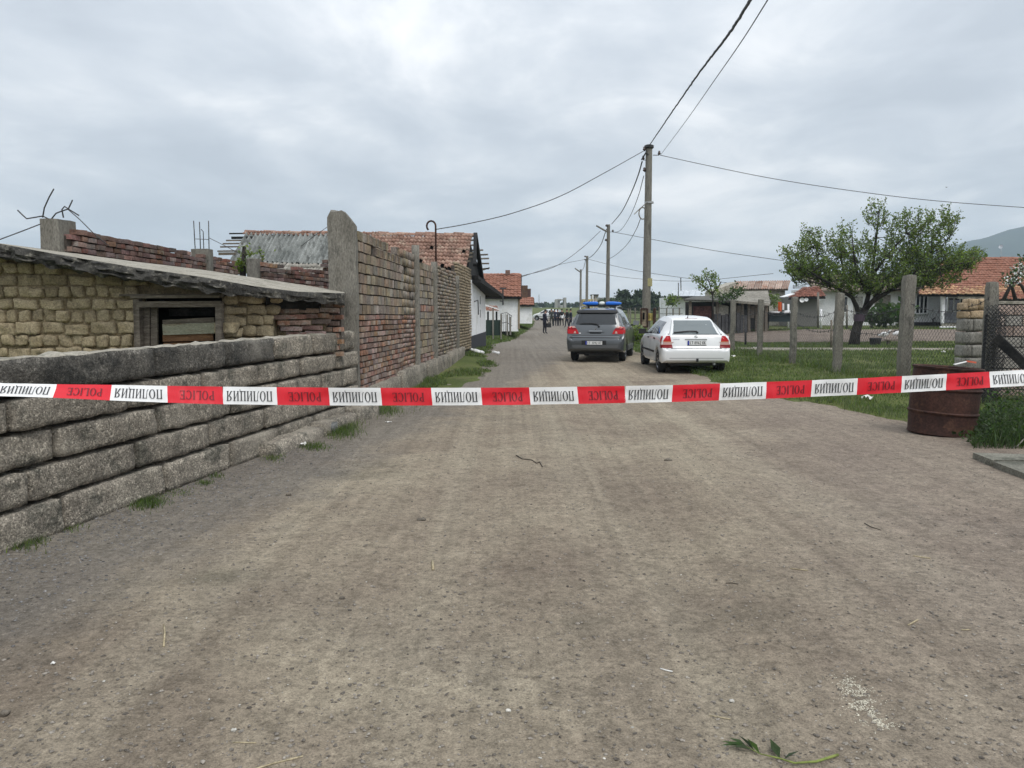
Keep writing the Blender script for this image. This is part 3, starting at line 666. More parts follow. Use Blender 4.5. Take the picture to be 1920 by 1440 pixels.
# ruined yard walls behind the shed
def ruin(label, a, b, top_tab, nrows, seed, bl=.25, rh=.078, m=3):
    """a, b: plan points; top_tab: (fraction, z)"""
    a = Vector(a); b = Vector(b); d = b - a; ln = d.length; u = d.normalized()
    t = thing("ruined_brick_wall", label, "brick wall", (a.x, a.y, 0), "ruined brick yard walls")
    mb = MB(); nrm = Vector((u.y, -u.x, 0)); nseg = 24
    for k in range(nseg):
        f0, f1 = k / nseg, (k + 1) / nseg; zt = interp(top_tab, (f0 + f1) / 2) - .16
        mb.prism([a + d * f0 + Vector((0, 0, -.2)) - nrm * .04, a + d * f0 + nrm * .04 + Vector((0, 0, -.2)), a + d * f0 + nrm * .04 + Vector((0, 0, zt)), a + d * f0 - nrm * .04 + Vector((0, 0, zt))], d * (f1 - f0))
    mb.build("mortar_core", mortar, t)
    s = 0; n = 0
    cols = int(ln / (bl + .01))
    zmax = max(z for _, z in top_tab)
    for r_ in range(nrows):
        z = zmax - (r_ + .5) * rh
        x = -(r_ % 2) * bl / 2
        while x < ln:
            l = bl * R.uniform(.9, 1.05) * (1 if R.random() > .25 else .55); f = (x + l / 2) / ln
            if 0 < f < 1 and z + rh * .3 < interp(top_tab, f) + .10 * nz(f * 23, seed, 1) + .05 * nz(f * 60, seed, 4) and n < 300:
                c = a + u * (x + l / 2) + nrm * R.uniform(.02, .05); c.z = z + .01 * nz(x, z, seed) + R.uniform(-.004, .004)
                M = axes(c, (u + Vector((R.uniform(-.05, .05), 0, R.uniform(-.04, .04))))) @ Matrix.Diagonal((l / .25, 1.3, (rh - .012) / .08 * R.uniform(.92, 1.05), 1)); M.translation = c
                piece("brick", R.choice(PV[m if R.random() > .15 else 0]), M, t); n += 1
            x += l + .012
    return t
pa, pb = P(118, 440, 10.1), P(442, 500, 17.0)
ruin("crumbling red brick yard wall sloping away behind the shed roof", (pa.x, pa.y, 0), (pb.x, pb.y, 0),
     [(0, P(130, 419, 10.3).z), (.08, P(150, 431, 10.6).z), (.3, P(230, 450, 12.1).z), (.45, P(290, 461, 13.3).z), (.62, P(330, 474, 14.3).z), (.8, P(390, 482, 15.6).z), (1, P(440, 491, 17).z)], 11, 1)
pa, pb = P(484, 500, 13.0), P(640, 530, 17.2)
ruin("short stub of red brick yard wall left of the tall column", (pa.x, pa.y, 0), (pb.x, pb.y, 0), [(0, P(484, 489, 13).z), (.3, P(520, 503, 14.2).z), (.7, P(575, 510, 15.8).z), (.74, P(585, 492, 16).z), (1, P(612, 478, 17).z)], 10, 2)
def stump(px0, px1, ytop, ybot, d, label, name="concrete_post", th=.25):
    a, b = P(px0, ytop, d), P(px1, ybot, d); mb = rough_block(b.x - a.x, th, a.z - .0, 3, 3, 14, .012, .012, int(px0), 4)
    mb.v = [tuple(Vector(v) + Vector(((a.x + b.x) / 2, d + th / 2, a.z / 2))) for v in mb.v]
    return mb.top(name, conc_post, label, "post", smooth_=True, sharp=50)
stump(73, 113, 409, 470, 10.0, "thick concrete post with bent rebar at the end of the ruined wall", th=.4)
stump(461, 484, 484, 520, 12.9, "short concrete post with a green creeper beside it")
stump(357, 392, 466, 510, 14.9, "brick-topped pier with upright rods in the ruined wall", "wall_pier")
# bent rebar
def wire(pxs, d, r, label, name="bent_rebar", m=None, cat="rebar", grp=None):
    mb = MB(); pts = [P(x, y, d + (dd[0] if dd else 0)) for x, y, *dd in pxs]
    mb.tube(pts, r, 6); return mb.top(name, m or wire_m, label, cat, grp, True)
for pts, lab in (([(94, 412), (80, 405), (63, 408), (50, 410), (42, 403), (33, 394)], "bent rebar curling left off the thick concrete post"),
                 ([(80, 408), (83, 390), (92, 370), (101, 354)], "bent rebar standing upright from the thick concrete post"),
                 ([(97, 410), (105, 400), (118, 395), (128, 392), (136, 375)], "bent rebar ending in a knot above the thick concrete post"),
                 ([(119, 408), (116, 393), (121, 387), (130, 393), (148, 404)], "looped rebar beside the knot on the thick concrete post")):
    wire(pts, 10.1, .0085, lab, grp="bent rebar on the thick post")
wire([(128, 393), (150, 412), (178, 440), (205, 462)], 10.15, .006, "wire stretched from the rebar knot down to the ruined wall", "loose_wire", cat="wire")
wire([(-40, 462), (0, 449), (40, 434), (76, 420)], 9.95, .007, "wire running from the thick post out past the left edge", "loose_wire", cat="wire")
for a, b, lab in (((363, 414), (366, 468), "left upright rod on the wall pier"), ((374, 416), (376, 468), "middle upright rod on the wall pier"), ((391, 414), (392, 468), "right upright rod on the wall pier")):
    wire([a, b], 15.0, .009, lab, "rebar_rod", grp="upright rods on the pier")
wire([(377, 430), (381, 434), (382, 466)], 15.02, .008, "hooked thin rod among the rods on the wall pier", "rebar_rod", grp="upright rods on the pier")
wire([(366, 448), (392, 449)], 14.98, .006, "tie wire across the rods on the wall pier", "tie_wire", cat="wire")
wire([(392, 446), (420, 460), (450, 476)], 15.0, .006, "wire from the pier rods to the grey sheet roof", "loose_wire", cat="wire")
wire([(564, 462), (590, 442), (622, 420)], 16.5, .006, "wire from the grey sheet roof to the tall column", "loose_wire", cat="wire")
# ------------------------------------------------------------------ roofs and houses
def tile_roof(E0, E1, R0, R1, nu, nv, m, parent, name="roof_tiles", miss=.0, jit=.02, u0=0., u1=1., v0=0., v1=1., amp=.035, missfn=None):
    """E: eave corners, R: ridge corners. Every tile a curved piece, all joined."""
    E0, E1, R0, R1 = map(Vector, (E0, E1, R0, R1)); nrm = (E1 - E0).cross(R0 - E0).normalized()
    if nrm.z < 0: nrm = -nrm
    V = []; Fc = []; prof = [(0, 0), (.18, .75), (.38, 1), (.58, .7), (.75, .12), (1.04, 0)]
    for j in range(nv):
        for i in range(nu):
            if R.random() < miss or (missfn and missfn((i + .5) / nu, (j + .5) / nv)): continue
            a, b = u0 + (u1 - u0) * i / nu, u0 + (u1 - u0) * (i + 1) / nu; c, d = v0 + (v1 - v0) * j / nv, v0 + (v1 - v0) * (j + 1.12) / nv
            n0 = len(V); l = R.uniform(-jit, jit); sk = R.uniform(-jit, jit) * .5
            for (vv, lift) in ((c, .085), (min(d, 1.02), .012)):
                for (f, hgt) in prof:
                    uu = a + (b - a) * f; p = E0.lerp(E1, uu).lerp(R0.lerp(R1, uu), vv); V.append(p + nrm * (lift + hgt * amp + l) + (E1 - E0).normalized() * sk)
            for f in range(5): Fc.append((n0 + f, n0 + f + 1, n0 + 7 + f, n0 + 6 + f))
            # butt end
            p0 = len(V)
            for f in range(6): V.append(Vector(V[n0 + f]) - nrm * .06)
            for f in range(5): Fc.append((p0 + f, p0 + f + 1, n0 + f + 1, n0 + f))
    o = bpy.data.objects.new(name, np_mesh(name, [tuple(v) for v in V], Fc, m)); place(o, parent); o['kind'] = 'stuff'; return o
def ridge_caps(a, b, n, r, m, parent, drop=0):
    a = Vector(a); b = Vector(b)
    for k in range(n):
        p, q = a.lerp(b, k / n), a.lerp(b, (k + 1.12) / n); mb = MB(); j = Vector((0, 0, R.uniform(-.02, .02)))
        vs = []
        for pt, rr in ((p, r), (q, r * .88)):
            d = (b - a).normalized(); s = d.cross(Vector((0, 0, 1))).normalized()
            for f in range(6):
                an = math.pi * f / 5; vs.append(pt + j + s * math.cos(an) * rr + Vector((0, 0, math.sin(an) * rr * .8 - .03)))
        mb.add(vs, [(f, f + 1, f + 7, f + 6) for f in range(5)]); mb.build("ridge_tile", m, parent, True)
# --- ruined house behind the brick wall
RL, RR_, EL, ER = P(460, 435, 29), P(886, 440, 29), P(425, 494, 26), P(874, 506, 26)
hA = thing("ruined_house", "old house with a half-tiled, half-sheeted sagging roof and white gable", "house", (RR_.x - 4, 29, .3))
tile_roof(EL, ER, RL, RR_, 28, 10, tile_m, hA, u0=.56, u1=1.0, v0=.02, v1=.99, miss=.015, jit=.012, missfn=lambda u, v: u > .93 and .3 < v < .55 and R.random() < .5)
tile_roof(EL, ER, RL, RR_, 44, 2, tile_m, hA, u0=.0, u1=.6, v0=.88, v1=1.0, jit=.03)
tile_roof(EL, ER, RL, RR_, 34, 3, tile_grey, hA, u0=.10, u1=.56, v0=-.30, v1=.03)
ridge_caps(RL, RR_, 24, .13, tile_m, hA)
def rp_(u, v): return EL.lerp(ER, u).lerp(RL.lerp(RR_, u), v)
nA = (ER - EL).cross(RL - EL).normalized()
for (u0, u1, vo, vt) in ((.01, .15, .0, .90), (.145, .30, .02, .89), (.295, .44, .01, .90), (.43, .57, .0, .885)):
    mb = MB(); nw = 40
    mb.grid(lambda a, b: rp_(u0 + (u1 - u0) * a, vo + (vt - vo) * b) + nA * (.062 * math.sin(a * (u1 - u0) * 8.6 * 2 * math.pi / .175) + .05 + .02 * (u0 > .1) * (.5 - a) + .03 * nz(a * 2, b * 2, u0 * 40)), nw, 4)
    mb.build("roof_sheet", asb, hA, True)
# rear slope, gable and battens
XR_ = RR_.x
rear_lo = P(931, 553, 33)
mb = MB(); mb.prism([RL + Vector((.2, 0, -.08)), RR_ + Vector((-.25, 0, -.08)), Vector((rear_lo.x - .2, 33, rear_lo.z)), Vector((RL.x, 33, rear_lo.z))], (0, 0, -.06)); mb.build("rear_roof", wood_black, hA)
mb = MB(); mb.prism([EL + Vector((.1, .05, -.12)), ER + Vector((-.35, .05, -.12)), RR_ + Vector((-.3, 0, -.12)), RL + Vector((.1, 0, -.12))], (0, 0, -.05)); mb.build("front_roof_deck", wood_black, hA)
g0, g1 = Vector((-1.47, 26.9, .0)), Vector((-1.12, 32.4, .0))
gu = (g1 - g0)
def gpt(f, z): p = g0 + gu * f; p.z = z; return p
mb = MB(); mb.prism([gpt(0, .62), gpt(1, .62), gpt(1, 2.28), gpt(.05, 2.62), gpt(0, 2.6)], (-.3, 0, 0)); mb.build("gable_wall", white_w, hA)
mb = MB(); mb.prism([gpt(0, -.2) + Vector((.03, 0, 0)), gpt(1, -.2) + Vector((.03, 0, 0)), gpt(1, .62) + Vector((.03, 0, 0)), gpt(0, .62) + Vector((.03, 0, 0))], (-.3, 0, 0)); mb.build("dark_plinth", flat("tar_plinth", (.022, .024, .032), .9), hA)
mb = MB(); mb.prism([gpt(0, 2.62) + Vector((-.06, 0, 0)), gpt(1, 2.28) + Vector((-.06, 0, 0)), Vector((XR_ - .1, 29.2, RR_.z - .25))], (-.1, 0, 0)); mb.build("gable_boarding", wood_black, hA)
mb = MB(); mb.box(((EL.x + XR_) / 2, 29.5, 1.3), (abs(EL.x - XR_) - .6, 5.0, 2.8)); mb.build("house_body", brick_grey, hA)
def bm_(a, b, w_, h_, m, name, parent=hA): mb = MB(); mb.beam(a, b, w_, h_); return mb.build(name, m, parent)
ap = RR_ + Vector((.1, 0, .02))
bm_(ap, Vector((-1.25, 26.1, 3.05)), .12, .10, wood_black, "verge_rafter"); bm_(ap, P(906, 536, 31.4), .14, .16, wood_black, "verge_rafter"); bm_(P(884, 520, 28), P(931, 554, 33), .5, .14, wood_black, "eave_board")
bm_(P(886, 527, 27.6), P(925, 552, 32.6), .6, .10, wood_black, "eave_board")
for (x0, x1, y, d) in ((868, 893, 443, 29.1), (875, 892, 451, 29.3), (880, 894, 460, 29.6), (884, 896, 469, 29.9), (890, 906, 469.5, 30.2), (893, 915, 478, 30.5), (894, 917, 485, 30.8), (896, 917, 494, 31.1), (900, 917, 504, 31.5), (873, 888, 475, 27.4), (870, 887, 482, 27.0), (866, 882, 490, 26.6)):
    bm_(P(x0 - 6, y + .6, d), P(x1, y - R.uniform(0, 1), d), .05, .06, wood_h, "batten")
bm_(P(903, 507, 31.5), P(918, 502, 31.5), .05, .05, wood_h, "batten")
for (x0, x1, y, d) in ((430, 470, 438, 28.8), (434, 468, 446, 28.3), (424, 450, 451, 28.0), (418, 446, 457, 27.6), (413, 440, 463, 27.2), (408, 436, 471, 26.8), (410, 434, 476, 26.5)):
    bm_(P(x0, y, d), P(x1 + 8, y - .5, d), .05, .09 if y in (446, 476) else .05, wood_black if y < 450 else wood_old, "batten")
mb = MB()
for k in range(3): mb.box(P(898, 538 + k * 25, 29.0) + Vector((.05, 0, 0)), (.02, .02, .3))
mb.tube([P(887, 565, 27.2) + Vector((.05, 0, 0)), P(893, 563, 28.4) + Vector((.06, 0, 0)), P(894, 590, 28.5) + Vector((.06, 0, 0))], .02, 5); mb.build("downpipe", wire_m, hA)
# --- second house: white, tiled
def simple_house(name, label, px0, px1, d, yr, ye, yg, depth, m_tile, nu, nv, hidden_left=3.0, wall=white_w, overhang=.3):
    e0, e1 = P(px0, ye, d), P(px1, ye, d); e0.x -= hidden_left
    r0, r1 = P(px0, yr, d + depth / 2), P(px1, yr, d + depth / 2); r0.x -= hidden_left; r1.x = e1.x + .05
    zg = G(px1, yg, 0); z0 = P(px1, yg, d).z - .3
    t = thing(name, label, "house", ((e0.x + e1.x) / 2, d + depth / 2, z0 + .3))
    tile_roof(e0 + Vector((-.1, -overhang, -.1)), e1 + Vector((.15, -overhang, -.1)), r0, r1 + Vector((.15, 0, 0)), nu, nv, m_tile, t)
    mb = MB(); mb.prism([e0 + Vector((0, -overhang, -.14)), e1 + Vector((.2, -overhang, -.14)), r1 + Vector((.2, 0, -.03)), r0 + Vector((0, 0, -.03))], (0, 0, -.08)); mb.prism([r0 + Vector((0, 0.01, -.03)), r1 + Vector((.2, .01, -.03)), Vector((e1.x + .2, d + depth + .2, e1.z - .1)), Vector((e0.x, d + depth + .2, e1.z - .1))], (0, 0, -.08)); mb.build("roof_deck", wood_black, t)
    mb = MB(); A = [Vector((e1.x, d, z0)), Vector((e1.x, d + depth, z0)), Vector((e1.x, d + depth, e1.z - .18)), Vector((e1.x, d + depth / 2, r1.z - .2)), Vector((e1.x, d, e1.z - .18))]
    mb.prism(A, (e0.x - e1.x, 0, 0)); mb.build("wall", wall, t, fix=True)
    ridge_caps(r0, r1, max(4, int((r1.x - r0.x) / .4)), .12, m_tile, t)
    return t, e0, e1, r0, r1, z0
tB, e0, e1, r0, r1, z0B = simple_house("tiled_house", "white limewashed house with a red tiled roof beyond the ruined house", 908, 972, 47, 514, 554, 612, 7, tile_or, 24, 11)
mb = MB(); mb.box(P(952, 511, 50.2), (.30, .3, .30)); mb.build("chimney", brick_dark, tB)
mb = MB(); mb.box(Vector((e1.x + .03, 47.15, (e1.z + z0B) / 2)), (.12, .4, e1.z - z0B - .3)); mb.build("corner_pilaster", brick_tan, tB)
mb = MB(); pp = P(943, 570, 46.6); mb.tube([P(943, 572, 46.6), P(943, 541, 46.6)], .05, 6); mb.tube([P(937, 541, 46.6), P(949, 541, 46.6)], .04, 5); mb.tube([P(937, 564, 46.6), P(943, 565, 46.6)], .04, 5); mb.build("bracket_pole", wire_m, tB)
tC, e0, e1, r0, r1, z0C = simple_house("far_cottage", "small whitewashed cottage with an orange roof edge farther along the left verge", 978, 998, 66, 558, 570, 600, 6, tile_or, 10, 4, 1.0)
mb = MB(); mb.box(P(983, 548, 69), (.6, .6, 1.2)); mb.box(P(990, 551, 69.3), (.5, .5, .9)); mb.build("broken_chimney", brick_dark, tC)
# porch, green board fence and rails in front of the second house
fz = hb(-.2, 42)
def bd(px0, px1, yt, yb, d, th=.04):
    a, b = P(px0, yt, d), P(px1, yb, d); return ((a.x + b.x) / 2, d, (a.z + b.z) / 2), (b.x - a.x, th, a.z - b.z)
t = thing("garden_fence", "dark green sheet fence with pale posts before the white house", "fence", P(925, 632, 40))
for (a, b) in ((911, 923), (926, 938)): mb = MB(); mb.box(*bd(a, b, 600, 629, 40)); mb.build("green_panel", flat("dark_green_sheet", (.012, .030, .022), .6), t)
for x, yt, yb in ((924.5, 577, 632), (939.5, 588, 632), (951, 590, 625), (957, 594, 624)): mb = MB(); mb.tube([P(x, yb + 4, 39.9), P(x, yt, 39.9)], .045, 6); mb.build("post", conc_post, t)
mb = MB()
for k in range(6): mb.tube([P(941 + k * 3.4, 628 - k * .8, 40.2), P(941.5 + k * 3.4, 588 + abs(k - 2), 40.2)], .012, 4)
for y in (588, 606): mb.tube([P(940, y, 40.2), P(950, y - 2, 40.2), P(960, y + 5, 40.4)], .016, 4)
mb.build("wire_panel", wire_m, t)
t = thing("porch", "little porch with a red tiled lean-to roof against the white house", "porch", P(920, 600, 44))
a_, b_ = P(911, 584, 43.2), P(936, 584, 43.2); tile_roof(a_, b_, P(911, 573, 45), P(932, 575, 45), 8, 3, tile_or, t)
for x in (915, 931): mb = MB(); mb.tube([P(x, 625, 43.6), P(x, 584, 43.6)], .06, 6); mb.build("porch_post", wood_black, t)
mb = MB(); mb.beam(P(910, 572, 43), P(938, 581, 43), .05, .07); mb.build("white_barge_board", white_w, t)
# ------------------------------------------------------------------ utility poles and cables
def pole(px, ytop, d, label, rb=.15, rt=.10, extras=()):
    p = P(px, ytop, d); z0 = hb(p.x, d) - .1
    t = thing("utility_pole", label, "utility pole", (p.x, d, z0 + .1), "concrete poles along the lane")
    mb = MB(); n = 14
    mb.lathe([(rb + (rt - rb) * k / n, z0 + (p.z - z0) * k / n) for k in range(n + 1)] + [(.001, p.z + .01)], (p.x, d, 0), 12); mb.build("shaft", conc_post, t, True, 50)
    return t, p
def insulator(t, c, side=1, r=.06):
    mb = MB(); mb.tube([Vector(c) - Vector((side * .22, 0, .0)), Vector(c), Vector(c) + Vector((0, 0, .05))], .014, 5); mb.build("bracket", wire_m, t)
    mb = MB(); mb.lathe([(.02, -.02), (r * .8, 0), (r, .03), (r * .6, .05), (r * .75, .08), (r * .4, .12), (.001, .13)], Vector(c) + Vector((0, 0, .03)), 10); mb.build("insulator", pmatins, t, True)
pmatins = flat("brown_glaze", (.05, .03, .025), .25)
t1, p1 = pole(1217, 274, 28, "nearest and tallest concrete utility pole, with a cable loop and yellow notices", .165, .115)
mb = MB(); mb.lathe([(.12, -.1), (.17, -.06), (.17, .02), (.10, .05), (.001, .06)], p1, 10); mb.build("pole_cap", wire_m, t1)
for px, y, s_ in ((1208, 283, -1), (1236, 291, 1), (1208, 322, -1), (1206, 300, -1)): insulator(t1, P(px, y, 27.95), s_)
mb = MB(); mb.tube([P(1203, 300, 27.9), P(1211, 286, 27.9), P(1216, 290, 27.9)], .03, 6); mb.build("cable_clamp", wire_m, t1)
lp = [P(1206 + 7 * math.cos(a) - 1, 400 + 11 * math.sin(a), 27.8) for a in [1.2 + k * 5.4 / 18 for k in range(19)]]
mb = MB(); mb.tube(lp, .022, 6); mb.tube([P(1214, 379, 27.8), P(1200, 391, 27.8), P(1189, 402, 27.8)], .016, 5); mb.build("cable_loop", conc_post, t1)
mb = MB(); mb.lathe([(.165, -.03), (.165, .03)], P(1217, 380, 28), 12); mb.build("steel_band", flat("galvanised", (.4, .4, .4), .5, .6), t1)
def wrap(t, px, y0, y1, d, r, frac, name, m, a0=-1.5):
    a, b = P(px, y0, d), P(px, y1, d); mb = MB()
    mb.grid(lambda u, v: Vector((a.x + r * math.sin((u - .5) * frac + .0), d - r * math.cos((u - .5) * frac), a.z + (b.z - a.z) * v)), 10, 1); return mb.build(name, m, t, True)
yel = pmat("yellow_notice", (.42, .34, .09), (.52, .43, .15), 4, 30, bump=0)
wrap(t1, 1216, 522, 537, 28, .155, 1.7, "notice", pmat("pale_notice", (.36, .33, .16), (.42, .38, .2), 4, 30, bump=0)); wrap(t1, 1217, 587, 601, 28, .163, 1.9, "notice", yel)
mb = MB(); ink = P(1217, 594, 27.83)
for k in range(4): mb.box(ink + Vector((R.uniform(-.01, .02), 0, .07 - k * .045)), (.09 - .02 * (k % 2), .004, .014))
mb.build("print", flat("print_brown", (.16, .10, .02), .8), t1)
# meter box on the near pole
t = thing("meter_box", "open rust-edged meter box hung on the nearest utility pole", "meter box", P(1209, 613, 27.7))
mb = MB(); c, s_ = bd(1203, 1213, 580, 612, 27.75, .12); mb.box(c, s_); mb.build("cabinet", pmat("tan_panel", (.30, .24, .17), (.36, .29, .21), 4, 30), t)
mb = MB(); o_ = [P(1202, 579, 27.66), P(1214, 579, 27.66), P(1214, 613, 27.66), P(1202, 613, 27.66), P(1202, 579, 27.66)]
for a, b in zip(o_, o_[1:]): mb.beam(a, b, .05, .05, (0, -1, 0))
mb.build("frame", rust_m, t)
mb = MB(); c, s_ = bd(1205.5, 1208.5, 586, 599, 27.66, .05); mb.box(c, s_); mb.build("fuse_strip", black_m, t)
mb = MB(); c, s_ = bd(1225, 1229, 578, 608, 27.8, .1); mb.box(c, s_); mb.build("side_channel", rust_m, t)
t2, p2 = pole(1141, 421, 54, "second concrete utility pole along the lane, lamp arm pointing left", .155, .11)
for px, y, s_ in ((1137, 425, -1), (1149, 435, 1), (1136, 452, -1)): insulator(t2, P(px, y, 53.9), s_, .09)
mb = MB(); mb.tube([P(1141, 436, 54), P(1130, 430, 54), P(1118, 423, 54)], .06, 6); mb.build("lamp_arm", conc_post, t2)
t3, p3 = pole(1101, 480, 87, "third utility pole along the lane, taller of the two distant poles", .17, .13)
insulator(t3, P(1097, 488, 86.8), -1, .13); insulator(t3, P(1097, 482, 86.8), -1, .12)
t4, p4 = pole(1089, 505, 116, "farthest utility pole along the lane with a slanting lamp arm", .18, .14)
mb = MB(); mb.tube([P(1089, 511, 116), P(1085, 508, 116), P(1078, 503, 116)], .1, 6); mb.build("lamp_arm", conc_post, t4)
def cable(label, a, b, sag, r, m=wire_m, n=26, wav=0.):
    a = Vector(a); b = Vector(b); pts = []
    for k in range(n + 1):
        f = k / n; p = a.lerp(b, f); p.z -= sag * 4 * f * (1 - f)
        if wav: p += Vector((nz(f * 60, 1) * wav, 0, nz(f * 60, 5) * wav))
        pts.append(p)
    mb = MB(); mb.tube(pts, r, 6); return mb.top("overhead_cable", m, label, "cable", "overhead cables", True)
def cable_px(label, pts, r, m=wire_m, n=10, wav=0):
    """pts: (px, py, depth) control points, smooth curve through them"""
    ps = [P(*p) for p in pts]; ps = [ps[0] * 2 - ps[1]] + ps + [ps[-1] * 2 - ps[-2]]; out = []
    for k in range(1, len(ps) - 2):
        p0, p1_, p2_, p3_ = ps[k - 1:k + 3]
        for j in range(n + (k == len(ps) - 3)):
            u = j / n; q = .5 * ((2 * p1_) + (p2_ - p0) * u + (2 * p0 - 5 * p1_ + 4 * p2_ - p3_) * u * u + (3 * p1_ - p0 - 3 * p2_ + p3_) * u ** 3)
            if wav: q = q + Vector((nz(k * 9 + u * 30, 2) * wav, 0, nz(k * 9 + u * 30, 7) * wav))
            out.append(q)
    mb = MB(); mb.tube(out, r, 6); return mb.top("overhead_cable", m, label, "cable", "overhead cables", True)
cable_px("thick twisted black cable from the nearest pole up over the camera", [(1218, 272, 28), (1258, 213, 19.5), (1310, 138, 13.4), (1362, 70, 9.9), (1407, 0, 7.6), (1470, -110, 5.4)], .017, cable_m, 24, .012)
cable_px("thin wire beside the thick cable from the nearest pole towards the camera", [(1239, 290, 28), (1286, 227, 19.8), (1340, 150, 14), (1390, 78, 10.6), (1443, -6, 8), (1510, -115, 6)], .0075, wire_m)
cable_px("thin wire from the nearest pole down to the hooked pipe", [(1207, 283, 28), (1130, 326, 25.4), (1050, 368, 23.2), (960, 400, 21.2), (880, 419, 19.9), (818, 430, 18.75)], .012)
cable_px("long thin wire from the nearest pole to the right past the tree", [(1238, 291, 28), (1330, 311, 27.5), (1450, 335, 27), (1600, 358, 26.5), (1760, 377, 26), (1990, 394, 25.4)], .011)
cable_px("thick black cable from the nearest pole to the second pole", [(1204, 303, 28), (1196, 330, 31), (1182, 365, 36), (1165, 398, 44), (1147, 420, 54)], .024, cable_m)
cable_px("thin wire between the nearest and the second pole", [(1207, 330, 28), (1196, 370, 32), (1180, 408, 39), (1163, 432, 47), (1149, 436, 54)], .014)
cable_px("slack cable from the loop on the nearest pole to the second pole", [(1201, 410, 28), (1192, 432, 33), (1176, 458, 40), (1156, 477, 49), (1141, 486, 54)], .014)
cable_px("wire from the second pole to the right behind the apple tree", [(1150, 435, 54), (1240, 452, 52), (1340, 470, 50), (1470, 489, 48)], .018)
cable_px("thick cable from the second pole to the third pole", [(1137, 430, 54), (1126, 460, 64), (1112, 478, 76), (1101, 486, 87)], .03, cable_m)
cable_px("wire from the lamp arm of the second pole to the white house", [(1126, 433, 54), (1090, 466, 54), (1040, 500, 53), (976, 518, 52)], .018)
cable_px("wire from the third pole down to the tiled house ridge", [(1099, 486, 87), (1050, 496, 76), (975, 520, 53)], .02)
cable_px("wire from the third pole to the long shed on the right", [(1103, 486, 87), (1180, 505, 78), (1275, 520, 70), (1380, 532, 62)], .02)
cable_px("lower wire from the third pole towards the metal roof", [(1103, 509, 87), (1180, 521, 80), (1290, 527, 72), (1450, 513, 62)], .02)
cable_px("faint wire between the third and farthest poles", [(1098, 488, 87), (1094, 503, 100), (1089, 510, 116)], .03)
# ------------------------------------------------------------------ right side: barrel, pillar, mesh, posts
bp_ = G(1764, 806, .04)
TILT = Matrix.Rotation(math.radians(3.2), 3, 'Y')
t = thing("rusty_barrel", "rusty dark brown oil drum standing open at the edge of the grass", "barrel", bp_)
Rb = .40; Hb = .86
prof = [(Rb - .02, .0), (Rb, .012), (Rb, .02), (Rb - .008, .04), (Rb - .006, .26), (Rb + .010, .275), (Rb + .012, .29), (Rb - .004, .305), (Rb - .004, .56), (Rb + .010, .575), (Rb + .012, .59), (Rb - .004, .605), (Rb - .010, Hb - .03), (Rb + .004, Hb - .02), (Rb + .008, Hb), (Rb - .006, Hb + .004), (Rb - .02, Hb - .01), (Rb - .025, .06), (.001, .05)]
mb = MB(); mb.lathe(prof, bp_ + Vector((0, 0, -.045)), 40, tilt=TILT)
mb.v = [tuple(Vector(v) + Vector((nz(v[0] * 3, v[1] * 3, v[2] * 3), nz(v[0] * 3, v[1] * 3, v[2] * 3 + 9), 0)) * .014) for v in mb.v]
mb.build("drum", rust_m, t, True, 40)
tp = bp_ + TILT @ Vector((0, 0, Hb))
mb = MB(); mb.beam(tp + Vector((-.13, -.36, .012)), tp + Vector((.06, -.30, .045)), .03, .008); mb.top("paper_scrap", flat("paper_white", (.75, .74, .72), .8), "white paper strip lying on the rim of the rusty barrel", "litter")
mb = MB(); mb.beam(tp + Vector((.055, -.31, .05)), tp + Vector((.15, -.33, .035)), .05, .02); mb.top("orange_wrapper", flat("orange_red", (.62, .12, .06), .6), "small orange-red wrapper on the barrel rim", "litter")
# concrete block pillar
t = thing("block_pillar", "pillar of grey concrete blocks topped with broken tan hollow bricks", "pillar", P(1824, 752, 13.0))
blk = pmat("concrete_block", (.20, .19, .165), (.29, .28, .25), 3, 55, bump=.5, bdist=.008, rnd=.1, stretch=(1, 1, .5))
tan_b = pmat("tan_hollow_brick", (.32, .235, .14), (.42, .32, .21), 4, 40, rnd=.22, bdist=.006)
x0, x1 = P(1803, 660, 13).x, P(1846, 660, 13).x; zz = -.1; hh = .218
for r_ in range(7):
    segs = [(x0, x1)] if r_ % 2 else [(x0, x0 + .17), (x0 + .18, x1)]
    if r_ == 2: segs = [(x0 - .03, x0 + .08), (x0 + .09, x1)]
    for (a, b) in segs:
        me = rough_block(b - a, .22, hh - .012, 5, 3, 4, .012, .006, r_ * 3, 8).mesh("block", blk, True); piece("block", me, Matrix.Translation(((a + b) / 2 + R.uniform(-.008, .008), 13.11, zz + hh / 2)), t)
    zz += hh
for (a, b, z0_, h_) in ((x0, x0 + .12, 0, .13), (x0 + .13, x1 - .02, 0, .14), (x0 - .0, x0 + .07, .14, .13), (x0 + .08, x0 + .25, .14, .20), (x0 + .26, x1 - .02, .14, .20)):
    me = rough_block(b - a, .2, h_ - .008, 4, 3, 4, .015, .015, int(a * 99), 9).mesh("hollow_brick", tan_b, True); piece("hollow_brick", me, Matrix.Translation(((a + b) / 2, 13.11, zz + z0_ + h_ / 2)), t)
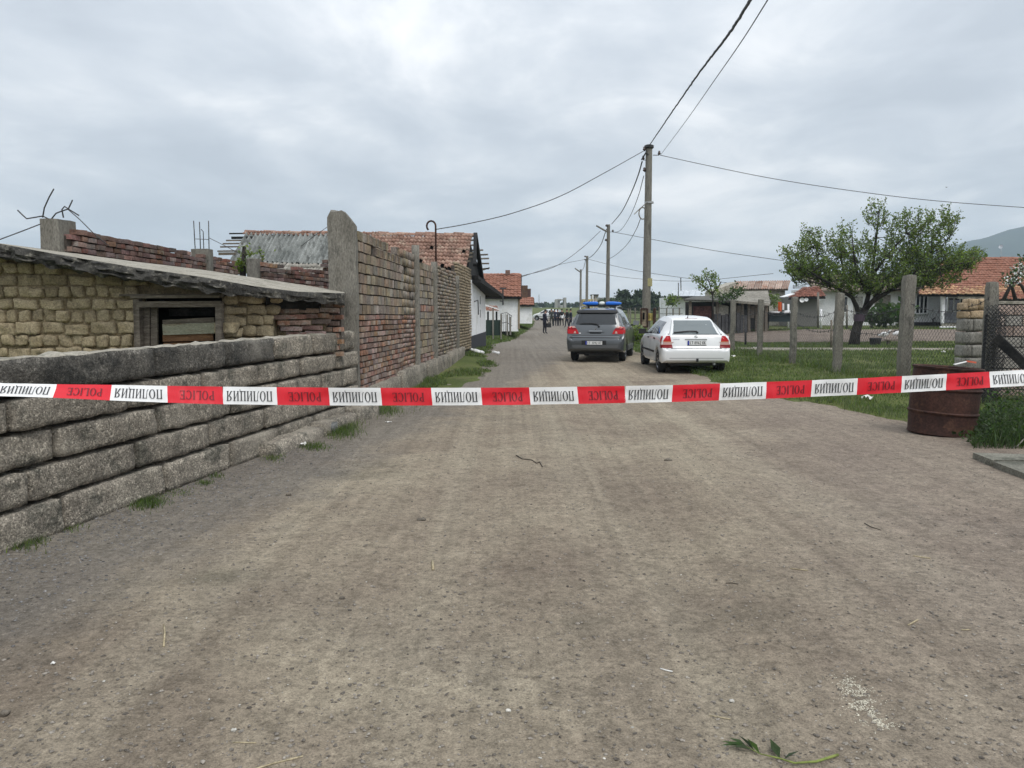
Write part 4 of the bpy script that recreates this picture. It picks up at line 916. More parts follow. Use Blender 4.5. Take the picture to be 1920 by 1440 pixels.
# plastered wall behind the mesh
t = thing("yard_wall", "low brick yard wall behind the chain-link mesh at the right edge", "brick wall", (10, 13.3, 0))
mb = MB(); mb.box((10.05, 13.42, .8), (4.2, .16, 1.78)); mb.build("mortar_core", mortar, t)
yb_v = [rough_block(.29, .14, .17, 3, 1, 2, .01, .006, s_, 10).mesh("brick", pmat("pinkish_block%d" % s_, *c, 4, 40, rnd=.15, bdist=.006)) for s_, c in enumerate([((.34, .28, .24), (.44, .37, .32)), ((.30, .28, .25), (.40, .375, .335)), ((.36, .27, .225), (.45, .35, .30))])]
for r_ in range(9):
    x = 8.02 + (r_ % 2) * .15
    while x < 12.0:
        piece("brick", yb_v[1 if R.random() < (.7 if r_ < 6 else .25) else R.choice((0, 2))], Matrix.Translation((x + .145, 13.31 + R.uniform(-.006, .006), .02 + r_ * .183 + .09)), t); x += .30
mb = MB(); mb.box((10.05, 13.38, 1.70), (4.25, .30, .05)); mb.build("coping", conc_top, t)
# concrete fence posts
def fpost(px, ytop, d, wpx, label, lean=0., ydn=None):
    p = P(px, ytop, d); z0 = hb(p.x, d) - .25; w_ = wpx / F * d
    me = rough_block(w_, w_ * .9, p.z - z0, 3, 3, 18, w_ * .16, .016, int(px), 3.2)
    for k, v in enumerate(me.v):
        f = (v[2] + (p.z - z0) / 2) / (p.z - z0); me.v[k] = (p.x + v[0] * (1 + .06 * nz(f * 7, px, 1)) + lean * f + .02 * nz(f * 4, px, 3), d + v[1], z0 + f * (p.z - z0))
    return me.top("fence_post", conc_post, label, "fence post", "concrete fence posts on the right", True, 50)
fpost(1861, 528, 12.55, 19, "concrete fence post rising behind the tan bricks of the pillar")
fpost(1702, 515, 15.0, 21, "tall rounded concrete fence post in front of the white house", .04)
fpost(1575, 549, 18.0, 15, "concrete fence post left of the apple tree trunk")
fpost(1490, 557, 20.9, 11, "slim concrete fence post between the shed and the apple tree")
fpost(1427, 561, 23.8, 10, "slim concrete fence post in front of the shed doorway")
fpost(1375, 562, 26.7, 9, "pale concrete fence post just right of the white car")
for (px, yt, d, lab) in ((1700, 590, 33, 0), (1535, 572, 41, 1), (1478, 570, 45, 2), (1585, 580, 43, 3)):
    pass
# chain link: diamonds of thin wire
def chainlink(name, label, fn, nu, nv, r, parent=None):
    """fn(u,v)->point; nu x nv diamonds"""
    V = []; Fc = []
    def seg(a, b):
        d = (b - a).normalized(); s = d.cross(Vector((.3, .9, .2))).normalized() * r; q = d.cross(s).normalized() * r; n0 = len(V)
        for p in (a, b):
            for k in range(3): an = 2.094 * k; V.append(tuple(p + s * math.cos(an) + q * math.sin(an)))
        for k in range(3): Fc.append((n0 + k, n0 + (k + 1) % 3, n0 + 3 + (k + 1) % 3, n0 + 3 + k))
    for i in range(nu):
        for j in range(nv):
            u0, u1, um = i / nu, (i + 1) / nu, (i + .5) / nu; v0, v1, vm = j / nv, (j + 1) / nv, (j + .5) / nv
            a, b, c, d = fn(um, v0), fn(u1, vm), fn(um, v1), fn(u0, vm)
            for p, q in ((a, b), (b, c), (c, d), (d, a)): seg(p, q)
    o = bpy.data.objects.new(name, np_mesh(name, V, Fc, wire_m)); place(o, parent); o['kind'] = 'stuff'; return o
t = thing("chain_link_fence", "chain-link mesh stretched before the brick yard wall at the right edge", "fence", (7.6, 12.3, 0))
ma, mb2 = P(1846, 600, 12.3).x, 10.6
chainlink("mesh", "", lambda u, v: Vector((ma + (mb2 - ma) * u + .02 * nz(u * 9, v * 6, 1), 12.3 + .05 * nz(u * 4, v * 3, 2) - .08 * u, .02 + 1.62 * v + .05 * nz(u * 5, v * 3, 5))), 46, 23, .0062, t)
chainlink("folded_mesh", "", lambda u, v: Vector((ma + .24 * u + .02 * nz(u * 3, v * 9, 4), 12.24 + .04 * nz(u * 4, v * 5, 7), .0 + 1.6 * v)), 5, 26, .0060, t)
chainlink("folded_mesh", "", lambda u, v: Vector((ma + .03 + .25 * u + .03 * nz(u * 3, v * 7, 14), 12.19 + .05 * nz(u * 4, v * 5, 17), .05 + 1.5 * v)), 5, 24, .0065, t)
pp = P(1857, 600, 12.2).x; mb = MB(); mb.tube([(pp, 12.33, -.1), (pp + .01, 12.33, 1.5)], .025, 8); mb.build("inner_stake", wire_m, t)
# dark plank leaning across the mesh
a_, b_ = P(1868, 632, 12.15), P(1955, 716, 11.6); mb = MB(); mb.beam(a_, b_, .05, .14); mb.top("leaning_plank", wood_black, "dark charred plank leaning diagonally against the chain-link mesh", "plank")
# fence between the posts, running away from us
t = thing("wire_fence", "sagging chain-link and barbed wire running between the concrete fence posts", "fence", (7.7, 18, .1))
def fz_(u, v):
    y = 12.9 + 13.8 * u; x = 7.68 + .03 * nz(u * 30, v * 4, 1); zt = 1.35 + .06 * math.sin(u * 30)
    return Vector((x, y, hb(x, y) + .05 + zt * v))
chainlink("mesh", "", fz_, 130, 12, .0026, t)
mb = MB()
for (d0, z0_, d1, z1_) in ((12.5, 1.75, 15, 1.70), (15, 1.68, 18, 1.62), (18, 1.62, 20.9, 1.50), (20.9, 1.6, 23.8, 1.55), (23.8, 1.6, 26.7, 1.5), (15, 1.25, 18, 1.2), (18, 1.18, 20.9, 1.2)):
    pts = [Vector((7.7 + .02 * R.uniform(-1, 1), d0 + (d1 - d0) * k / 24, z0_ + (z1_ - z0_) * k / 24 - .18 * 4 * (k / 24) * (1 - k / 24) + R.uniform(-.01, .01))) for k in range(25)]
    mb.tube(pts, .006, 4)
    for p in pts[::2]:
        mb.beam(p + Vector((0, -.02, -.03)), p + Vector((0, .02, .03)), .006, .006, (1, 0, 0)); mb.beam(p + Vector((0, .02, -.03)), p + Vector((0, -.02, .03)), .006, .006, (1, 0, 0))
mb.build("barbed_wire", wire_m, t)
# slab on the ground at the right edge
sl = [G(1824, 856, .03), G(1852, 853, .03), G(1990, 872, .03), G(2010, 930, .03), G(1925, 897, .03), G(1873, 872, .03)]
mb = MB(); mb.prism([p - Vector((0, 0, .05)) for p in [G(1824, 852, .04), G(1930, 855, .04), G(1930, 866, .04), G(1860, 866, .04)]], (0, 0, .07)); mb.top("paving_slab", conc, "flat grey concrete slab half buried at the right edge of the lane", "slab", fix=True)
mb = MB(); mb.prism([p - Vector((0, 0, .05)) for p in [G(1862, 868, .035), G(1960, 868, .035), G(2000, 915, .035), G(1925, 892, .035)]], (0, 0, .065)); mb.top("paving_slab", conc, "second flat slab nearer the camera at the right edge", "slab", fix=True)
wire([(1920, 823), (1908, 836), (1895, 842), (1872, 843)], 8.7, .007, "pale hose end curling out of the weeds by the slab", "hose", conc_post, "hose")
# ------------------------------------------------------------------ glyphs (polygons in a 1-high cell)
def rc(x0, y0, x1, y1): return [(x0, y0), (x1, y0), (x1, y1), (x0, y1)]
def ringq(cx_, cy_, rx, ry, ix, iy, a0=0., a1=2 * math.pi, n=14):
    out = []
    for k in range(n):
        a, b = a0 + (a1 - a0) * k / n, a0 + (a1 - a0) * (k + 1) / n
        out.append([(cx_ + ix * math.cos(a), cy_ + iy * math.sin(a)), (cx_ + rx * math.cos(a), cy_ + ry * math.sin(a)), (cx_ + rx * math.cos(b), cy_ + ry * math.sin(b)), (cx_ + ix * math.cos(b), cy_ + iy * math.sin(b))])
    return out
def stm(x, wd=.13, top=1, bot=1):
    q = [rc(x, 0, x + wd, 1)]
    if bot: q.append(rc(x - .06, 0, x + wd + .06, .045))
    if top: q.append(rc(x - .06, .955, x + wd + .06, 1))
    return q
def serif(ch):
    if ch == 'П': return stm(.08) + stm(.49) + [rc(.2, .94, .5, 1)], .72
    if ch == 'О' or ch == 'O': return ringq(.36, .5, .33, .52, .19, .47, n=20), .72
    if ch == 'Л': return stm(.49) + [[(.20, 1), (.26, 1), (.20, .2), (.13, .12)], [(.0, .0), (.10, .0), (.2, .2), (.12, .16)], rc(.16, .94, .5, 1)], .72
    if ch == 'И': return stm(.08) + stm(.49) + [[(.2, .14), (.2, .24), (.5, .86), (.5, .76)]], .72
    if ch == 'Ц': return stm(.08) + stm(.47) + [rc(.06, 0, .70, .06), [(.62, 0), (.70, 0), (.70, -.2), (.66, -.2)]], .74
    if ch == 'Я': return stm(.47) + ringq(.40, .74, .31, .26, .17, .21, math.pi / 2, 3 * math.pi / 2, 10) + [rc(.38, .95, .5, 1), rc(.36, .48, .5, .53), [(.30, .48), (.42, .48), (.20, 0), (.06, 0)], rc(.0, 0, .16, .045)], .70
    if ch == 'P': return stm(.08) + ringq(.24, .74, .33, .26, .19, .21, -math.pi / 2, math.pi / 2, 10) + [rc(.2, .95, .26, 1), rc(.2, .48, .26, .53)], .64
    if ch == 'L': return stm(.08) + [rc(.2, 0, .56, .06), [(.50, .06), (.56, .06), (.56, .26), (.54, .26)]], .64
    if ch == 'I': return stm(.08), .34
    if ch == 'C': return ringq(.37, .5, .34, .52, .20, .47, .75, 2 * math.pi - .75, 18) + [rc(.58, .68, .63, .98)], .70
    if ch == 'E': return stm(.08) + [rc(.2, 0, .56, .06), rc(.2, .94, .54, 1), rc(.2, .47, .42, .53), [(.50, .06), (.56, .06), (.56, .26), (.54, .26)], [(.48, .94), (.54, .94), (.54, .76), (.52, .76)], rc(.40, .4, .44, .6)], .66
def bar(a, b, th=.15):
    d = Vector((b[0] - a[0], b[1] - a[1])).normalized(); n = Vector((-d.y, d.x)) * th / 2
    return [(a[0] - n.x, a[1] - n.y), (b[0] - n.x, b[1] - n.y), (b[0] + n.x, b[1] + n.y), (a[0] + n.x, a[1] + n.y)]
def sans(ch):
    w_ = .58
    if ch == 'C': return ringq(.30, .5, .28, .5, .14, .36, .9, 2 * math.pi - .9, 16), w_
    if ch == 'T': return [rc(.02, .86, .56, 1), rc(.22, 0, .37, .86)], w_
    if ch == '8': return ringq(.29, .27, .27, .27, .13, .14) + ringq(.29, .75, .24, .25, .11, .12), w_
    if ch == '9': return ringq(.29, .70, .27, .30, .13, .16) + [bar((.48, .66), (.22, 0))], w_
    if ch == '4': return [bar((.34, 1), (.06, .30)), rc(.03, .22, .56, .35), rc(.36, 0, .50, .62)], w_
    if ch == '2': return ringq(.29, .72, .26, .28, .12, .15, -.5, math.pi * .95, 12) + [bar((.50, .60), (.10, .08)), rc(.04, 0, .54, .14)], w_
    if ch == 'K': return [rc(.04, 0, .19, 1), bar((.16, .45), (.52, 1)), bar((.24, .55), (.54, 0))], w_
    if ch == '3': return ringq(.26, .27, .28, .27, .14, .14, -2.4, 1.6, 12) + ringq(.26, .75, .25, .25, .11, .12, -1.6, 2.4, 12), w_
    if ch == '0': return ringq(.29, .5, .27, .5, .13, .36, n=18), w_
    return [], .3
def layout(text, fn):
    out = []; x = 0
    for ch in text:
        g, adv = fn(ch); out += [[(x + u, v) for u, v in poly] for poly in g]; x += adv + (.08 if fn is sans else .03)
    return out, x
# ------------------------------------------------------------------ police tape across the lane
tape_tab = [(-160, 703, 718), (-60, 713, 731), (0, 720, 741), (100, 721.5, 744), (200, 722.5, 749), (310, 724, 754), (420, 725.5, 757.5), (520, 726, 759), (640, 726.8, 760.5), (800, 727, 760.5), (960, 726, 760), (1100, 724, 757.8), (1170, 722.6, 756.5), (1270, 720.5, 754.5), (1400, 716, 750.5), (1520, 711, 746), (1610, 707.5, 741.5), (1690, 704.5, 737), (1775, 700.5, 732), (1860, 697, 726), (1920, 694, 723), (2020, 687, 717), (2130, 680, 711)]
tA, tB_ = Vector((-2.05 , 3.25)), Vector((2.2, 3.72)); td = (tB_ - tA)
def tline(px):
    rx = (px - 960) / F * .995; A_ = td.x - rx * td.y   # tA.x + s td.x = rx (tA.y + s td.y)
    s = (rx * tA.y - tA.x) / A_; return tA.y + s * td.y
def tape_pt(px, v, lift=0.):
    """v: 0 bottom .. 1 top; lift towards the camera"""
    for (a, t0, b0), (b, t1_, b1) in zip(tape_tab, tape_tab[1:]):
        if a <= px <= b: f = (px - a) / (b - a); yt, yb = t0 + (t1_ - t0) * f, b0 + (b1 - b0) * f
    d = tline(px); c = P(px, (yt + yb) / 2, d); app = (yb - yt) / F * d; W_ = .079
    cs = min(.995, app / W_); ang = math.acos(cs); k = (v - .5) * W_
    wr = .007 * nz(px * .012, v * 1.5, 3) + .0035 * nz(px * .06, v * .7, 6) * (1.8 if px > 1350 else .8)
    return c + Vector((0, k * math.sin(ang) + wr, k * cs)) + Vector((0, -lift * cs, lift * math.sin(ang)))
bnds = [-238, -120, -6, 103, 208, 314, 418, 519.5, 617, 715, 809.5, 903, 993.5, 1083.5, 1172, 1260.5, 1349, 1436.5, 1521.5, 1607, 1690.5, 1774.5, 1856, 1938, 2018, 2096]
bnds = [b for b in bnds if b >= -160] ; bnds = [-150] + bnds
def tmat(name, c):
    m = pmat(name, tuple(v * .94 for v in c), c, 6, 14, rough=.36, bump=.55, bdist=.004, fineamt=.03, spec=.45, stretch=(1.6, 1.6, .5))
    return m
t_white = tmat("tape_white", (.80, .80, .79)); t_red = tmat("tape_red", (.66, .012, .025)); t_ink = flat("tape_ink", (.014, .014, .016), .5); t_ink2 = flat("tape_ink_on_red", (.11, .004, .01), .5)
cpt = tape_pt(960, .5)
tape = thing("police_tape", "red and white police barrier tape stretched across the lane, lettering upside down", "barrier tape", cpt)
for k, (a, b) in enumerate(zip(bnds, bnds[1:])):
    red = (k % 2 == 0) if bnds[1] == -120 else (k % 2 == 1)
    # segment starting at 103 is red
    red = (round(bnds.index(a) - bnds.index(103)) % 2 == 0)
    sl_ = 3.0 if k < 6 else (1.5 if k < 14 else -1.0)
    mb = MB(); nu = 44
    def fp(u, v, lift=0.): return tape_pt(min(2129, max(-159, a + (b - a) * u + (.5 - v) * sl_ * 2 + (2 * math.sin(v * math.pi) if u > .9 and red and k > 15 else 0) * 0)), v, lift)
    mb.grid(lambda u, v: fp(u, v), nu, 10)
    seg = mb.build("red_section" if red else "white_section", t_red if red else t_white, tape, True)
    if b - a < 60: continue
    polys, W_ = layout("POLICE" if red else "ПОЛИЦИЯ", serif)
    fill = .64 if red else .86; hv = .50 if red else .56
    mb = MB()
    for j, poly in enumerate(polys):
        q = []
        for (x, y) in poly:
            u = x / W_; U = .5 + (.5 - u) * fill + (.03 if red else -.01); Vv = .47 + (.5 - y) * hv   # turned by 180 degrees
            q.append(fp(U, Vv, .0030 + .00008 * (j % 9)))
        mb.add(q, [tuple(range(len(q)))])
    mb.build("lettering", t_ink2 if red else t_ink, seg)
# ------------------------------------------------------------------ cars
glass_d = flat("dark_glass", (.012, .014, .016), .06, spec=.8); glass_l = flat("sky_reflect_glass", (.13, .155, .16), .08, spec=.9)  # the lighter glass has the sky's reflection put into its colour
tyre_m = flat("tyre", (.010, .010, .011), .85); rim_m = flat("rim", (.32, .33, .34), .35, .8); trim_m = flat("black_plastic", (.012, .012, .013), .6)
plate_w = flat("plate_white", (.75, .75, .74), .5); plate_b = flat("plate_blue", (.01, .03, .30), .5); chrome = flat("chrome", (.6, .6, .62), .18, .95)
lamp_red = flat("lamp_red", (.42, .006, .010), .3, spec=.25); lamp_dkr = flat("lamp_dark_red", (.20, .004, .007), .3, spec=.25); lamp_clear = flat("lamp_clear", (.48, .30, .26), .25, spec=.4); lamp_amber = flat("lamp_amber", (.45, .12, .05), .3, spec=.3)
def loft(stations, wheel_y, wr_, und=.24):
    """stations: (y, w, zb, belt, wbelt, wroof, ztop); returns mesh builder with both sides"""
    ys_ = sorted(set([s[0] for s in stations] + [wy + wr_ * math.cos(math.pi * k / 10) for wy in wheel_y for k in range(11)]))
    def at(y):
        for a, b in zip(stations, stations[1:]):
            if a[0] <= y <= b[0]: f = (y - a[0]) / (b[0] - a[0]); return [u + (v - u) * f for u, v in zip(a, b)]
        return list(stations[-1])
    mb = MB(); rings = []
    for y in ys_:
        _, w_, zb, be, wb_, wro, zt = at(y); za = zb
        for wy in wheel_y:
            if abs(y - wy) <= wr_ + 1e-6: za = max(za, .30 + math.sqrt(max(0, wr_ ** 2 - (y - wy) ** 2)) * 1.0 - 0.0)
        za = min(za, be - .10); rnd_ = .055 * min(1, (zt - zb) / .5)
        half = [(0, zb + .0 if za == zb else zb), (w_ * .66, zb), (w_ * .66, za), (w_ * .965, za), (w_ * .99, za + .06 * (za == zb) + .004), (w_, max(.58, za + .05) if be > .7 else (za + be) / 2), (w_ * .992, max(be - .09, za + .07)), (wb_ + .012, be - .012), (wb_, be), (wb_ + (wro - wb_) * .5, be + (zt - be) * .52), (wro, zt - rnd_), (wro * .93, zt - rnd_ * .25), (wro * .55, zt + .012 * (zt > 1.2)), (0, zt + .018 * (zt > 1.2))]
        full = [Vector((x, y, z)) for x, z in half] + [Vector((-x, y, z)) for x, z in half[-2:0:-1]]; rings.append(full)
    n = len(rings[0]); vs = [v for r_ in rings for v in r_]
    fs = [(i * n + j, i * n + (j + 1) % n, (i + 1) * n + (j + 1) % n, (i + 1) * n + j) for i in range(len(rings) - 1) for j in range(n)]
    fs += [tuple(range(n))[::-1], tuple(range((len(rings) - 1) * n, len(rings) * n))]
    mb.add(vs, fs); return mb
class Car:
    def __init__(s, name, label, paint, stations, wheel_y, wr_, wx, group=None):
        s.root = thing(name, label, "car", (0, 0, 0), group); s.mb = loft(stations, wheel_y, wr_ + .055); s.body = s.mb.build("body", paint, s.root, True, 32, fix=True)
        bm = bmesh.new(); bm.from_mesh(s.body.data); s.bvh = BVHTree.FromBMesh(bm); bm.free(); s.paint = paint
        for wy in wheel_y:
            for sx in (-1, 1): s.wheel(sx * wx, wy, wr_)
        mb = MB(); mb.box((0, (wheel_y[0] + wheel_y[1]) / 2, .26), (1.2, 3.6, .10)); mb.build("underbody", trim_m, s.root)
    def wheel(s, x, y, r):
        sg = 1 if x > 0 else -1; ax = Vector((sg, 0, 0)); mb = MB()
        mb.lathe([(r * .60, -.19), (r * .93, -.19), (r, -.16), (r, -.03), (r * .93, 0), (r * .66, .005), (r * .62, -.02)], (x, y, r), 28, ax); o = mb.build("wheel", tyre_m, s.root, True, 40)
        mb = MB(); mb.lathe([(r * .63, -.03), (r * .60, -.005), (r * .50, -.03), (r * .2, -.035), (r * .16, -.01), (.001, -.01)], (x, y, r), 28, ax)
        mb.build("rim", rim_m, o, True, 40)
        mb = MB()
        for k in range(7):
            a = 2 * math.pi * k / 7; d = Vector((0, math.cos(a), math.sin(a))); mb.beam(Vector((x - sg * .012, y, r)) + d * r * .28, Vector((x - sg * .012, y, r)) + d * r * .52, .03, .02, ax)
        mb.build("rim_slot", trim_m, o)
    def hit(s, a, b, view):
        if view == 'rear': o_, d = Vector((a, -6, b)), Vector((0, 1, 0))
        elif view == 'front': o_, d = Vector((a, 6, b)), Vector((0, -1, 0))
        elif view == 'left': o_, d = Vector((-4, a, b)), Vector((1, 0, 0))
        elif view == 'right': o_, d = Vector((4, a, b)), Vector((-1, 0, 0))
        else: o_, d = Vector((a, b, 4)), Vector((0, 0, -1))
        h, n, i, _ = s.bvh.ray_cast(o_, d)
        if h is None: return None, d
        if n.dot(d) > 0: n = -n
        return h, n
    def patch(s, name, poly, view, m, off=.006, n=(6, 4), parent=None, smooth_=True):
        """poly: 4 corners (bottom-left, bottom-right, top-right, top-left), projected onto the body along one axis"""
        nu, nv = n; q = [Vector(c) for c in poly]; grid = {}; 
        for j in range(nv + 1):
            for i in range(nu + 1):
                c = q[0].lerp(q[1], i / nu).lerp(q[3].lerp(q[2], i / nu), j / nv); h, nn = s.hit(c[0], c[1], view)
                grid[i, j] = None if h is None else (h + nn * off, h - nn * .004)
        mb = MB(); idx = {}; vs = []; fs = []
        for key, g in grid.items():
            if g is not None: idx[key] = len(vs); vs += [g[0], g[1]]
        for j in range(nv):
            for i in range(nu):
                ks = [(i, j), (i + 1, j), (i + 1, j + 1), (i, j + 1)]
                if all(k in idx for k in ks): fs.append(tuple(idx[k] for k in ks))
        for a, b in [((i, 0), (i + 1, 0)) for i in range(nu)] + [((i, nv), (i + 1, nv)) for i in range(nu)] + [((0, j), (0, j + 1)) for j in range(nv)] + [((nu, j), (nu, j + 1)) for j in range(nv)]:
            if a in idx and b in idx: fs.append((idx[a], idx[b], idx[b] + 1, idx[a] + 1))
        mb.add(vs, fs); return mb.build(name, m, parent or s.root, smooth_, 35, fix=True)
    def plate(s, x, z, text, wd=.46, hh=.10):
        h, n = s.hit(x, z, 'rear'); y = h.y - .012; up = Vector((0, 0, 1))
        mb = MB(); mb.box((x, y, z), (wd, .008, hh)); pl = mb.build("licence_plate", plate_w, s.root)
        mb = MB(); mb.box((x - wd / 2 + .022, y - .005, z), (.044, .004, hh)); mb.build("blue_band", plate_b, pl)
        polys, W_ = layout(text, sans); hgt = hh * .72; sc = min((wd - .075) / W_, hgt * .95); x0 = x - wd / 2 + .055 + ((wd - .065) - W_ * sc) / 2; mb = MB()
        for j, poly in enumerate(polys): mb.add([(x0 + u * sc, y - .0055 - .0002 * (j % 9), z - hgt / 2 + v * hgt) for u, v in poly], [tuple(range(len(poly)))])
        mb.build("lettering", trim_m, pl)
        mb = MB(); mb.box((x, y - .003, z - hh / 2 - .006), (wd + .01, .014, .012)); mb.build("plate_frame", trim_m, pl)
    def bx(s, name, c, sz, m, parent=None, rz=0): mb = MB(); mb.box(c, sz, Matrix.Rotation(rz, 3, 'Z') if rz else None); return mb.build(name, m, parent or s.root)
    def setpose(s, x, y, z, yaw):
        s.root.location = (x, y, z); s.root.rotation_euler = (0, 0, yaw)
carwhite = flat("white_paint", (.70, .71, .71), .25, spec=.5, coat=.6); cargrey = flat("dark_grey_paint", (.085, .093, .10), .30, .35, .5, .8)
# -- white hatchback
stA = [(-2.05, .70, .42, .56, .70, .60, .575), (-2.045, .77, .36, .58, .76, .66, .60), (-2.02, .815, .33, .62, .80, .70, .645), (-1.985, .835, .31, .655, .815, .72, .675), (-1.965, .84, .30, .70, .80, .74, .715), (-1.93, .845, .29, .90, .80, .70, .93), (-1.885, .848, .28, .945, .80, .665, .985), (-1.84, .85, .28, .95, .80, .655, 1.01),
       (-1.62, .852, .27, .955, .805, .590, 1.19), (-1.40, .854, .26, .955, .81, .535, 1.345), (-1.25, .855, .26, .955, .81, .525, 1.385), (-.9, .855, .26, .95, .815, .535, 1.42), (-.2, .855, .26, .94, .815, .54, 1.43), (.35, .855, .26, .93, .815, .53, 1.39), (.75, .855, .26, .92, .81, .57, 1.19), (1.12, .85, .26, .90, .80, .68, .965), (1.5, .84, .27, .83, .76, .66, .88), (1.85, .80, .30, .72, .70, .58, .77), (2.0, .72, .34, .60, .62, .5, .64), (2.05, .62, .40, .52, .55, .45, .55)]
A_ = Car("white_hatchback", "white hatchback parked beside the lane with its tail towards us", carwhite, stA, (-1.30, 1.31), .305, .825)
A_.patch("rear_window", [(-.63, .995), (.63, .995), (.505, 1.325), (-.505, 1.325)], 'rear', glass_l, .005, (12, 8))
A_.patch("rear_window_border", [(-.665, .985), (.665, .985), (.665, .998), (-.665, .998)], 'rear', trim_m, .004, (12, 1))
for sg, vw in ((-1, 'left'), (1, 'right')):
    A_.patch("side_window", [(-1.36, .985), (-.28, .965), (-.30, 1.31), (-1.16, 1.28)], vw, glass_d, .005, (10, 5))
    A_.patch("side_window", [(-.20, .963), (.90, .935), (.36, 1.26), (-.22, 1.31)], vw, glass_d, .005, (10, 5))
    A_.patch("door_handle", [(-.98, .84), (-.80, .84), (-.80, .875), (-.98, .875)], vw, trim_m, .02, (2, 1)); A_.patch("door_handle", [(-.02, .84), (.16, .84), (.16, .875), (-.02, .875)], vw, trim_m, .02, (2, 1))
    A_.patch("rub_strip", [(-.92, .50), (.95, .50), (.95, .55), (-.92, .55)], vw, trim_m, .012, (8, 1))
    for yy in (-.24, .98): A_.patch("door_gap", [(yy, .34), (yy + .012, .34), (yy + .012, .93), (yy, .93)], vw, trim_m, .002, (1, 8))
    # tail lamps: a rear face and a wrap on the flank, split in bands
    for (z0_, z1_, mm, nm) in ((.655, .735, lamp_dkr, "tail_lamp"), (.735, .80, lamp_clear, "reversing_lamp"), (.80, .825, lamp_amber, "indicator_lamp"), (.825, .945, lamp_red, "tail_lamp")):
        f = lambda z: .635 + (.945 - z) * -.20 + .02
        e0_, e1_ = (.575 + (z0_ - .655) * .20), (.575 + (z1_ - .655) * .20)
        o0, o1 = .83 - max(0, z0_ - .72) * .18, .83 - max(0, z1_ - .72) * .45
        q = [(sg * e0_, z0_), (sg * o0, z0_), (sg * o1, z1_), (sg * e1_, z1_)]
        if sg < 0: q = [q[1], q[0], q[3], q[2]]
        A_.patch(nm, q, 'rear', mm, .012, (5, 3))
        A_.patch(nm, [(-1.96, z0_), (-1.80 + (z1_ - .655) * .08, z0_), (-1.80 + (z1_ - .655) * .1, z1_), (-1.95, z1_)], vw, mm, .010, (4, 3))
    mbm = MB(); mbm.box((sg * .93, .62, 1.0), (.19, .10, .14)); mbm.build("door_mirror", trim_m, A_.root)
    A_.bx("mirror_foot", (sg * .84, .64, .96), (.12, .05, .05), trim_m)
A_.plate(.02, .785, "CT 8942 KK", .46, .105)
A_.patch("handle_strip", [(-.27, .858), (.27, .858), (.27, .878), (-.27, .878)], 'rear', flat("grey_strip", (.28, .29, .29), .5), .014, (6, 1))
mb = MB(); h, n_ = A_.hit(0, .935, 'rear'); polys = ringq(0, 0, .036, .036, .028, .028, n=20) + [bar((-.045, .008), (.01, .008), .012), bar((.045, -.008), (-.01, -.008), .012), bar((.01, .008), (-.01, -.008), .012)]
for j, poly in enumerate(polys): mb.add([(u, h.y - .012 - .0003 * (j % 5), .935 + v) for u, v in poly], [tuple(range(len(poly)))])
mb.build("emblem", chrome, A_.root)
A_.patch("model_script", [(-.56, .862), (-.40, .862), (-.40, .880), (-.56, .880)], 'rear', chrome, .006, (4, 1))
A_.patch("bumper_seam", [(-.62, .640), (.62, .640), (.62, .650), (-.62, .650)], 'rear', trim_m, .002, (8, 1))
A_.patch("bumper_shade_strip", [(-.66, .405), (.66, .405), (.66, .418), (-.66, .418)], 'rear', flat("shade_line", (.35, .36, .36), .5), .004, (8, 1))  # grey strip paints a line of shade low on the bumper
mb = MB(); pts = []
for (x, z) in ((.06, 1.005), (.03, 1.04), (-.15, 1.045), (-.36, 1.03), (-.52, 1.02)): h, n_ = A_.hit(x, z, 'rear'); pts.append(h + n_ * .03)
mb.tube(pts, [.022, .018, .014, .012, .008], 6); mb.tube([pts[2] + Vector((0, -.004, -.008)), pts[4] + Vector((0, 0, -.012))], .013, 5); mb.build("rear_wiper", trim_m, A_.root)
mb = MB(); mb.tube([(-.08, -1.28, 1.39), (-.09, -1.36, 1.43), (-.10, -1.56, 1.78)], [.016, .007, .003], 6); mb.build("aerial", trim_m, A_.root)
A_.bx("brake_light", (.0, -1.335, 1.372), (.30, .04, .018), lamp_dkr)
mb = MB(); mb.tube([(.44, -1.9, .27), (.44, -2.06, .27)], .03, 8); mb.build("exhaust", rim_m, A_.root)
A_.bx("towing_eye", (.02, -2.05, .36), (.05, .06, .08), trim_m)
A_.patch("windscreen", [(-.60, .99), (.60, .99), (.52, 1.34), (-.52, 1.34)], 'front', glass_d, .004, (10, 6))
for sg in (-1, 1): A_.patch("headlight", [(sg * .35, .62), (sg * .66, .64), (sg * .66, .74), (sg * .38, .70)], 'front', lamp_clear, .008, (4, 3))
rc_ = P(1308, 700, 18.85)
A_.setpose(rc_.x + .0, 18.85 + 2.05, hb(4.5, 20) - .03, math.radians(-1.0))
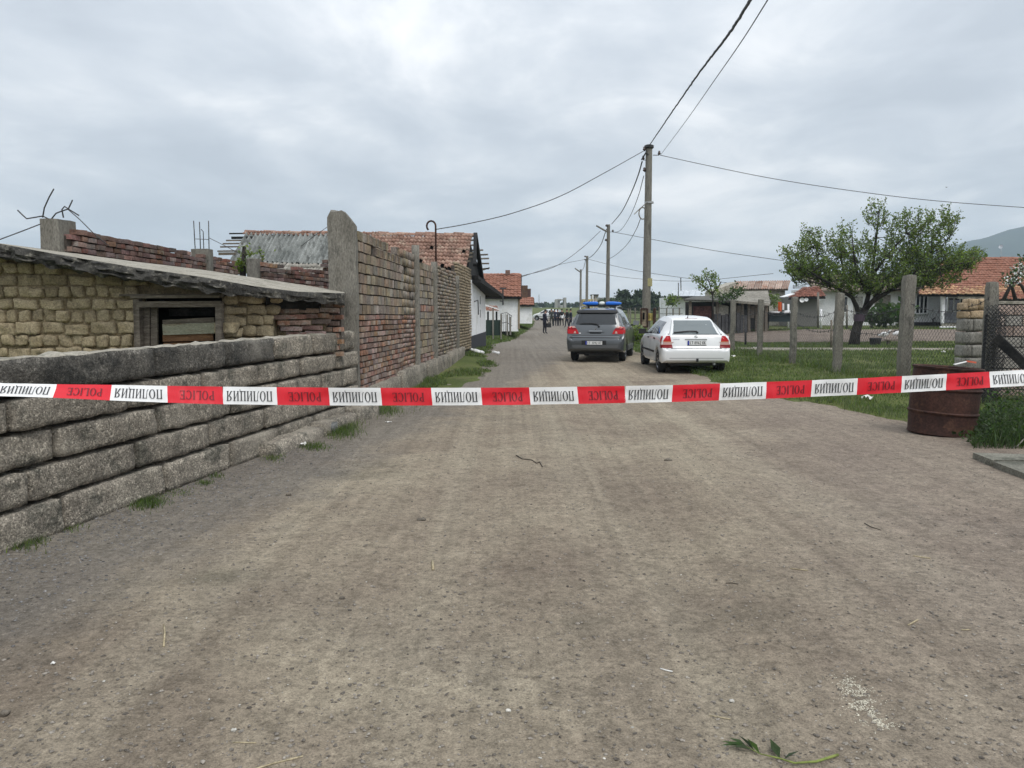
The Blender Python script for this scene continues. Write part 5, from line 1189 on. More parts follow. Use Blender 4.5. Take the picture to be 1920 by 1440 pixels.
# -- dark grey police car
stB = [(-2.28, .68, .46, .62, .72, .62, .64), (-2.27, .78, .40, .68, .79, .68, .70), (-2.23, .84, .36, .74, .83, .72, .765), (-2.18, .86, .34, .79, .84, .74, .81), (-2.15, .868, .33, .90, .845, .755, .93), (-2.10, .872, .32, 1.02, .84, .745, 1.07), (-2.06, .875, .31, 1.06, .835, .735, 1.12),
       (-1.98, .875, .30, 1.06, .83, .675, 1.27), (-1.84, .875, .29, 1.06, .83, .615, 1.50), (-1.72, .875, .29, 1.06, .83, .595, 1.565), (-1.4, .875, .29, 1.055, .835, .59, 1.60), (-.5, .875, .29, 1.04, .835, .595, 1.62), (.25, .875, .29, 1.03, .835, .585, 1.59), (.62, .875, .29, 1.02, .83, .62, 1.44), (1.18, .87, .29, 1.00, .82, .70, 1.08), (1.6, .865, .30, .95, .80, .70, 1.0), (2.0, .84, .33, .85, .75, .62, .90), (2.2, .76, .38, .70, .66, .54, .74), (2.27, .66, .44, .58, .58, .46, .60)]
B_ = Car("police_estate", "dark grey police estate car with a blue roof light bar, parked ahead on the lane", cargrey, stB, (-1.35, 1.27), .335, .835)
B_.patch("rear_window", [(-.70, 1.135), (.70, 1.135), (.60, 1.455), (-.60, 1.455)], 'rear', glass_d, .005, (12, 8))
B_.patch("roof_spoiler", [(-.60, 1.462), (.60, 1.462), (.575, 1.53), (-.575, 1.53)], 'rear', trim_m, .05, (10, 2))
for sg, vw in ((-1, 'left'), (1, 'right')):
    B_.patch("side_window", [(-1.92, 1.12), (-1.36, 1.11), (-1.36, 1.47), (-1.72, 1.45)], vw, glass_l, .005, (8, 5)); B_.patch("side_window", [(-1.28, 1.105), (-.42, 1.09), (-.42, 1.49), (-1.28, 1.48)], vw, glass_l, .005, (8, 5)); B_.patch("side_window", [(-.34, 1.088), (.98, 1.06), (.40, 1.43), (-.34, 1.49)], vw, glass_l, .005, (10, 5))
    B_.patch("door_handle", [(-1.2, .95), (-1.0, .95), (-1.0, .99), (-1.2, .99)], vw, cargrey, .02, (2, 1)); B_.patch("door_handle", [(-.15, .94), (.05, .94), (.05, .98), (-.15, .98)], vw, cargrey, .02, (2, 1))
    B_.patch("sill_cladding", [(-.95, .31), (.88, .31), (.88, .47), (-.95, .47)], vw, flat("grey_cladding", (.075, .08, .085), .5), .015, (8, 2))
    for yy in (-.38, .98): B_.patch("door_gap", [(yy, .5), (yy + .012, .5), (yy + .012, 1.03), (yy, 1.03)], vw, trim_m, .002, (1, 8))
    q = lambda x0, x1, z0_, z1_, xa, xb: [(sg * x0, z0_), (sg * x1, z0_), (sg * xb, z1_), (sg * xa, z1_)] if sg > 0 else [(sg * x1, z0_), (sg * x0, z0_), (sg * xa, z1_), (sg * xb, z1_)]
    B_.patch("tail_lamp", q(.50, .83, .855, .98, .56, .845), 'rear', lamp_red, .012, (6, 4)); B_.patch("tail_lamp", q(.56, .845, .98, 1.03, .60, .835), 'rear', lamp_dkr, .014, (6, 2)); B_.patch("reversing_lamp", q(.60, .80, 1.03, 1.08, .65, .78), 'rear', lamp_clear, .012, (5, 2)); B_.patch("reflector", q(.58, .66, .865, .93, .60, .64), 'rear', lamp_clear, .018, (2, 2))
    B_.patch("tail_lamp", [(-2.16, .86), (-1.98, .92), (-2.0, 1.06), (-2.10, 1.06)], vw, lamp_red, .010, (4, 3)); B_.patch("indicator_lamp", [(-1.98, .98), (-1.78, 1.02), (-1.98, 1.07), (-2.04, 1.06)], vw, lamp_clear, .010, (4, 3))
    B_.bx("door_mirror", (sg * .985, .72, 1.14), (.19, .10, .14), flat("mirror_highlight", (.22, .23, .24), .25, .3) if sg > 0 else cargrey); B_.bx("mirror_foot", (sg * .88, .74, 1.07), (.14, .05, .05), trim_m)  # right mirror paler than the left, a highlight put into its colour
    mb = MB(); mb.tube([(sg * .555, -1.62, 1.55), (sg * .555, -1.52, 1.655), (sg * .555, -.4, 1.685), (sg * .545, .2, 1.65), (sg * .535, .32, 1.56)], .022, 8); mb.build("roof_rail", rim_m, B_.root, True)
    mb = MB()
    B_.patch("bumper_corner", [(-2.22, .55), (-1.75, .55), (-1.75, .75), (-2.20, .75)], vw, cargrey, .014, (4, 3))
B_.patch("bumper_step", [(-.78, .735), (.78, .735), (.78, .752), (-.78, .752)], 'rear', trim_m, .01, (10, 1)); B_.patch("tailgate_gap", [(-.70, .80), (.70, .80), (.70, .812), (-.70, .812)], 'rear', trim_m, .002, (10, 1))
B_.patch("plate_recess", [(-.40, .53), (.34, .53), (.34, .66), (-.40, .66)], 'rear', trim_m, .003, (6, 2)); B_.plate(-.03, .59, "CT 3092 KT", .50, .105)
B_.patch("bumper_skirt", [(-.66, .44), (.66, .44), (.70, .52), (-.70, .52)], 'rear', flat("grey_skirt", (.10, .105, .11), .5), .012, (8, 2))
B_.patch("garnish", [(-.26, .905), (.26, .905), (.24, .955), (-.24, .955)], 'rear', cargrey, .03, (6, 2)); B_.patch("badge_strip", [(-.20, .925), (.20, .925), (.20, .942), (-.20, .942)], 'rear', rim_m, .036, (6, 1)); B_.patch("release_handle", [(-.16, .865), (.16, .865), (.18, .893), (-.18, .893)], 'rear', black_m, .006, (4, 1))
h, n_ = B_.hit(0, 1.0, 'rear'); mb = MB(); s3 = math.sqrt(3) / 2
for k in range(3):
    a = math.radians(90 + 120 * k); d = Vector((math.cos(a), math.sin(a))); e = Vector((-d.y, d.x)); r_ = .042
    poly = [Vector((0, 0)) + d * .003, d * r_ * .55 + e * r_ * .30, d * r_ * 1.1, d * r_ * .55 - e * r_ * .30]; mb.add([(p.x, h.y - .02, 1.0 + p.y) for p in poly], [(0, 1, 2, 3)])
mb.build("emblem", chrome, B_.root)
mb = MB(); pts = []
for (x, z) in ((.10, 1.06), (.05, 1.12), (-.12, 1.155), (-.36, 1.15), (-.50, 1.145)): h, n_ = B_.hit(x, z, 'rear'); pts.append(h + n_ * .03)
mb.tube(pts, [.03, .022, .014, .012, .008], 6); mb.build("rear_wiper", trim_m, B_.root)
B_.patch("sticker", [(-.50, .862), (-.44, .862), (-.44, .885), (-.50, .885)], 'rear', plate_w, .006, (1, 1))
blue = flat("blue_lens", (.015, .15, .62), .25, spec=.4)
lb = B_.bx("light_bar_base", (.0, -.62, 1.70), (.95, .18, .05), trim_m)
for sg in (-1, 1):
    mb = rough_block(.50, .26, .12, 6, 3, 4, .05, 0, 1); 
    mb.v = [tuple(Vector((sg * .37 + v[0] * 1.0, -.62 + v[1] * (1 - .25 * max(0, sg * v[0] / .25)), 1.775 + v[2] * (1 - .35 * max(0, sg * v[0] / .25))))) for v in mb.v]; mb.build("blue_beacon", blue, lb, True)
mb = rough_block(.17, .2, .11, 3, 3, 3, .04, 0, 1); mb.v = [(v[0], -.62 + v[1], 1.78 + v[2]) for v in mb.v]; mb.build("speaker_dome", flat("white_lens", (.75, .78, .74), .3), lb, True)
for sg in (-1, 1): B_.bx("bar_foot", (sg * .42, -.62, 1.655), (.05, .14, .06), trim_m)
B_.patch("windscreen", [(-.66, 1.10), (.66, 1.10), (.58, 1.50), (-.58, 1.50)], 'front', glass_d, .004, (10, 6))
rb_ = P(1115.5, 660, 23.0)
B_.setpose(rb_.x + .53, 23.0 + 2.24, hb(2.5, 24) - .02, math.radians(-13.5))
# -- far white car: a copy without its rear lettering
src = A_.root; far = src.copy(); C.objects.link(far); far['label'] = "white car parked crosswise at the far end of the lane behind the group of people"; far.location = (4.75, 100, hb(4.75, 100)); far.rotation_euler = (0, 0, math.radians(62))
for ch in list(src.children):
    if ch.name.split('.')[0] in ("licence_plate", "emblem", "model_script", "rear_wiper", "aerial", "towing_eye", "exhaust"): continue
    c2 = ch.copy(); C.objects.link(c2); c2.parent = far
    for g in ch.children: g2 = g.copy(); C.objects.link(g2); g2.parent = c2
far.name = "white_car"
# ------------------------------------------------------------------ buildings and things on the right
corr_rust = pmat("rusted_corrugated", (.30, .20, .155), (.46, .36, .30), .8, 10, rnd=.25, spots=(.25, .11, .06), spotscale=1.5, bdist=.01)
plaster = pmat("beige_plaster", (.40, .37, .31), (.52, .49, .42), .8, 12, bdist=.01, spots=(.3, .26, .21), spotscale=1.2)
metal_pale = pmat("pale_sheet_metal", (.44, .48, .52), (.56, .60, .64), .5, 8, rough=.45, bump=.05)
def wallq(name, px0, px1, yt, yb, d, m, t, th=.2, yt2=None):
    a, b, c, e = P(px0, yb, d), P(px1, yb, d), P(px1, yt if yt2 is None else yt2, d), P(px0, yt, d); mb = MB(); mb.prism([a, b, c, e], (0, th, 0)); return mb.build(name, m, t, fix=True)
# long shed with rusted roof
t = thing("long_shed", "long beige outbuilding with a rust-streaked corrugated roof", "shed", P(1430, 600, 60))
wallq("wall", 1372, 1472, 541, 612, 60, plaster, t, 6)
for k in range(8):
    a, b = 1378 + k * 13, 1378 + (k + 1) * 13 - .4
    A, B, Cc, D = P(a - 4, 542, 59.5), P(b - 4, 541, 59.5), P(b + 1, 527 - k * .2, 62.5), P(a + 1, 527.2 - k * .2, 62.5); mb = MB()
    mb.grid(lambda u, v: A.lerp(B, u).lerp(D.lerp(Cc, u), v) + Vector((0, 0, .035 * math.sin(u * 2 * math.pi * 3))), 18, 2); mb.build("roof_sheet", corr_rust, t, True)
mb = MB(); mb.prism([P(1374, 543, 59.6), P(1478, 542, 59.6), P(1479, 527.5, 62.5), P(1380, 528.5, 62.5)], (0, .05, -.12)); mb.build("roof_deck", wood_old, t)
wallq("gable_wall", 1340, 1380, 546, 575, 60.5, plaster, t, 3, 528)
# lean-to with dark openings
t = thing("lean_to", "ramshackle dark open lean-to with posts and hanging boards", "shed", P(1360, 621, 50))
wallq("back_wall", 1286, 1442, 566, 622, 52.5, flat("dark_opening_wall", (.03, .027, .026), .9), t)  # near-black colour stands for the shade inside the openings
mb = MB(); A, B, Cc, D = P(1282, 561, 49.3), P(1446, 566, 49.3), P(1440, 551, 52.6), P(1300, 556, 52.6); mb.prism([A, B, Cc, D], (0, 0, -.12)); mb.build("roof", pmat("grey_felt", (.07, .07, .062), (.14, .135, .12), 1.5, 9), t)
mb = MB(); A, B, Cc, D = P(1372, 563, 49), P(1444, 569, 49), P(1440, 545, 52), P(1376, 546, 52); mb.prism([A, B, Cc, D], (0, 0, -.15)); mb.build("upper_roof", pmat("dusty_felt", (.20, .185, .155), (.30, .28, .24), 1.5, 9), t)
for x, yt, yb in ((1294, 565, 620), (1345, 562, 622), (1392, 566, 622), (1404, 568, 622), (1418, 568, 622), (1436, 570, 622)): mb = MB(); a, b = P(x, yb, 49.6), P(x, yt, 49.6); mb.beam(a, b, .16, .16, (0, 1, 0)); mb.build("post", wood_old, t)
wallq("side_pier", 1430, 1440, 570, 622, 50, brick_tan, t, 1.5)
wallq("hanging_sheet", 1346, 1366, 570, 591, 49.8, plaster, t, .04, 574)
wallq("red_rug", 1300, 1334, 574, 596, 49.8, pmat("maroon_rug", (.075, .03, .03), (.17, .085, .07), 2.5, 12), t, .06)
wallq("beige_curtain", 1336, 1345, 575, 612, 49.7, plaster, t, .05)
for k in range(9):
    x = 1342 + k * 7.0; mb = MB(); a, b = P(x, 625, 48.6), P(x + R.uniform(-.6, .6), 588 + R.uniform(-3, 4), 48.6); mb.beam(a, b, 5.6 / F * 48.6, .03, (0, 1, 0)); mb.build("fence_board", pmat("dark_board_%d" % k, (.05, .05, .055), (.10, .098, .10), 2, 12), t)
for x, y0, y1 in ((1376, 571, 590), (1384, 573, 600), (1410, 574, 596)): mb = MB(); a, b = P(x, y1, 49.5), P(x + 2, y0, 49.5); mb.beam(a, b, 7 / F * 49, .04, (0, 1, 0)); mb.build("hanging_board", wood_old, t)
# metal-roofed hall
t = thing("metal_hall", "low white hall under a long pale metal roof behind the lean-to", "hall", P(1310, 600, 85))
wallq("wall", 1262, 1366, 557, 600, 86, white_w, t, 8)
for k in range(10):
    a, b = 1258 + k * 11, 1268.6 + k * 11; mb = MB(); mb.prism([P(a, 556.5, 85), P(b, 556.5, 85), P(b + 3, 544.5, 92), P(a + 3, 544.5, 92)], (0, 0, -.12)); mb.build("roof_sheet", metal_pale, t)
mb = MB(); mb.beam(P(1257, 557.5, 84.9), P(1369, 557.5, 84.9), .15, .28); mb.build("gutter", trim_m, t)
mb = MB(); mb.tube([P(1272, 560, 84), P(1272, 530, 84)], .05, 5); mb.top("aerial_mast", wire_m, "thin aerial mast on the left end of the metal hall", "mast")
mb = MB(); mb.tube([P(1277, 545, 90), P(1276.5, 521, 90)], .06, 5); mb.top("aerial_mast", wire_m, "second, slightly taller aerial mast behind the metal hall", "mast")
# low annexe with red hipped roof
t = thing("hipped_annexe", "small annexe with a dull red hipped roof left of the apple tree", "house", P(1500, 610, 56))
wallq("wall", 1488, 1532, 556, 612, 56, flat("grey_render", (.17, .165, .155), .9), t, 3)
A, B = P(1478, 558, 55.4), P(1548, 556, 55.4); tile_roof(A, B, P(1506, 540, 58), P(1536, 537, 58), 18, 6, pmat("dull_red_tile", (.20, .085, .06), (.29, .135, .10), 2, 12, rnd=.3), t)
mb = MB(); mb.prism([A + Vector((0, 0, -.06)), B + Vector((0, 0, -.06)), P(1536, 538.5, 58), P(1506, 541.5, 58)], (0, 0, -.1)); mb.build("roof_deck", wood_black, t)
wallq("grey_ridge", 1490, 1512, 535, 541, 58.5, metal_pale, t, .4)
mb = MB(); mb.beam(P(1466, 557, 54), P(1486, 551, 55), .35, .05); mb.build("awning", white_w, t)
for x, y, r_ in ((1504, 563, .17), (1512, 562, .13)):
    mb = MB(); c = P(x, y, 55.3); mb.lathe([(.001, 0), (r_ * .6, .03), (r_, .10)], c, 16, Vector((-.35, -1, .15)).normalized()); mb.build("dish", white_w, t, True)
# white farmhouse row
t = thing("white_farmhouse", "long low whitewashed house behind the apple tree", "house", P(1650, 608, 60))
wallq("wall", 1536, 1774, 541, 610, 60, white_w, t, 6)
wallq("dark_plinth", 1708, 1768, 604, 612, 59.93, flat("tar_band", (.03, .03, .034), .9), t, .1)
wallq("grey_patch", 1640, 1670, 553, 575, 59.95, pmat("brown_render", (.24, .21, .18), (.32, .29, .25), 1, 9), t, .06)
wallq("plaster_patch", 1600, 1618, 556, 598, 59.95, pmat("grey_render2", (.36, .35, .33), (.46, .45, .42), 1, 9), t, .06)
def window(t, px0, px1, y0, y1, d, panes=3):
    a, b = P(px0, y1, d), P(px1, y0, d); fr_ = MB(); w_ = b.x - a.x
    for x in (a.x, b.x): fr_.box((x, d, (a.z + b.z) / 2), (.10, .1, b.z - a.z + .1))
    for z in (a.z, b.z): fr_.box(((a.x + b.x) / 2, d - .003, z), (w_ + .098, .1, .10))
    for k in range(1, panes): fr_.box((a.x + w_ * k / panes, d - .006, (a.z + b.z) / 2), (.09, .08, b.z - a.z))
    o = fr_.build("window", white_w, t)
    for k in range(panes): mb = MB(); mb.box((a.x + w_ * (k + .5) / panes, d + .0, (a.z + b.z) / 2), (w_ / panes - .1, .03, b.z - a.z - .1)); mb.build("pane", glass_d, o)
window(t, 1716, 1740, 551, 588, 59.9, 3); window(t, 1578, 1590, 556, 586, 59.9, 1); window(t, 1684, 1690, 556, 588, 59.9, 1)
mb = MB(); mb.tube([P(1750, 606, 59.8), P(1749, 598, 59.8), P(1754, 596, 59.8)], .05, 5); mb.build("standpipe", wire_m, t)
mb = MB(); A, B = P(1530, 543, 59.2), P(1780, 543, 59.2); mb.prism([A, B, B + Vector((0, 3.4, 1.3)), A + Vector((0, 3.4, 1.3))], (0, 0, -.12)); mb.build("roof", pmat("greybrown_tile", (.19, .15, .12), (.29, .23, .19), 1.2, 12), t)
for k in range(34):
    pass
# orange-roofed house with porch
t = thing("porch_house", "house with a broad orange tiled roof and a dark tiled porch at the right edge", "house", P(1850, 608, 54))
eA, eB, rA, rB = P(1720, 551, 53), P(2180, 551, 53), P(1774, 484, 58), P(2180, 483, 58)
tile_roof(eA, eB, rA, rB, 62, 16, tile_or, t, jit=.02); tile_roof(eA + Vector((0, -.2, -.05)), eB + Vector((0, -.2, -.05)), eA.lerp(rA, .2), eB.lerp(rB, .2), 60, 4, pmat("lichened_tile", (.40, .22, .12), (.50, .34, .20), 1.5, 14, rnd=.35), t, jit=.03)
ridge_caps(rA, rB, 40, .14, tile_or, t)
mb = MB(); mb.prism([eA + Vector((0, 0, -.08)), eB + Vector((0, 0, -.08)), rB + Vector((0, 0, -.08)), rA + Vector((0, 0, -.08))], (0, 0, -.1)); mb.prism([rA + Vector((0, .02, -.08)), rB + Vector((0, .02, -.08)), Vector((eB.x, 63, eB.z)), Vector((eA.x, 63, eA.z))], (0, 0, -.1)); mb.build("roof_deck", wood_black, t)
mb = MB(); mb.beam(P(1796, 554.5, 53.2), P(2100, 554, 53.2), .2, .42); mb.build("fascia", plaster, t)
wallq("wall", 1776, 2180, 560, 612, 57, pmat("dark_render", (.07, .07, .085), (.11, .11, .13), 1, 8), t, .3)
for j in range(3):
    for k in range(8):
        a, b = P(1771 + k * 9.6, 586 + j * 6.6, 53.4), P(1771 + k * 9.6 + 9, 592 + j * 6.6, 53.4); mb = MB(); mb.box(((a.x + b.x) / 2, 53.4, (a.z + b.z) / 2), (b.x - a.x, .12, a.z - b.z)); mb.build("wall_tile", pmat("slate_tile_%d_%d" % (j, k), (.07, .075, .085), (.12, .125, .13), 2, 12) if k == 0 else o_tile, t) if k else None
        if k == 0: o_tile = pmat("slate_tile%d" % j, (.065, .07, .08), (.12, .125, .135), 2, 12, rnd=.2); mb.build("wall_tile", o_tile, t)
wallq("pale_base", 1766, 1860, 604.5, 612, 53.45, plaster, t, .15); wallq("porch_inner_base", 1771, 1848, 586, 606, 53.52, mortar, t, .06)
window(t, 1776, 1800, 558, 584, 56.9, 2)
for x in (1768, 1850): mb = MB(); mb.beam(P(x, 606, 53.5), P(x, 556, 53.5), .22, .22, (0, 1, 0)); mb.build("porch_post", white_w if x < 1800 else conc_post, t)
for k in range(14):
    p = P(1764 + k * 6.4, 614, 52.8); mb = rough_block(.2, .16, .16, 3, 3, 3, .06, .02, k, 8); mb.v = [tuple(Vector(v) + p) for v in mb.v]; mb.top("edging_stone", white_w, "whitewashed edging stone in the row before the porch house", "stone", "whitewashed edging stones", True)
mb = MB(); c = P(1877, 472, 57.8); mb.tube([c - Vector((0, 0, .2)), c + Vector((0, 0, .35))], .02, 5); mb.lathe([(.001, 0), (.1, .02), (.16, .05)], c + Vector((-.05, -.05, .35)), 14, Vector((-.7, -.6, .3)).normalized()); mb.top("satellite_dish", metal_pale, "small satellite dish on the orange roof ridge", "dish")
t = thing("small_tiled_shed", "low shed with an orange tiled roof at the right edge below the porch house", "shed", P(1895, 570, 30))
tile_roof(P(1868, 562, 30), P(1990, 562, 30), P(1880, 548, 32), P(1990, 548, 32), 16, 4, tile_or, t); wallq("wall", 1872, 1990, 563, 620, 30.2, wood_black, t, 2)
# orange cloth, blue table, little yard things
mb = MB(); mb.grid(lambda u, v: P(1459 + 7 * u, 566 + 18 * v, 48) + Vector((0, .08 * math.sin(u * 9), 0)), 6, 4); mb.top("orange_cloth", flat("orange_cloth", (.62, .12, .03), .8), "bright orange cloth hanging on the line beyond the shed", "cloth", smooth_=True)
mb = MB(); mb.grid(lambda u, v: P(1467 + 3.5 * u, 569 + 12 * v, 48) + Vector((0, .05 * math.sin(u * 9), 0)), 4, 3); mb.top("pale_cloth", white_w, "pale cloth hanging beside the orange one", "cloth", smooth_=True)
mb = MB(); c, s_ = bd(1440, 1486, 588, 603, 50, .6); mb.box(c, s_); mb.box((c[0], c[1], c[2] + s_[2] / 2 + .03), (s_[0] + .3, 1.0, .06)); mb.top("covered_table", flat("teal_cover", (.014, .03, .034), .7), "long table under a dark teal cover in the yard", "table")
mb = MB(); a = P(1452, 587, 49.6); mb.lathe([(.3, 0), (.36, .12), (.34, .12), (.28, .02), (.001, .02)], a, 14); mb.top("white_basin", white_w, "white basin on the teal-covered table", "basin", smooth_=True)
mb = MB(); a = P(1476, 587, 49.6); mb.box(a + Vector((0, 0, .06)), (.5, .3, .12)); mb.box(a + Vector((0, 0, .14)), (.3, .2, .06)); mb.top("white_box", white_w, "small white box on the right end of the teal table", "box")
t = thing("low_bench", "low plank bench standing in the grass by the apple tree", "bench", P(1680, 645, 33.5))
for nm, c in (("seat", bd(1660, 1696, 636.5, 638.5, 33.5, .3)), ("leg", bd(1664, 1666, 638.5, 646, 33.5, .2)), ("leg", bd(1690, 1692, 638.5, 646, 33.5, .2))): mb = MB(); mb.box(*c); mb.build(nm, wood_h, t)
mb = MB(); a = P(1641, 647, 33.3); mb.lathe([(.2, 0), (.24, .25), (.25, .31), (.23, .31), (.18, .03), (.001, .03)], a, 16); mb.top("black_bucket", flat("black_rubber", (.018, .018, .02), .7), "black rubber bucket in the grass right of the apple trunk", "bucket", smooth_=True)
for (px, y, d, lab) in ((1657, 627, 38, "white goose standing on the brown soil beyond the bench"), (1683, 625, 39, "second white goose pecking behind the bench")):
    c = P(px, y + 1, d); c.z = hb(c.x, d) + .07; mb = MB(); mb.lathe([(.001, -.28), (.07, -.22), (.13, -.05), (.12, .10), (.05, .2), (.03, .26)], c + Vector((0, 0, .24)), 10, Vector((1, 0, .15)).normalized()); mb.tube([c + Vector((.2, 0, .28)), c + Vector((.27, 0, .42)), c + Vector((.36, 0, .46))], [.05, .035, .03], 6)
    mb.tube([c + Vector((0, .04, -.05)), c + Vector((0, .04, .15))], .012, 4); mb.tube([c + Vector((.05, -.04, -.05)), c + Vector((.05, -.04, .15))], .012, 4); mb.top("goose", white_w, lab, "goose", "white geese", True)
# inner yard stakes
for px, yt, yb, d, m, lab in ((1539.5, 580, 612, 52, white_w, "thin white stake left of the white wall end"), (1534, 548, 611, 53, conc_post, "pale post at the corner of the annexe"), (1478, 570, 612, 52, white_w, "white-painted stake beside the teal table"), (1588, 572, 611, 52, conc_post, "pale stake left of the apple trunk"), (1634, 582, 612, 52, conc_post, "pale stake right of the apple trunk"), (1692, 560, 600, 55, white_w, "white stake beside the farmhouse doorway"), (1559, 600, 642, 30, wood_old, "thin dark stake in front of the tilled soil"), (1565, 596, 645, 29, wood_old, "second thin dark stake beside the concrete post"), (1398, 622, 646, 33, wood_black, "dark stake below the shed boards")):
    a, b = P(px, yb, d), P(px, yt, d); a.z = min(a.z, hb(a.x, d)) - .1; mb = MB(); mb.tube([a, b], 2.2 / F * d * .9, 6); mb.top("yard_stake", m, lab, "stake", "stakes in the yard", True)
# ------------------------------------------------------------------ far things down the lane
t = thing("concrete_ruin", "roofless grey concrete ruin far off in the green field", "ruin", P(1052, 577, 240))
for (a, b, yt, yb) in ((1041, 1046, 562, 577), (1046, 1052, 560.5, 564), (1046.5, 1050, 563, 577), (1050, 1056, 572, 577), (1057, 1062, 558, 577), (1042, 1058, 561, 563)): wallq("wall", a, b, yt, yb, 240 + .3 * (a % 3), flat("far_concrete", (.33, .33, .31), .9), t, 4)
t = thing("radio_mast", "thin lattice radio mast on the far horizon", "mast", P(1010.5, 574, 900)); mb = MB()
for s_ in (-1, 1): mb.tube([P(1010.6 + s_ * 1.1, 574, 900), P(1010.6 + s_ * .4, 552, 900)], .25, 4)
for k in range(8): mb.tube([P(1009.6, 573 - k * 2.6, 900), P(1011.6, 571 - k * 2.6, 900)], .15, 4)
mb.build("lattice", metal_pale, t)
def farb(name, px0, px1, yt, yb, d, m, label, cat="building", roof=None, win=0):
    t = thing(name, label, cat, P((px0 + px1) / 2, yb, d)); wallq("wall", px0, px1, yt, yb, d, m, t, 5)
    if roof: wallq("roof", px0 - .6, px1 + .6, yt - 1.6, yt + .2, d - .6, roof, t, 6)
    for k in range(win): x = px0 + (px1 - px0) * (k + .5) / win; wallq("window", x - 1, x + 1, yt + 3, yt + 6, d - .06, glass_d, t, .05)
    return t
farb("far_building", 1111, 1122, 553.5, 577, 210, pmat("far_pinkish", (.40, .33, .27), (.46, .39, .32), .1, 1, bump=0), "pale pinkish block far behind the police car", roof=wood_black, win=2)
farb("far_building", 1093, 1112, 561, 578, 200, pmat("far_ochre", (.42, .34, .14), (.48, .40, .19), .1, 1, bump=0), "low ochre building far behind the police car", win=4)
farb("far_building", 1124, 1160, 559, 579, 190, plaster, "long low pale building between the second pole and the bushes", roof=metal_pale, win=4)
farb("far_building", 1246, 1262, 562, 580, 150, flat("teal_roof", (.03, .07, .075), .7), "small teal-roofed hut left of the metal hall", "hut")
mb = MB(); mb.tube([P(1111.5, 578, 205), P(1111.5, 553, 205)], .2, 5); mb.top("flue_pipe", white_w, "thin white flue beside the pinkish block", "pipe")
# ------------------------------------------------------------------ people
skin_m = flat("skin", (.38, .22, .16), .6); hair_m = flat("dark_hair", (.015, .012, .010), .8)
def person(px, yfeet, d, label, hgt=1.76, face=0., jacket=(.012, .014, .035), trousers=(.010, .011, .022), lean=0., arms=((.16, -.05, 0), (.16, -.05, 0)), stride=.12, held=None, bow=0.):
    base = P(px, yfeet, d); base.z = hb(base.x, d) + .005; k = hgt / 1.76
    t = thing("person", label, "person", base, None); Rz = Matrix.Rotation(face, 3, 'Z')
    def W(x, y, z):
        lz = max(0, z - .95); return base + Rz @ Vector((x, y + lz * math.sin(lean) + (z > 1.45) * bow, z - lz * (1 - math.cos(lean)) - (z > 1.45) * bow * .4)) * k
    bm = bmesh.new(); sk = bm.verts.layers.skin.verify(); vv = {}
    def v(n, c, r, root=False): vv[n] = bm.verts.new(W(*c)); vv[n][sk].radius = (r * k, r * k); vv[n][sk].use_root = root
    def e(*ns):
        for a, b in zip(ns, ns[1:]): bm.edges.new((vv[a], vv[b]))
    v('p', (0, 0, .95), .155, True); v('w', (0, .0, 1.10), .145); v('c', (0, .01, 1.30), .165); v('s', (0, 0, 1.43), .13); v('n', (0, .015, 1.52), .058); v('h1', (0, .03, 1.60), .085); v('h2', (0, .035, 1.69), .09)
    e('p', 'w', 'c', 's', 'n', 'h1', 'h2')
    for s_, nm in ((-1, 'l'), (1, 'r')):
        ax, ay, up_ = arms[0 if s_ < 0 else 1]; st = stride * s_
        v('hip' + nm, (s_ * .10, 0, .88), .11); v('k' + nm, (s_ * .11, st * .5 + .02, .50), .072); v('a' + nm, (s_ * .115, st, .10), .05); v('t' + nm, (s_ * .125, st + .15, .035), .04); e('p', 'hip' + nm, 'k' + nm, 'a' + nm, 't' + nm)
        v('sh' + nm, (s_ * .19, 0, 1.41), .075); v('el' + nm, (s_ * (.19 + ax * .55), ay, 1.14), .052); v('wr' + nm, (s_ * (.19 + ax * .35), ay + .12 + up_ * .2, .92 + up_), .038); v('hd' + nm, (s_ * (.18 + ax * .3), ay + .16 + up_ * .22, .84 + up_ * 1.15), .042); e('s', 'sh' + nm, 'el' + nm, 'wr' + nm, 'hd' + nm)
    me = bpy.data.meshes.new("body"); bm.to_mesh(me); bm.free(); o = bpy.data.objects.new("body", me); C.objects.link(o)
    o.modifiers.new("Skin", 'SKIN').use_smooth_shade = True; o.modifiers.new("Sub", 'SUBSURF').levels = 1
    dg = bpy.context.evaluated_depsgraph_get(); m2 = bpy.data.meshes.new_from_object(o.evaluated_get(dg)); bpy.data.objects.remove(o)
    jm, tm = flat("jacket", jacket, .8), flat("trousers", trousers, .8)
    m2.materials.clear()
    for m in (jm, tm, skin_m, trim_m): m2.materials.append(m)
    hands = [W(s_ * (.18 + arms[0 if s_ < 0 else 1][0] * .3), arms[0 if s_ < 0 else 1][1] + .16 + arms[0 if s_ < 0 else 1][2] * .22, .84 + arms[0 if s_ < 0 else 1][2] * 1.15) for s_ in (-1, 1)]
    nk = W(0, .015, 1.50).z
    for p in m2.polygons:
        c = p.center; z = (c.z - base.z) / k; mi = 0 if z > .93 else (1 if z > .09 else 3)
        if c.z > nk + .0: mi = 2
        if min((c - h_).length for h_ in hands) < .085: mi = 2
        elif z < .97 and (Rz.inverted() @ (c - base)).x ** 2 > (.215 * k) ** 2: mi = 0
        p.material_index = mi
    b = bpy.data.objects.new("body", m2); place(b, t)
    hc = W(0, .015, 1.70); mb = MB(); mb.lathe([(.001, .10), (.06, .085), (.095, .04), (.102, -.01), (.09, -.05)], hc, 12); mb.build("hair", hair_m, t, True)
    return t, hands
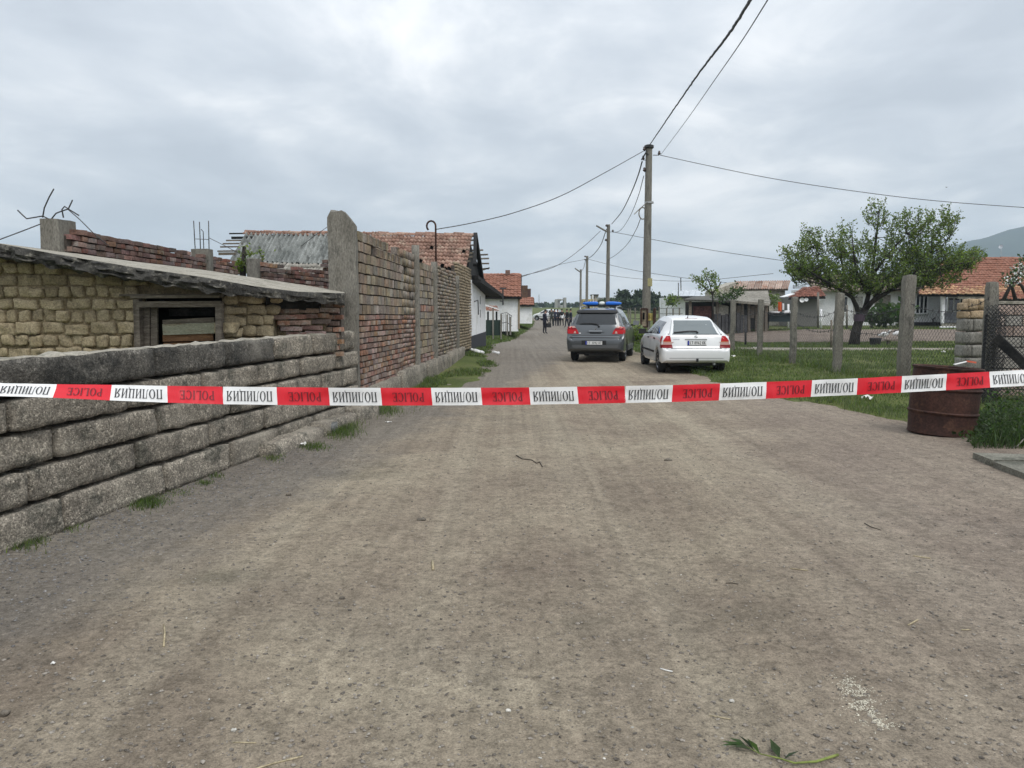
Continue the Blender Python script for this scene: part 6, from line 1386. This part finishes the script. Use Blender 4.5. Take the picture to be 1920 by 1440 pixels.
p1_, h_ = person(1021, 627, 56, "person in dark navy standing alone on the lane, head bowed, holding a black case", face=math.radians(-70), arms=((.16, .06, .28), (.2, .02, .0)), bow=.05, stride=.05)
mb = MB(); c = h_[1]; mb.box(c + Vector((.05, 0, -.22)), (.34, .12, .30)); mb.box(c + Vector((.05, 0, -.03)), (.12, .04, .05)); mb.top("black_case", trim_m, "black case carried by the lone person in navy", "case")
person(1034, 611.5, 79, "person in dark olive at the left of the group by the far white car", face=math.radians(160), jacket=(.03, .034, .028), trousers=(.03, .032, .022))
person(1040, 611.5, 80, "person in a dark blue jacket standing straight in the middle of the group", face=math.radians(180), jacket=(.012, .014, .04))
person(1046.5, 611.5, 80.5, "person in black leaning forward over the far white car", face=math.radians(20), jacket=(.008, .008, .012), lean=.25, arms=((.2, .2, .3), (.2, .2, .3)))
person(1053.5, 611.5, 80, "person in black with a pale panel on the jacket, right of the group", face=math.radians(150), jacket=(.012, .013, .012), trousers=(.008, .008, .008))
mb = MB(); c = P(1054.5, 594, 79.7); mb.box(c, (.22, .05, .30)); mb.top("white_folder", white_w, "white folder held against the chest at the right of the group", "folder")
person(1063, 613.5, 74, "dark-haired person in black turned to the others, left of the police car", face=math.radians(120), jacket=(.010, .011, .014))
person(1070, 614, 71, "person in dark navy partly hidden by the police car", face=math.radians(100), jacket=(.012, .016, .035))
# ------------------------------------------------------------------ vegetation
def leaves_np(pts, size, up=.3, rngs=rng, aspect=.5, bend=.25):
    """leaf quads (two triangles folded) at pts; returns V,F"""
    n = len(pts); pts = np.asarray(pts); d = rngs.normal(size=(n, 3)); d[:, 2] = np.abs(d[:, 2]) * .6 + up; d /= np.linalg.norm(d, axis=1)[:, None]
    s = np.cross(d, rngs.normal(size=(n, 3))); s /= np.linalg.norm(s, axis=1)[:, None]; nn = np.cross(d, s)
    L_ = size * rngs.uniform(.6, 1.3, (n, 1)); W_ = L_ * aspect
    a = pts; b = pts + d * L_ * .5 + s * W_ * .5 + nn * L_ * bend * .3; c = pts + d * L_; e = pts + d * L_ * .5 - s * W_ * .5 + nn * L_ * bend * .3
    V = np.stack([a, b, c, e], 1).reshape(-1, 3); i = np.arange(n) * 4
    return V, np.stack([i, i + 1, i + 2, i + 3], 1)
def leaf_obj(name, pts, size, m, parent=None, kind=None, **kw):
    V, Fc = leaves_np(pts, size, **kw); o = bpy.data.objects.new(name, np_mesh(name, V, Fc, m)); place(o, parent)
    if kind: o['kind'] = kind
    return o
def lobes_pts(lobes, dens, d, dz=1.6):
    """lobes in the picture plane at depth d -> shoot base points inside the ellipsoids"""
    out = []
    for (cx_, cy_, rx, ry, n) in lobes:
        for _ in range(int(n * dens)):
            while True:
                u, v, w_ = R.uniform(-1, 1), R.uniform(-1, 1), R.uniform(-1, 1)
                q = u * u + v * v + w_ * w_
                if .12 < q < 1: break
            out.append(P(cx_ + u * rx, cy_ + v * ry, d + w_ * dz * min(1, (rx + ry) / 60)))
    return out
# apple tree
TD = 34.0
tb_ = P(1604, 648, TD); tb_.z = hb(tb_.x, TD)
tree = thing("apple_tree", "spreading leafy apple tree with a leaning dark trunk in the yard", "tree", tb_)
mb = MB()
trunk = [Vector((tb_.x - .08, TD, tb_.z - .2)), P(1604, 625, TD), P(1611, 600, TD), P(1622, 580, TD)]
mb.tube(trunk, [.26, .20, .185, .17], 10)
limbs = {}
def limb(name, pts, r0, r1):
    pts = [P(x, y, TD + dd) for x, y, dd in pts]; n = len(pts); mb.tube(pts, [(r0 + (r1 - r0) * k / (n - 1)) * .72 for k in range(n)], 8); return pts
la = limb('a', [(1613, 598, 0), (1606, 575, -.1), (1598, 558, -.2), (1570, 540, -.6), (1535, 520, -.9), (1505, 500, -1)], .17, .04)
lb_ = limb('b', [(1621, 582, 0), (1628, 555, .2), (1634, 520, .3), (1640, 470, .2), (1646, 420, 0), (1648, 395, 0)], .17, .02)
lc = limb('c', [(1621, 582, 0), (1636, 565, -.2), (1668, 545, -.5), (1710, 520, -.7), (1760, 500, -.9), (1815, 492, -1)], .18, .03)
ld = limb('d', [(1636, 565, -.2), (1660, 530, .6), (1690, 490, 1), (1725, 450, 1.2), (1760, 420, 1.2)], .12, .02)
le = limb('e', [(1598, 558, -.2), (1585, 520, .5), (1575, 480, .9), (1560, 450, 1)], .10, .02)
lf = limb('f', [(1628, 555, .2), (1606, 510, -.8), (1600, 470, -1.2), (1598, 440, -1.2)], .10, .02)
li = limb('i', [(1634, 520, .3), (1655, 490, -.3), (1678, 462, -.6), (1700, 438, -.8)], .09, .02)
lj = limb('j', [(1710, 520, -.7), (1730, 488, -.2), (1765, 462, .1), (1785, 440, .2)], .07, .02)
lk = limb('k', [(1585, 520, .5), (1548, 490, .2), (1525, 462, 0)], .06, .02)
lg = limb('g', [(1668, 545, -.5), (1710, 540, -1.2), (1745, 540, -1.5)], .08, .02)
lh = limb('h', [(1570, 540, -.6), (1530, 530, -1.0), (1492, 522, -1.2)], .07, .02)
nodes = [p for l_ in (la, lb_, lc, ld, le, lf, lg, lh, li, lj, lk) for k in range(len(l_) - 1) for p in (l_[k], l_[k].lerp(l_[k + 1], .5), l_[k + 1])]
lobes = [(1502, 500, 32, 38, 60), (1520, 462, 26, 26, 24), (1510, 520, 36, 16, 40), (1556, 500, 36, 40, 60), (1588, 470, 26, 34, 34), (1575, 528, 46, 20, 56), (1620, 500, 36, 44, 66), (1645, 415, 22, 26, 20), (1630, 530, 40, 24, 50),
         (1690, 440, 30, 30, 34), (1740, 440, 46, 30, 54), (1772, 425, 22, 22, 18), (1680, 490, 44, 40, 80), (1740, 490, 46, 32, 70), (1800, 492, 34, 22, 34), (1700, 533, 52, 20, 56), (1755, 533, 30, 16, 26), (1785, 508, 40, 18, 44), (1725, 515, 50, 30, 50), (1815, 490, 22, 14, 16), (1620, 540, 70, 12, 34)]
shoots = lobes_pts(lobes, 1.15, TD)
pts = []
tw = MB()
for s0 in shoots:
    nd = min(nodes, key=lambda q: (q - s0).length)
    if .15 < (nd - s0).length < 1.1 and R.random() < .5: mid = nd.lerp(s0, .5) + Vector((R.uniform(-.1, .1), R.uniform(-.1, .1), -.08)); tw.tube([nd, mid, s0], [.018, .013, .009], 4, False)
    out = (s0 - Vector((tb_.x + .5, TD, 3.2))).normalized(); d = (Vector((0, 0, .75)) + out * .55 + Vector((R.gauss(0, .3), R.gauss(0, .3), R.gauss(0, .2)))).normalized(); ln = R.uniform(.30, .75)
    tip = s0 + d * ln; tw.tube([s0, tip], [.012, .005], 3, False)
    for _ in range(int(18 + 16 * ln)): f = R.random(); pts.append(s0 + d * ln * f + Vector((R.gauss(0, .055), R.gauss(0, .055), R.gauss(0, .055))))
mb.build("trunk", bark, tree, True); tw.build("twigs", bark, tree)
leaf_obj("crown", pts, .105, leaf_m, tree, up=.25, aspect=.62)
wr = MB(); wr.lathe([(.225, 0), (.23, .15), (.225, .30)], P(1611, 600, TD) - Vector((0.0, 0, .05)), 12); wr.build("purple_band", flat("purple_cloth", (.085, .055, .08), .8), tree, True)
# sapling over the lean-to, plum bush behind the wire
def bush(name, label, lobes, d, size, m, dens=1., stem=None, per=14, shoot=.3, cat="bush", grp=None, dz=1.6):
    c = P(lobes[0][0], lobes[0][1], d); t = thing(name, label, cat, (c.x, d, hb(c.x, d)), grp); pts = []
    for s0 in lobes_pts(lobes, dens, d, dz):
        v = Vector((R.gauss(0, .4), R.gauss(0, .4), .6)).normalized() * shoot
        for _ in range(per): pts.append(s0 + v * R.random() + Vector((R.gauss(0, size * .6), R.gauss(0, size * .6), R.gauss(0, size * .5))))
    leaf_obj("foliage", pts, size, m, t, aspect=.6)
    if stem:
        mb = MB()
        for st in stem: mb.tube([P(x, y, d) for x, y in st], [.05 * (1 - k / len(st)) + .012 for k in range(len(st))], 6)
        mb.build("stem", bark, t, True)
    return t
bush("sapling", "thin young tree with sparse leaf tufts rising above the metal roof", [(1312, 528, 12, 8, 8), (1336, 525, 9, 6, 6), (1344, 535, 12, 6, 4), (1322, 518, 4, 6, 3), (1318, 540, 8, 6, 4), (1340, 550, 14, 10, 8)], 47, .16, leaf_m, 1, [[(1338, 620), (1337, 580), (1336, 552), (1330, 530), (1322, 516)], [(1336, 552), (1322, 540), (1308, 528)], [(1336, 550), (1348, 536), (1352, 528)]], 16, .4, "tree")
bush("shrub", "straggly green shrub by the dark lean-to roof", [(1375, 555, 14, 12, 14), (1390, 548, 12, 9, 8), (1352, 563, 22, 6, 14)], 48.4, .15, weed_m, 1, [[(1376, 622), (1376, 560), (1386, 545)]], 14, .4)
bush("shrub", "green shrub growing at the left end of the metal hall", [(1262, 566, 10, 8, 16), (1252, 572, 8, 5, 8)], 80, .3, leaf_m)
bush("shrub", "green bush between the lean-to and the teal table", [(1450, 566, 8, 14, 16)], 52, .2, leaf_m)
bush("yucca", "dark spiky yucca clump in front of the white farmhouse", [(1655, 598, 14, 14, 26), (1690, 598, 12, 9, 12)], 52, .55, weed_m, 1, None, 10, .5, "plant")
bush("rose_bush", "thin white-flowering bush over the fence at the right edge", [(1905, 520, 18, 14, 10), (1925, 500, 16, 14, 10), (1890, 535, 14, 8, 6)], 24, .10, weed_m, 1, [[(1878, 570), (1890, 545), (1905, 520), (1922, 498)], [(1905, 566), (1898, 540), (1890, 528)], [(1930, 560), (1915, 535), (1900, 525)]], 12, .3)
fl = [p for p in lobes_pts([(1912, 508, 16, 10, 12), (1898, 528, 12, 8, 6)], 1, 24)]
t = thing("white_blossom", "white blossom sprays on the thin bush at the right edge", "blossom", fl[0]); leaf_obj("blossom", [p + Vector((R.gauss(0, .06), R.gauss(0, .06), R.gauss(0, .06))) for p in fl for _ in range(10)], .07, white_w, t, aspect=.9)
bush("creeper", "bright green creeper climbing beside the short concrete post", [(455, 505, 5, 20, 12), (460, 480, 7, 7, 5), (486, 484, 6, 4, 3)], 13.15, .075, leaf_m, 1, [[(455, 530), (456, 500), (458, 462)]], 10, .14, "plant", dz=.15)
bush("plum_shrub", "leafy green shrub beside the meter box pole", [(1194, 632, 9, 12, 20), (1199, 642, 9, 8, 12)], 27.0, .13, leaf_m, 1, None, 14, .3)
# far tree line: three bushes and hedges
def fartree(label, px, y0, y1, rx, d, n, name="round_tree"):
    t = thing(name, label, "tree", P(px, y1, d)); cyl = [(px + R.uniform(-.5, .5) * rx, y0 + (y1 - y0) * R.uniform(.28, .8), rx * R.uniform(.4, .6), (y1 - y0) * R.uniform(.25, .38), n / 7) for _ in range(7)]; pts = []
    for s0 in lobes_pts(cyl, 1, d, 4): pts += [s0 + Vector((R.gauss(0, .45), R.gauss(0, .45), R.gauss(0, .4))) for _ in range(12)]
    leaf_obj("crown", pts, .75, hedge_m, t, aspect=.8); mb = MB(); mb.tube([P(px, y1 + 3, d), P(px, (y0 + y1) / 2, d)], [.3, .15], 6); mb.build("trunk", bark, t)
fartree("round dark green tree left of the trio beyond the fence", 1170, 551, 574, 11, 170, 90)
fartree("largest dark green tree in the middle of the trio beyond the fence", 1202, 547, 574, 20, 170, 190)
fartree("dark green tree right behind the nearest pole beyond the fence", 1230, 557, 576, 13, 172, 100)
pts = []
for k in range(1500):
    px = R.uniform(1128, 1258); pts.append(P(px, R.uniform(567, 583), 165 + R.uniform(-3, 3)))
leaf_obj("hedge", pts, 1.1, hedge_m, None, 'stuff', aspect=.8)
pts = []
for k in range(4200):
    px = R.uniform(700, 2100); y = 577 - abs(R.gauss(0, 1.0)) * (2.2 + 2.0 * nz(px * .03, 1)); pts.append(P(px, y, 420 + R.uniform(-12, 12)))
leaf_obj("far_hedgerow", pts, 2.6, hedge_m, None, 'stuff', aspect=.9)
# wire fence across the field beyond the lane
t = thing("field_fence", "wire field fence on pale stakes behind the two cars", "fence", P(1220, 600, 60)); 
for k, px in enumerate((1178, 1182, 1191, 1201, 1217, 1229, 1236, 1250, 1262, 1274)):
    a, b = P(px, 606, 60), P(px, 576 + R.uniform(-2, 3), 60); mb = MB(); mb.tube([a, b], .06, 6); mb.build("stake", conc_post, t)
mb = MB()
for y in (578, 588, 597): mb.tube([P(1160 + 12 * k, y + R.uniform(-.5, .5), 60) for k in range(11)], .018, 4)
mb.build("wire", wire_m, t)
# grass
def blades(name, pts, h, wd, m=None, lean=.5):
    n = len(pts); p = np.asarray(pts, float); a = rng.uniform(0, 2 * np.pi, n); hh = h * rng.uniform(.45, 1.25, n) if np.isscalar(h) else np.asarray(h) * rng.uniform(.5, 1.2, n); wv = wd * rng.uniform(.6, 1.3, n) if np.isscalar(wd) else np.asarray(wd)
    sx = np.stack([np.cos(a), np.sin(a), 0 * a], 1) * wv[:, None] / 2; le_ = rng.normal(0, lean, (n, 2)); tip = p + np.stack([le_[:, 0] * hh, le_[:, 1] * hh, hh], 1); mid = p + np.stack([le_[:, 0] * hh * .3, le_[:, 1] * hh * .3, hh * .55], 1)
    V = np.stack([p - sx, p + sx, mid + sx * .7, tip, mid - sx * .7], 1).reshape(-1, 3); i = np.arange(n) * 5
    Fc = np.stack([i, i + 1, i + 2, i + 4], 1); F2 = np.stack([i + 4, i + 2, i + 3, i + 3], 1)
    me = bpy.data.meshes.new(name); Vn = V.astype(np.float32); me.vertices.add(len(Vn)); me.vertices.foreach_set('co', Vn.ravel())
    tri = np.concatenate([np.stack([i, i + 1, i + 2], 1), np.stack([i, i + 2, i + 4], 1), np.stack([i + 4, i + 2, i + 3], 1)]).astype(np.int32)
    me.loops.add(tri.size); me.loops.foreach_set('vertex_index', tri.ravel()); me.polygons.add(len(tri)); me.polygons.foreach_set('loop_start', np.arange(0, tri.size, 3, dtype=np.int32)); me.polygons.foreach_set('loop_total', np.full(len(tri), 3, np.int32)); me.update(calc_edges=True); me.materials.append(m or grass_b)
    o = bpy.data.objects.new(name, me); C.objects.link(o); o['kind'] = 'stuff'; return o
pts = []; hs = []; ws = []
for _ in range(230000):     # lawn and verge right of the lane
    y = 9.3 * (52 / 9.3) ** R.random(); x = xr(y) - .5 + R.random() ** 1.3 * (34 if y > 25 else 16)
    mgn = margin(x, y) + .30 * nz(x * 1.7, y * 1.3, 3) + .16 * nz(x * 5, y * 5, 8)
    if mgn > .12 or x > y * .72 + 1: continue
    if 27.0 < y < 29.8 and x > 8.4 and abs(y - 28.2 + .02 * (x - 14)) < .7 + .3 * nz(x * .7, y): continue
    if 36.5 < y < 50 and x > 10.5: continue
    if 12.8 < y < 13.3 and x > 7.5: continue
    cl = nz(x * .8, y * .8, 11) + .5 * nz(x * 2.6, y * 2.6, 12)
    if cl < -.28 and R.random() < .8: continue
    pts.append((x, y, hg(x, y) - .01)); hs.append((.055 + .07 * max(0, cl)) * (1 + .5 * smooth(12, 25, y)) + (.12 if abs(x - 7.7) < .25 and R.random() < .6 else 0)); ws.append(.006 * max(1, y / 9))
blades("grass", pts, np.array(hs), np.array(ws))
pts = []; hs = []; ws = []
for _ in range(34000):      # left verge further on
    y = 13.5 * (95 / 13.5) ** R.random(); x = xl(y) + .5 - R.random() ** .8 * (2.2 if y > 27 else 1.3)
    mgn = margin(x, y) + .30 * nz(x * 1.7, y * 1.3, 3) + .16 * nz(x * 5, y * 5, 8)
    if mgn > .2: continue
    if y < 26 and x < BA + BB * y - .0: continue
    if nz(x * .9, y * .45, 21) < .10 and y < 27: continue
    pts.append((x, y, hg(x, y) - .01)); hs.append(.07 + .05 * R.random()); ws.append(.008 * max(1, y / 10))
blades("verge_grass", pts, np.array(hs), np.array(ws))
pts = []; hs = []
for (px, py, rx, ry, n, h_) in ((640, 805, 34, 18, 1700, .10), (650, 785, 26, 10, 600, .09), (590, 838, 26, 7, 500, .05), (272, 938, 36, 14, 900, .055), (384, 902, 16, 6, 160, .04), (405, 888, 18, 6, 120, .04), (40, 1012, 40, 18, 900, .06), (120, 985, 36, 10, 260, .04), (512, 855, 22, 8, 260, .05), (700, 770, 50, 10, 1500, .10), (760, 745, 40, 14, 1200, .10), (330, 918, 40, 8, 200, .03), (800, 716, 12, 10, 700, .12)):
    for _ in range(n):
        p = G(px + R.gauss(0, .5) * rx, py + R.gauss(0, .5) * ry)
        if p.x < WA + WB * p.y + .03 and p.y < 11.4: continue
        pts.append((p.x, p.y, max(hroad(p.x, p.y), hg(p.x, p.y)) - .006)); hs.append(h_)
blades("wall_foot_grass", pts, np.array(hs), .006)
# weeds under the mesh at the right edge
pts = []
for _ in range(900):
    px = R.uniform(1826, 1990); p = G(px, R.uniform(788, 838)); h_ = R.uniform(.05, .62) * (.35 + .65 * smooth(1830, 1880, px))
    for _ in range(7): pts.append((p.x + R.gauss(0, .05), p.y + R.gauss(0, .05), h_ * R.random() + .02))
gb_ = []; gh_ = []
for _ in range(2600):
    p = G(R.uniform(1822, 1995), R.uniform(784, 842)); gb_.append((p.x, p.y, .0)); gh_.append(R.uniform(.06, .40) * (.3 + .7 * smooth(1825, 1885, 960 + p.x / p.y * F)))
blades("tall_weed_grass", gb_, np.array(gh_), .010, weed_m, .35)
t = thing("weed_clump", "dense dark green weeds under the chain-link mesh at the right edge", "weeds", G(1890, 820)); leaf_obj("foliage", pts[::2], .055, weed_m, t, aspect=.5)
pts = []
for _ in range(140):
    p = G(R.gauss(1805, 14), R.gauss(810, 8)); pts.append((p.x, p.y, .02 + .06 * R.random()))
t = thing("weed_clump", "small leafy weeds at the foot of the rusty barrel", "weeds", G(1805, 812)); leaf_obj("foliage", pts, .06, weed_m, t, aspect=.7)
# ------------------------------------------------------------------ gravel and litter
def pebbles(name, cnt, fn, s0, s1, m, flatn=.55):
    base = np.array([(1, 0, 0), (0, 1, 0), (-1, 0, 0), (0, -1, 0), (0, 0, 1), (0, 0, -1), (.6, .6, .55), (-.6, .6, .5), (-.6, -.6, .55), (.6, -.6, .5)], float)
    fb = np.array([(0, 6, 4), (6, 1, 4), (1, 7, 4), (7, 2, 4), (2, 8, 4), (8, 3, 4), (3, 9, 4), (9, 0, 4), (0, 1, 6), (1, 2, 7), (2, 3, 8), (3, 0, 9)])
    V = []; Fc = []; k = 0
    for _ in range(cnt):
        q = fn()
        if q is None: continue
        x, y = q; s = s0 * (s1 / s0) ** (R.random() ** 2.0); a = R.uniform(0, 6.28); c_, s_ = math.cos(a), math.sin(a)
        v = base * (1 + rng.uniform(-.3, .3, (10, 1))) * np.array([s, s * R.uniform(.5, .9), s * flatn]); v = v @ np.array([[c_, s_, 0], [-s_, c_, 0], [0, 0, 1]])
        V.append(v + np.array([x, y, hroad(x, y) + s * flatn * .25])); Fc.append(fb + 10 * k); k += 1
    o = bpy.data.objects.new(name, np_mesh(name, np.concatenate(V), np.concatenate(Fc), m)); C.objects.link(o); o['kind'] = 'stuff'; return o
peb_m = pmat("pebble", (.15, .13, .11), (.27, .245, .21), 30, 90, rnd=.45, bump=0); peb_g = pmat("grey_chips", (.115, .11, .108), (.25, .245, .24), 30, 90, rnd=.5, bump=0); peb_w = pmat("pale_chips", (.42, .40, .36), (.58, .56, .50), 30, 90, rnd=.2, bump=0)
def lane_pt():
    d = 2.4 * (14 / 2.4) ** R.random(); x = R.uniform(-.72, .72) * d
    if x < WA + WB * d + .05 or x > xr(d) - .2: return None
    return (x, d)
pebbles("gravel", 26000, lane_pt, .0018, .013, peb_m)
pebbles("pale_gravel", 800, lane_pt, .0018, .008, peb_w)
def wall_pt():
    y = 2.6 * (9 / 2.6) ** R.random(); x = WA + WB * y + .03 + abs(R.gauss(0, .55)); return (x, y) if x > -.72 * y else None
pebbles("grey_gravel", 9000, wall_pt, .0025, .013, peb_g)
gp = [G(1580, 1268), G(1605, 1288), G(1618, 1305), G(1612, 1322), G(1640, 1345), G(1655, 1352)]
def grain_pt():
    k = R.randrange(5); f = R.random(); p = gp[k].lerp(gp[k + 1], f); q = (p.x + R.gauss(0, .034), p.y + R.gauss(0, .030)); return q if nz(q[0] * 26, q[1] * 26, 4) > -.08 else None
pebbles("grain_spill", 1700, grain_pt, .002, .005, pmat("pale_grain", (.52, .48, .38), (.66, .62, .51), 30, 90, rnd=.2, bump=0))
def stick(pxs, r, label, m, name="twig", cat="twig", grp=None):
    mb = MB(); pts = []
    for k, (x, y) in enumerate(pxs): p = G(x, y); p.z = hroad(p.x, p.y) + r * .8; pts.append(p)
    mb.tube(pts, r, 5); return mb.top(name, m, label, cat, grp, True)
straw = pmat("dry_straw", (.36, .30, .19), (.48, .41, .27), 20, 60, bump=0); dark_twig = flat("dark_twig", (.075, .06, .047), .9)
for pts, r_, lab, m in (([(307, 1170), (309, 1185), (307, 1211)], .005, "straw stalk lying lengthwise left of the lane centre", straw), ([(460, 1437), (510, 1420), (568, 1404)], .0035, "long thin straw at the bottom edge of the lane", straw), ([(436, 1383), (480, 1383)], .0025, "short thin straw left of the long one at the bottom", straw),
                        ([(811, 1048), (812, 1064)], .009, "stubby pale stick in the middle of the lane", straw), ([(968, 852), (980, 860), (997, 862), (1006, 868), (1012, 866), (1017, 875)], .006, "crooked dark twig in front of the tape", dark_twig), ([(1482, 1062), (1515, 1066)], .004, "pale straw right of the lane centre", straw), ([(1712, 1039), (1745, 1044)], .005, "pale straw farther right on the lane", straw), ([(1703, 1170), (1721, 1160)], .004, "short pale straw slanting at the right", straw),
                        ([(1803, 1177), (1820, 1177)], .0035, "tiny pale straw near the right edge", straw), ([(1621, 976), (1633, 983), (1652, 989)], .004, "dark twig on the right of the lane", dark_twig), ([(1361, 1088), (1372, 1088), (1384, 1091)], .003, "thin dark twig in mid-lane", dark_twig), ([(1330, 1328), (1370, 1336)], .0025, "faint straw above the green sprig", straw)):
    stick(pts, r_, lab, m)
def scrap(px, py, w_, label, m, name="paper_scrap", cat="litter", hgt=.012):
    p = G(px, py); p.z = max(hroad(p.x, p.y), hg(p.x, p.y)) + .002; mb = MB(); ww = w_ / F * p.y; a = R.uniform(-.5, .5)
    mb.grid(lambda u, v: p + Vector(((u - .5) * ww * math.cos(a) - (v - .5) * ww * .7 * math.sin(a), (u - .5) * ww * math.sin(a) + (v - .5) * ww * .7 * math.cos(a), hgt * (.6 + nz(u * 3 + px, v * 3, py)))), 5, 4); return mb.top(name, m, label, cat, None, False)
paper = flat("crumpled_paper", (.72, .71, .68), .8)
scrap(1627, 757, 20, "crumpled white paper in the grass edge left of the barrel", paper, hgt=.10)
scrap(728, 792, 12, "small white scrap on the lane beyond the tuft of grass", paper, hgt=.02); scrap(567, 836, 13, "white scrap beside the low weeds at the wall foot", paper, hgt=.05)
scrap(100, 1243, 9, "white cigarette end at the left of the lane", paper, "cigarette_end", hgt=.01); stick([(1238, 1244), (1249, 1247), (1261, 1249)], .0035, "pale splinter in the middle right of the lane", paper, "wood_splinter", "splinter")
for (px, py, lab) in ((1416, 658, "white scrap in the grass behind the white car"), (1768, 669, "white scrap in the grass beyond the barrel"), (1375, 675, "white scrap at the edge of the grass by the white car")): scrap(px, py, 7, lab, paper, hgt=.08)
def stone(px, py, w_, label, m, name="stone", f=.6):
    p = G(px, py); p.z = hroad(p.x, p.y); s = w_ / F * p.y; s *= (.6 if name == 'clod' else .85); mb = rough_block(s, s * .8, s * f, 5, 5, 4, s * f * .45, s * .16, px, 2.4 / s); mb.v = [tuple(Vector(v) + p + Vector((0, 0, s * f * .3))) for v in mb.v]; return mb.top(name, m, label, "stone", None, True)
dk = pmat("dark_stone", (.11, .094, .075), (.18, .157, .127), 20, 60, bdist=.002)
stone(8, 1338, 22, "dark pebble at the left edge of the lane", dk); stone(641, 1117, 19, "dark flat clod left of the lane centre", dk, "clod", .35); stone(590, 1272, 18, "dark clod with a tiny bit beside it", dk, "clod", .35); stone(790, 969, 26, "flat brown clod in the lane", dk, "clod", .2); stone(541, 927, 12, "small dark stone near the left edge of the lane", dk); stone(1253, 863, 24, "dark flat clod on the far side of the lane", dk, "clod", .25)
stone(953, 1327, 12, "rounded white pebble in the middle of the lane", peb_w); stone(1372, 1303, 12, "white pebble left of the spilled grain", peb_w); stone(438, 1362, 12, "oblong white pebble near the bottom left", peb_w)
# pipe offcut at the wall foot
p = G(602, 813); mb = MB(); ax = Vector((1, .25, .06)).normalized(); mb.lathe([(.055, 0), (.07, 0), (.07, .24), (.055, .24), (.052, .02)], p + Vector((-.03, 0, .065)), 18, ax); mb.top("pipe_offcut", pmat("grey_pipe", (.12, .125, .12), (.18, .185, .18), 6, 30), "short grey pipe offcut lying by the wall-foot grass", "pipe", smooth_=True, sharp=40)
# rubble by the white gable
for k, (px, py, lab, m) in enumerate(((888, 652, "broken pale plaster lump below the white gable", white_w), (898, 655, "white plank end leaning by the white gable", white_w), (930, 655, "flat pale chip on the lane before the green fence", white_w))):
    p = P(px, py, 26.5); p.z = max(hg(p.x, p.y), hroad(p.x, p.y)); mb = rough_block(.5 - .1 * k, .12, .10, 5, 3, 3, .03, .03, k, 8); Mr = Matrix.Rotation(.5 * k - .3, 3, 'Z') @ Matrix.Rotation(.25, 3, 'Y'); mb.v = [tuple(Mr @ Vector(v) + p + Vector((0, 0, .09))) for v in mb.v]; mb.top("rubble_piece", m, lab, "rubble", None, True)
# green sprig on the ground
t = thing("green_sprig", "uprooted green leafy stalk lying on the bare ground", "plant", G(1460, 1410))
def gp_(x, y, z=.012): p = G(x, y); p.z = hroad(p.x, p.y) + z; return p
mb = MB(); mb.tube([gp_(1400, 1390), gp_(1425, 1403), gp_(1462, 1413), gp_(1490, 1422), gp_(1530, 1421), gp_(1572, 1412)], [.0015, .002, .003, .0035, .0045, .005], 6); mb.build("stalk", pmat("green_stalk", (.12, .17, .04), (.27, .30, .09), 8, 30, bump=0), t, True)
for (a, b, wd_) in (((1425, 1403), (1400, 1378), .010), ((1462, 1413), (1444, 1380), .017), ((1470, 1415), (1500, 1404), .008), ((1405, 1394), (1352, 1382), .008), ((1410, 1396), (1372, 1392), .007), ((1400, 1390), (1366, 1376), .007), ((1415, 1398), (1385, 1372), .006), ((1395, 1388), (1350, 1390), .006)):
    p, q = gp_(*a), gp_(*b, .02); d = q - p; s = Vector((-d.y, d.x, 0)).normalized() * wd_; mb = MB(); mb.add([p, p.lerp(q, .4) + s + Vector((0, 0, .006)), q, p.lerp(q, .4) - s + Vector((0, 0, .010)), p.lerp(q, .45)], [(0, 1, 4), (1, 2, 4), (2, 3, 4), (3, 0, 4)]); mb.build("leaf", weed_m, t)
# distant bird
mb = MB(); c = P(1775, 351, 60); mb.add([c, c + Vector((.10, 0, .06)), c + Vector((.04, .03, -.02)), c + Vector((-.10, 0, .05)), c + Vector((-.04, .03, -.02)), c + Vector((0, .10, -.02))], [(0, 1, 2), (0, 3, 4), (0, 2, 5), (0, 4, 5)]); mb.top("bird", trim_m, "tiny dark bird in the sky above the tree", "bird")
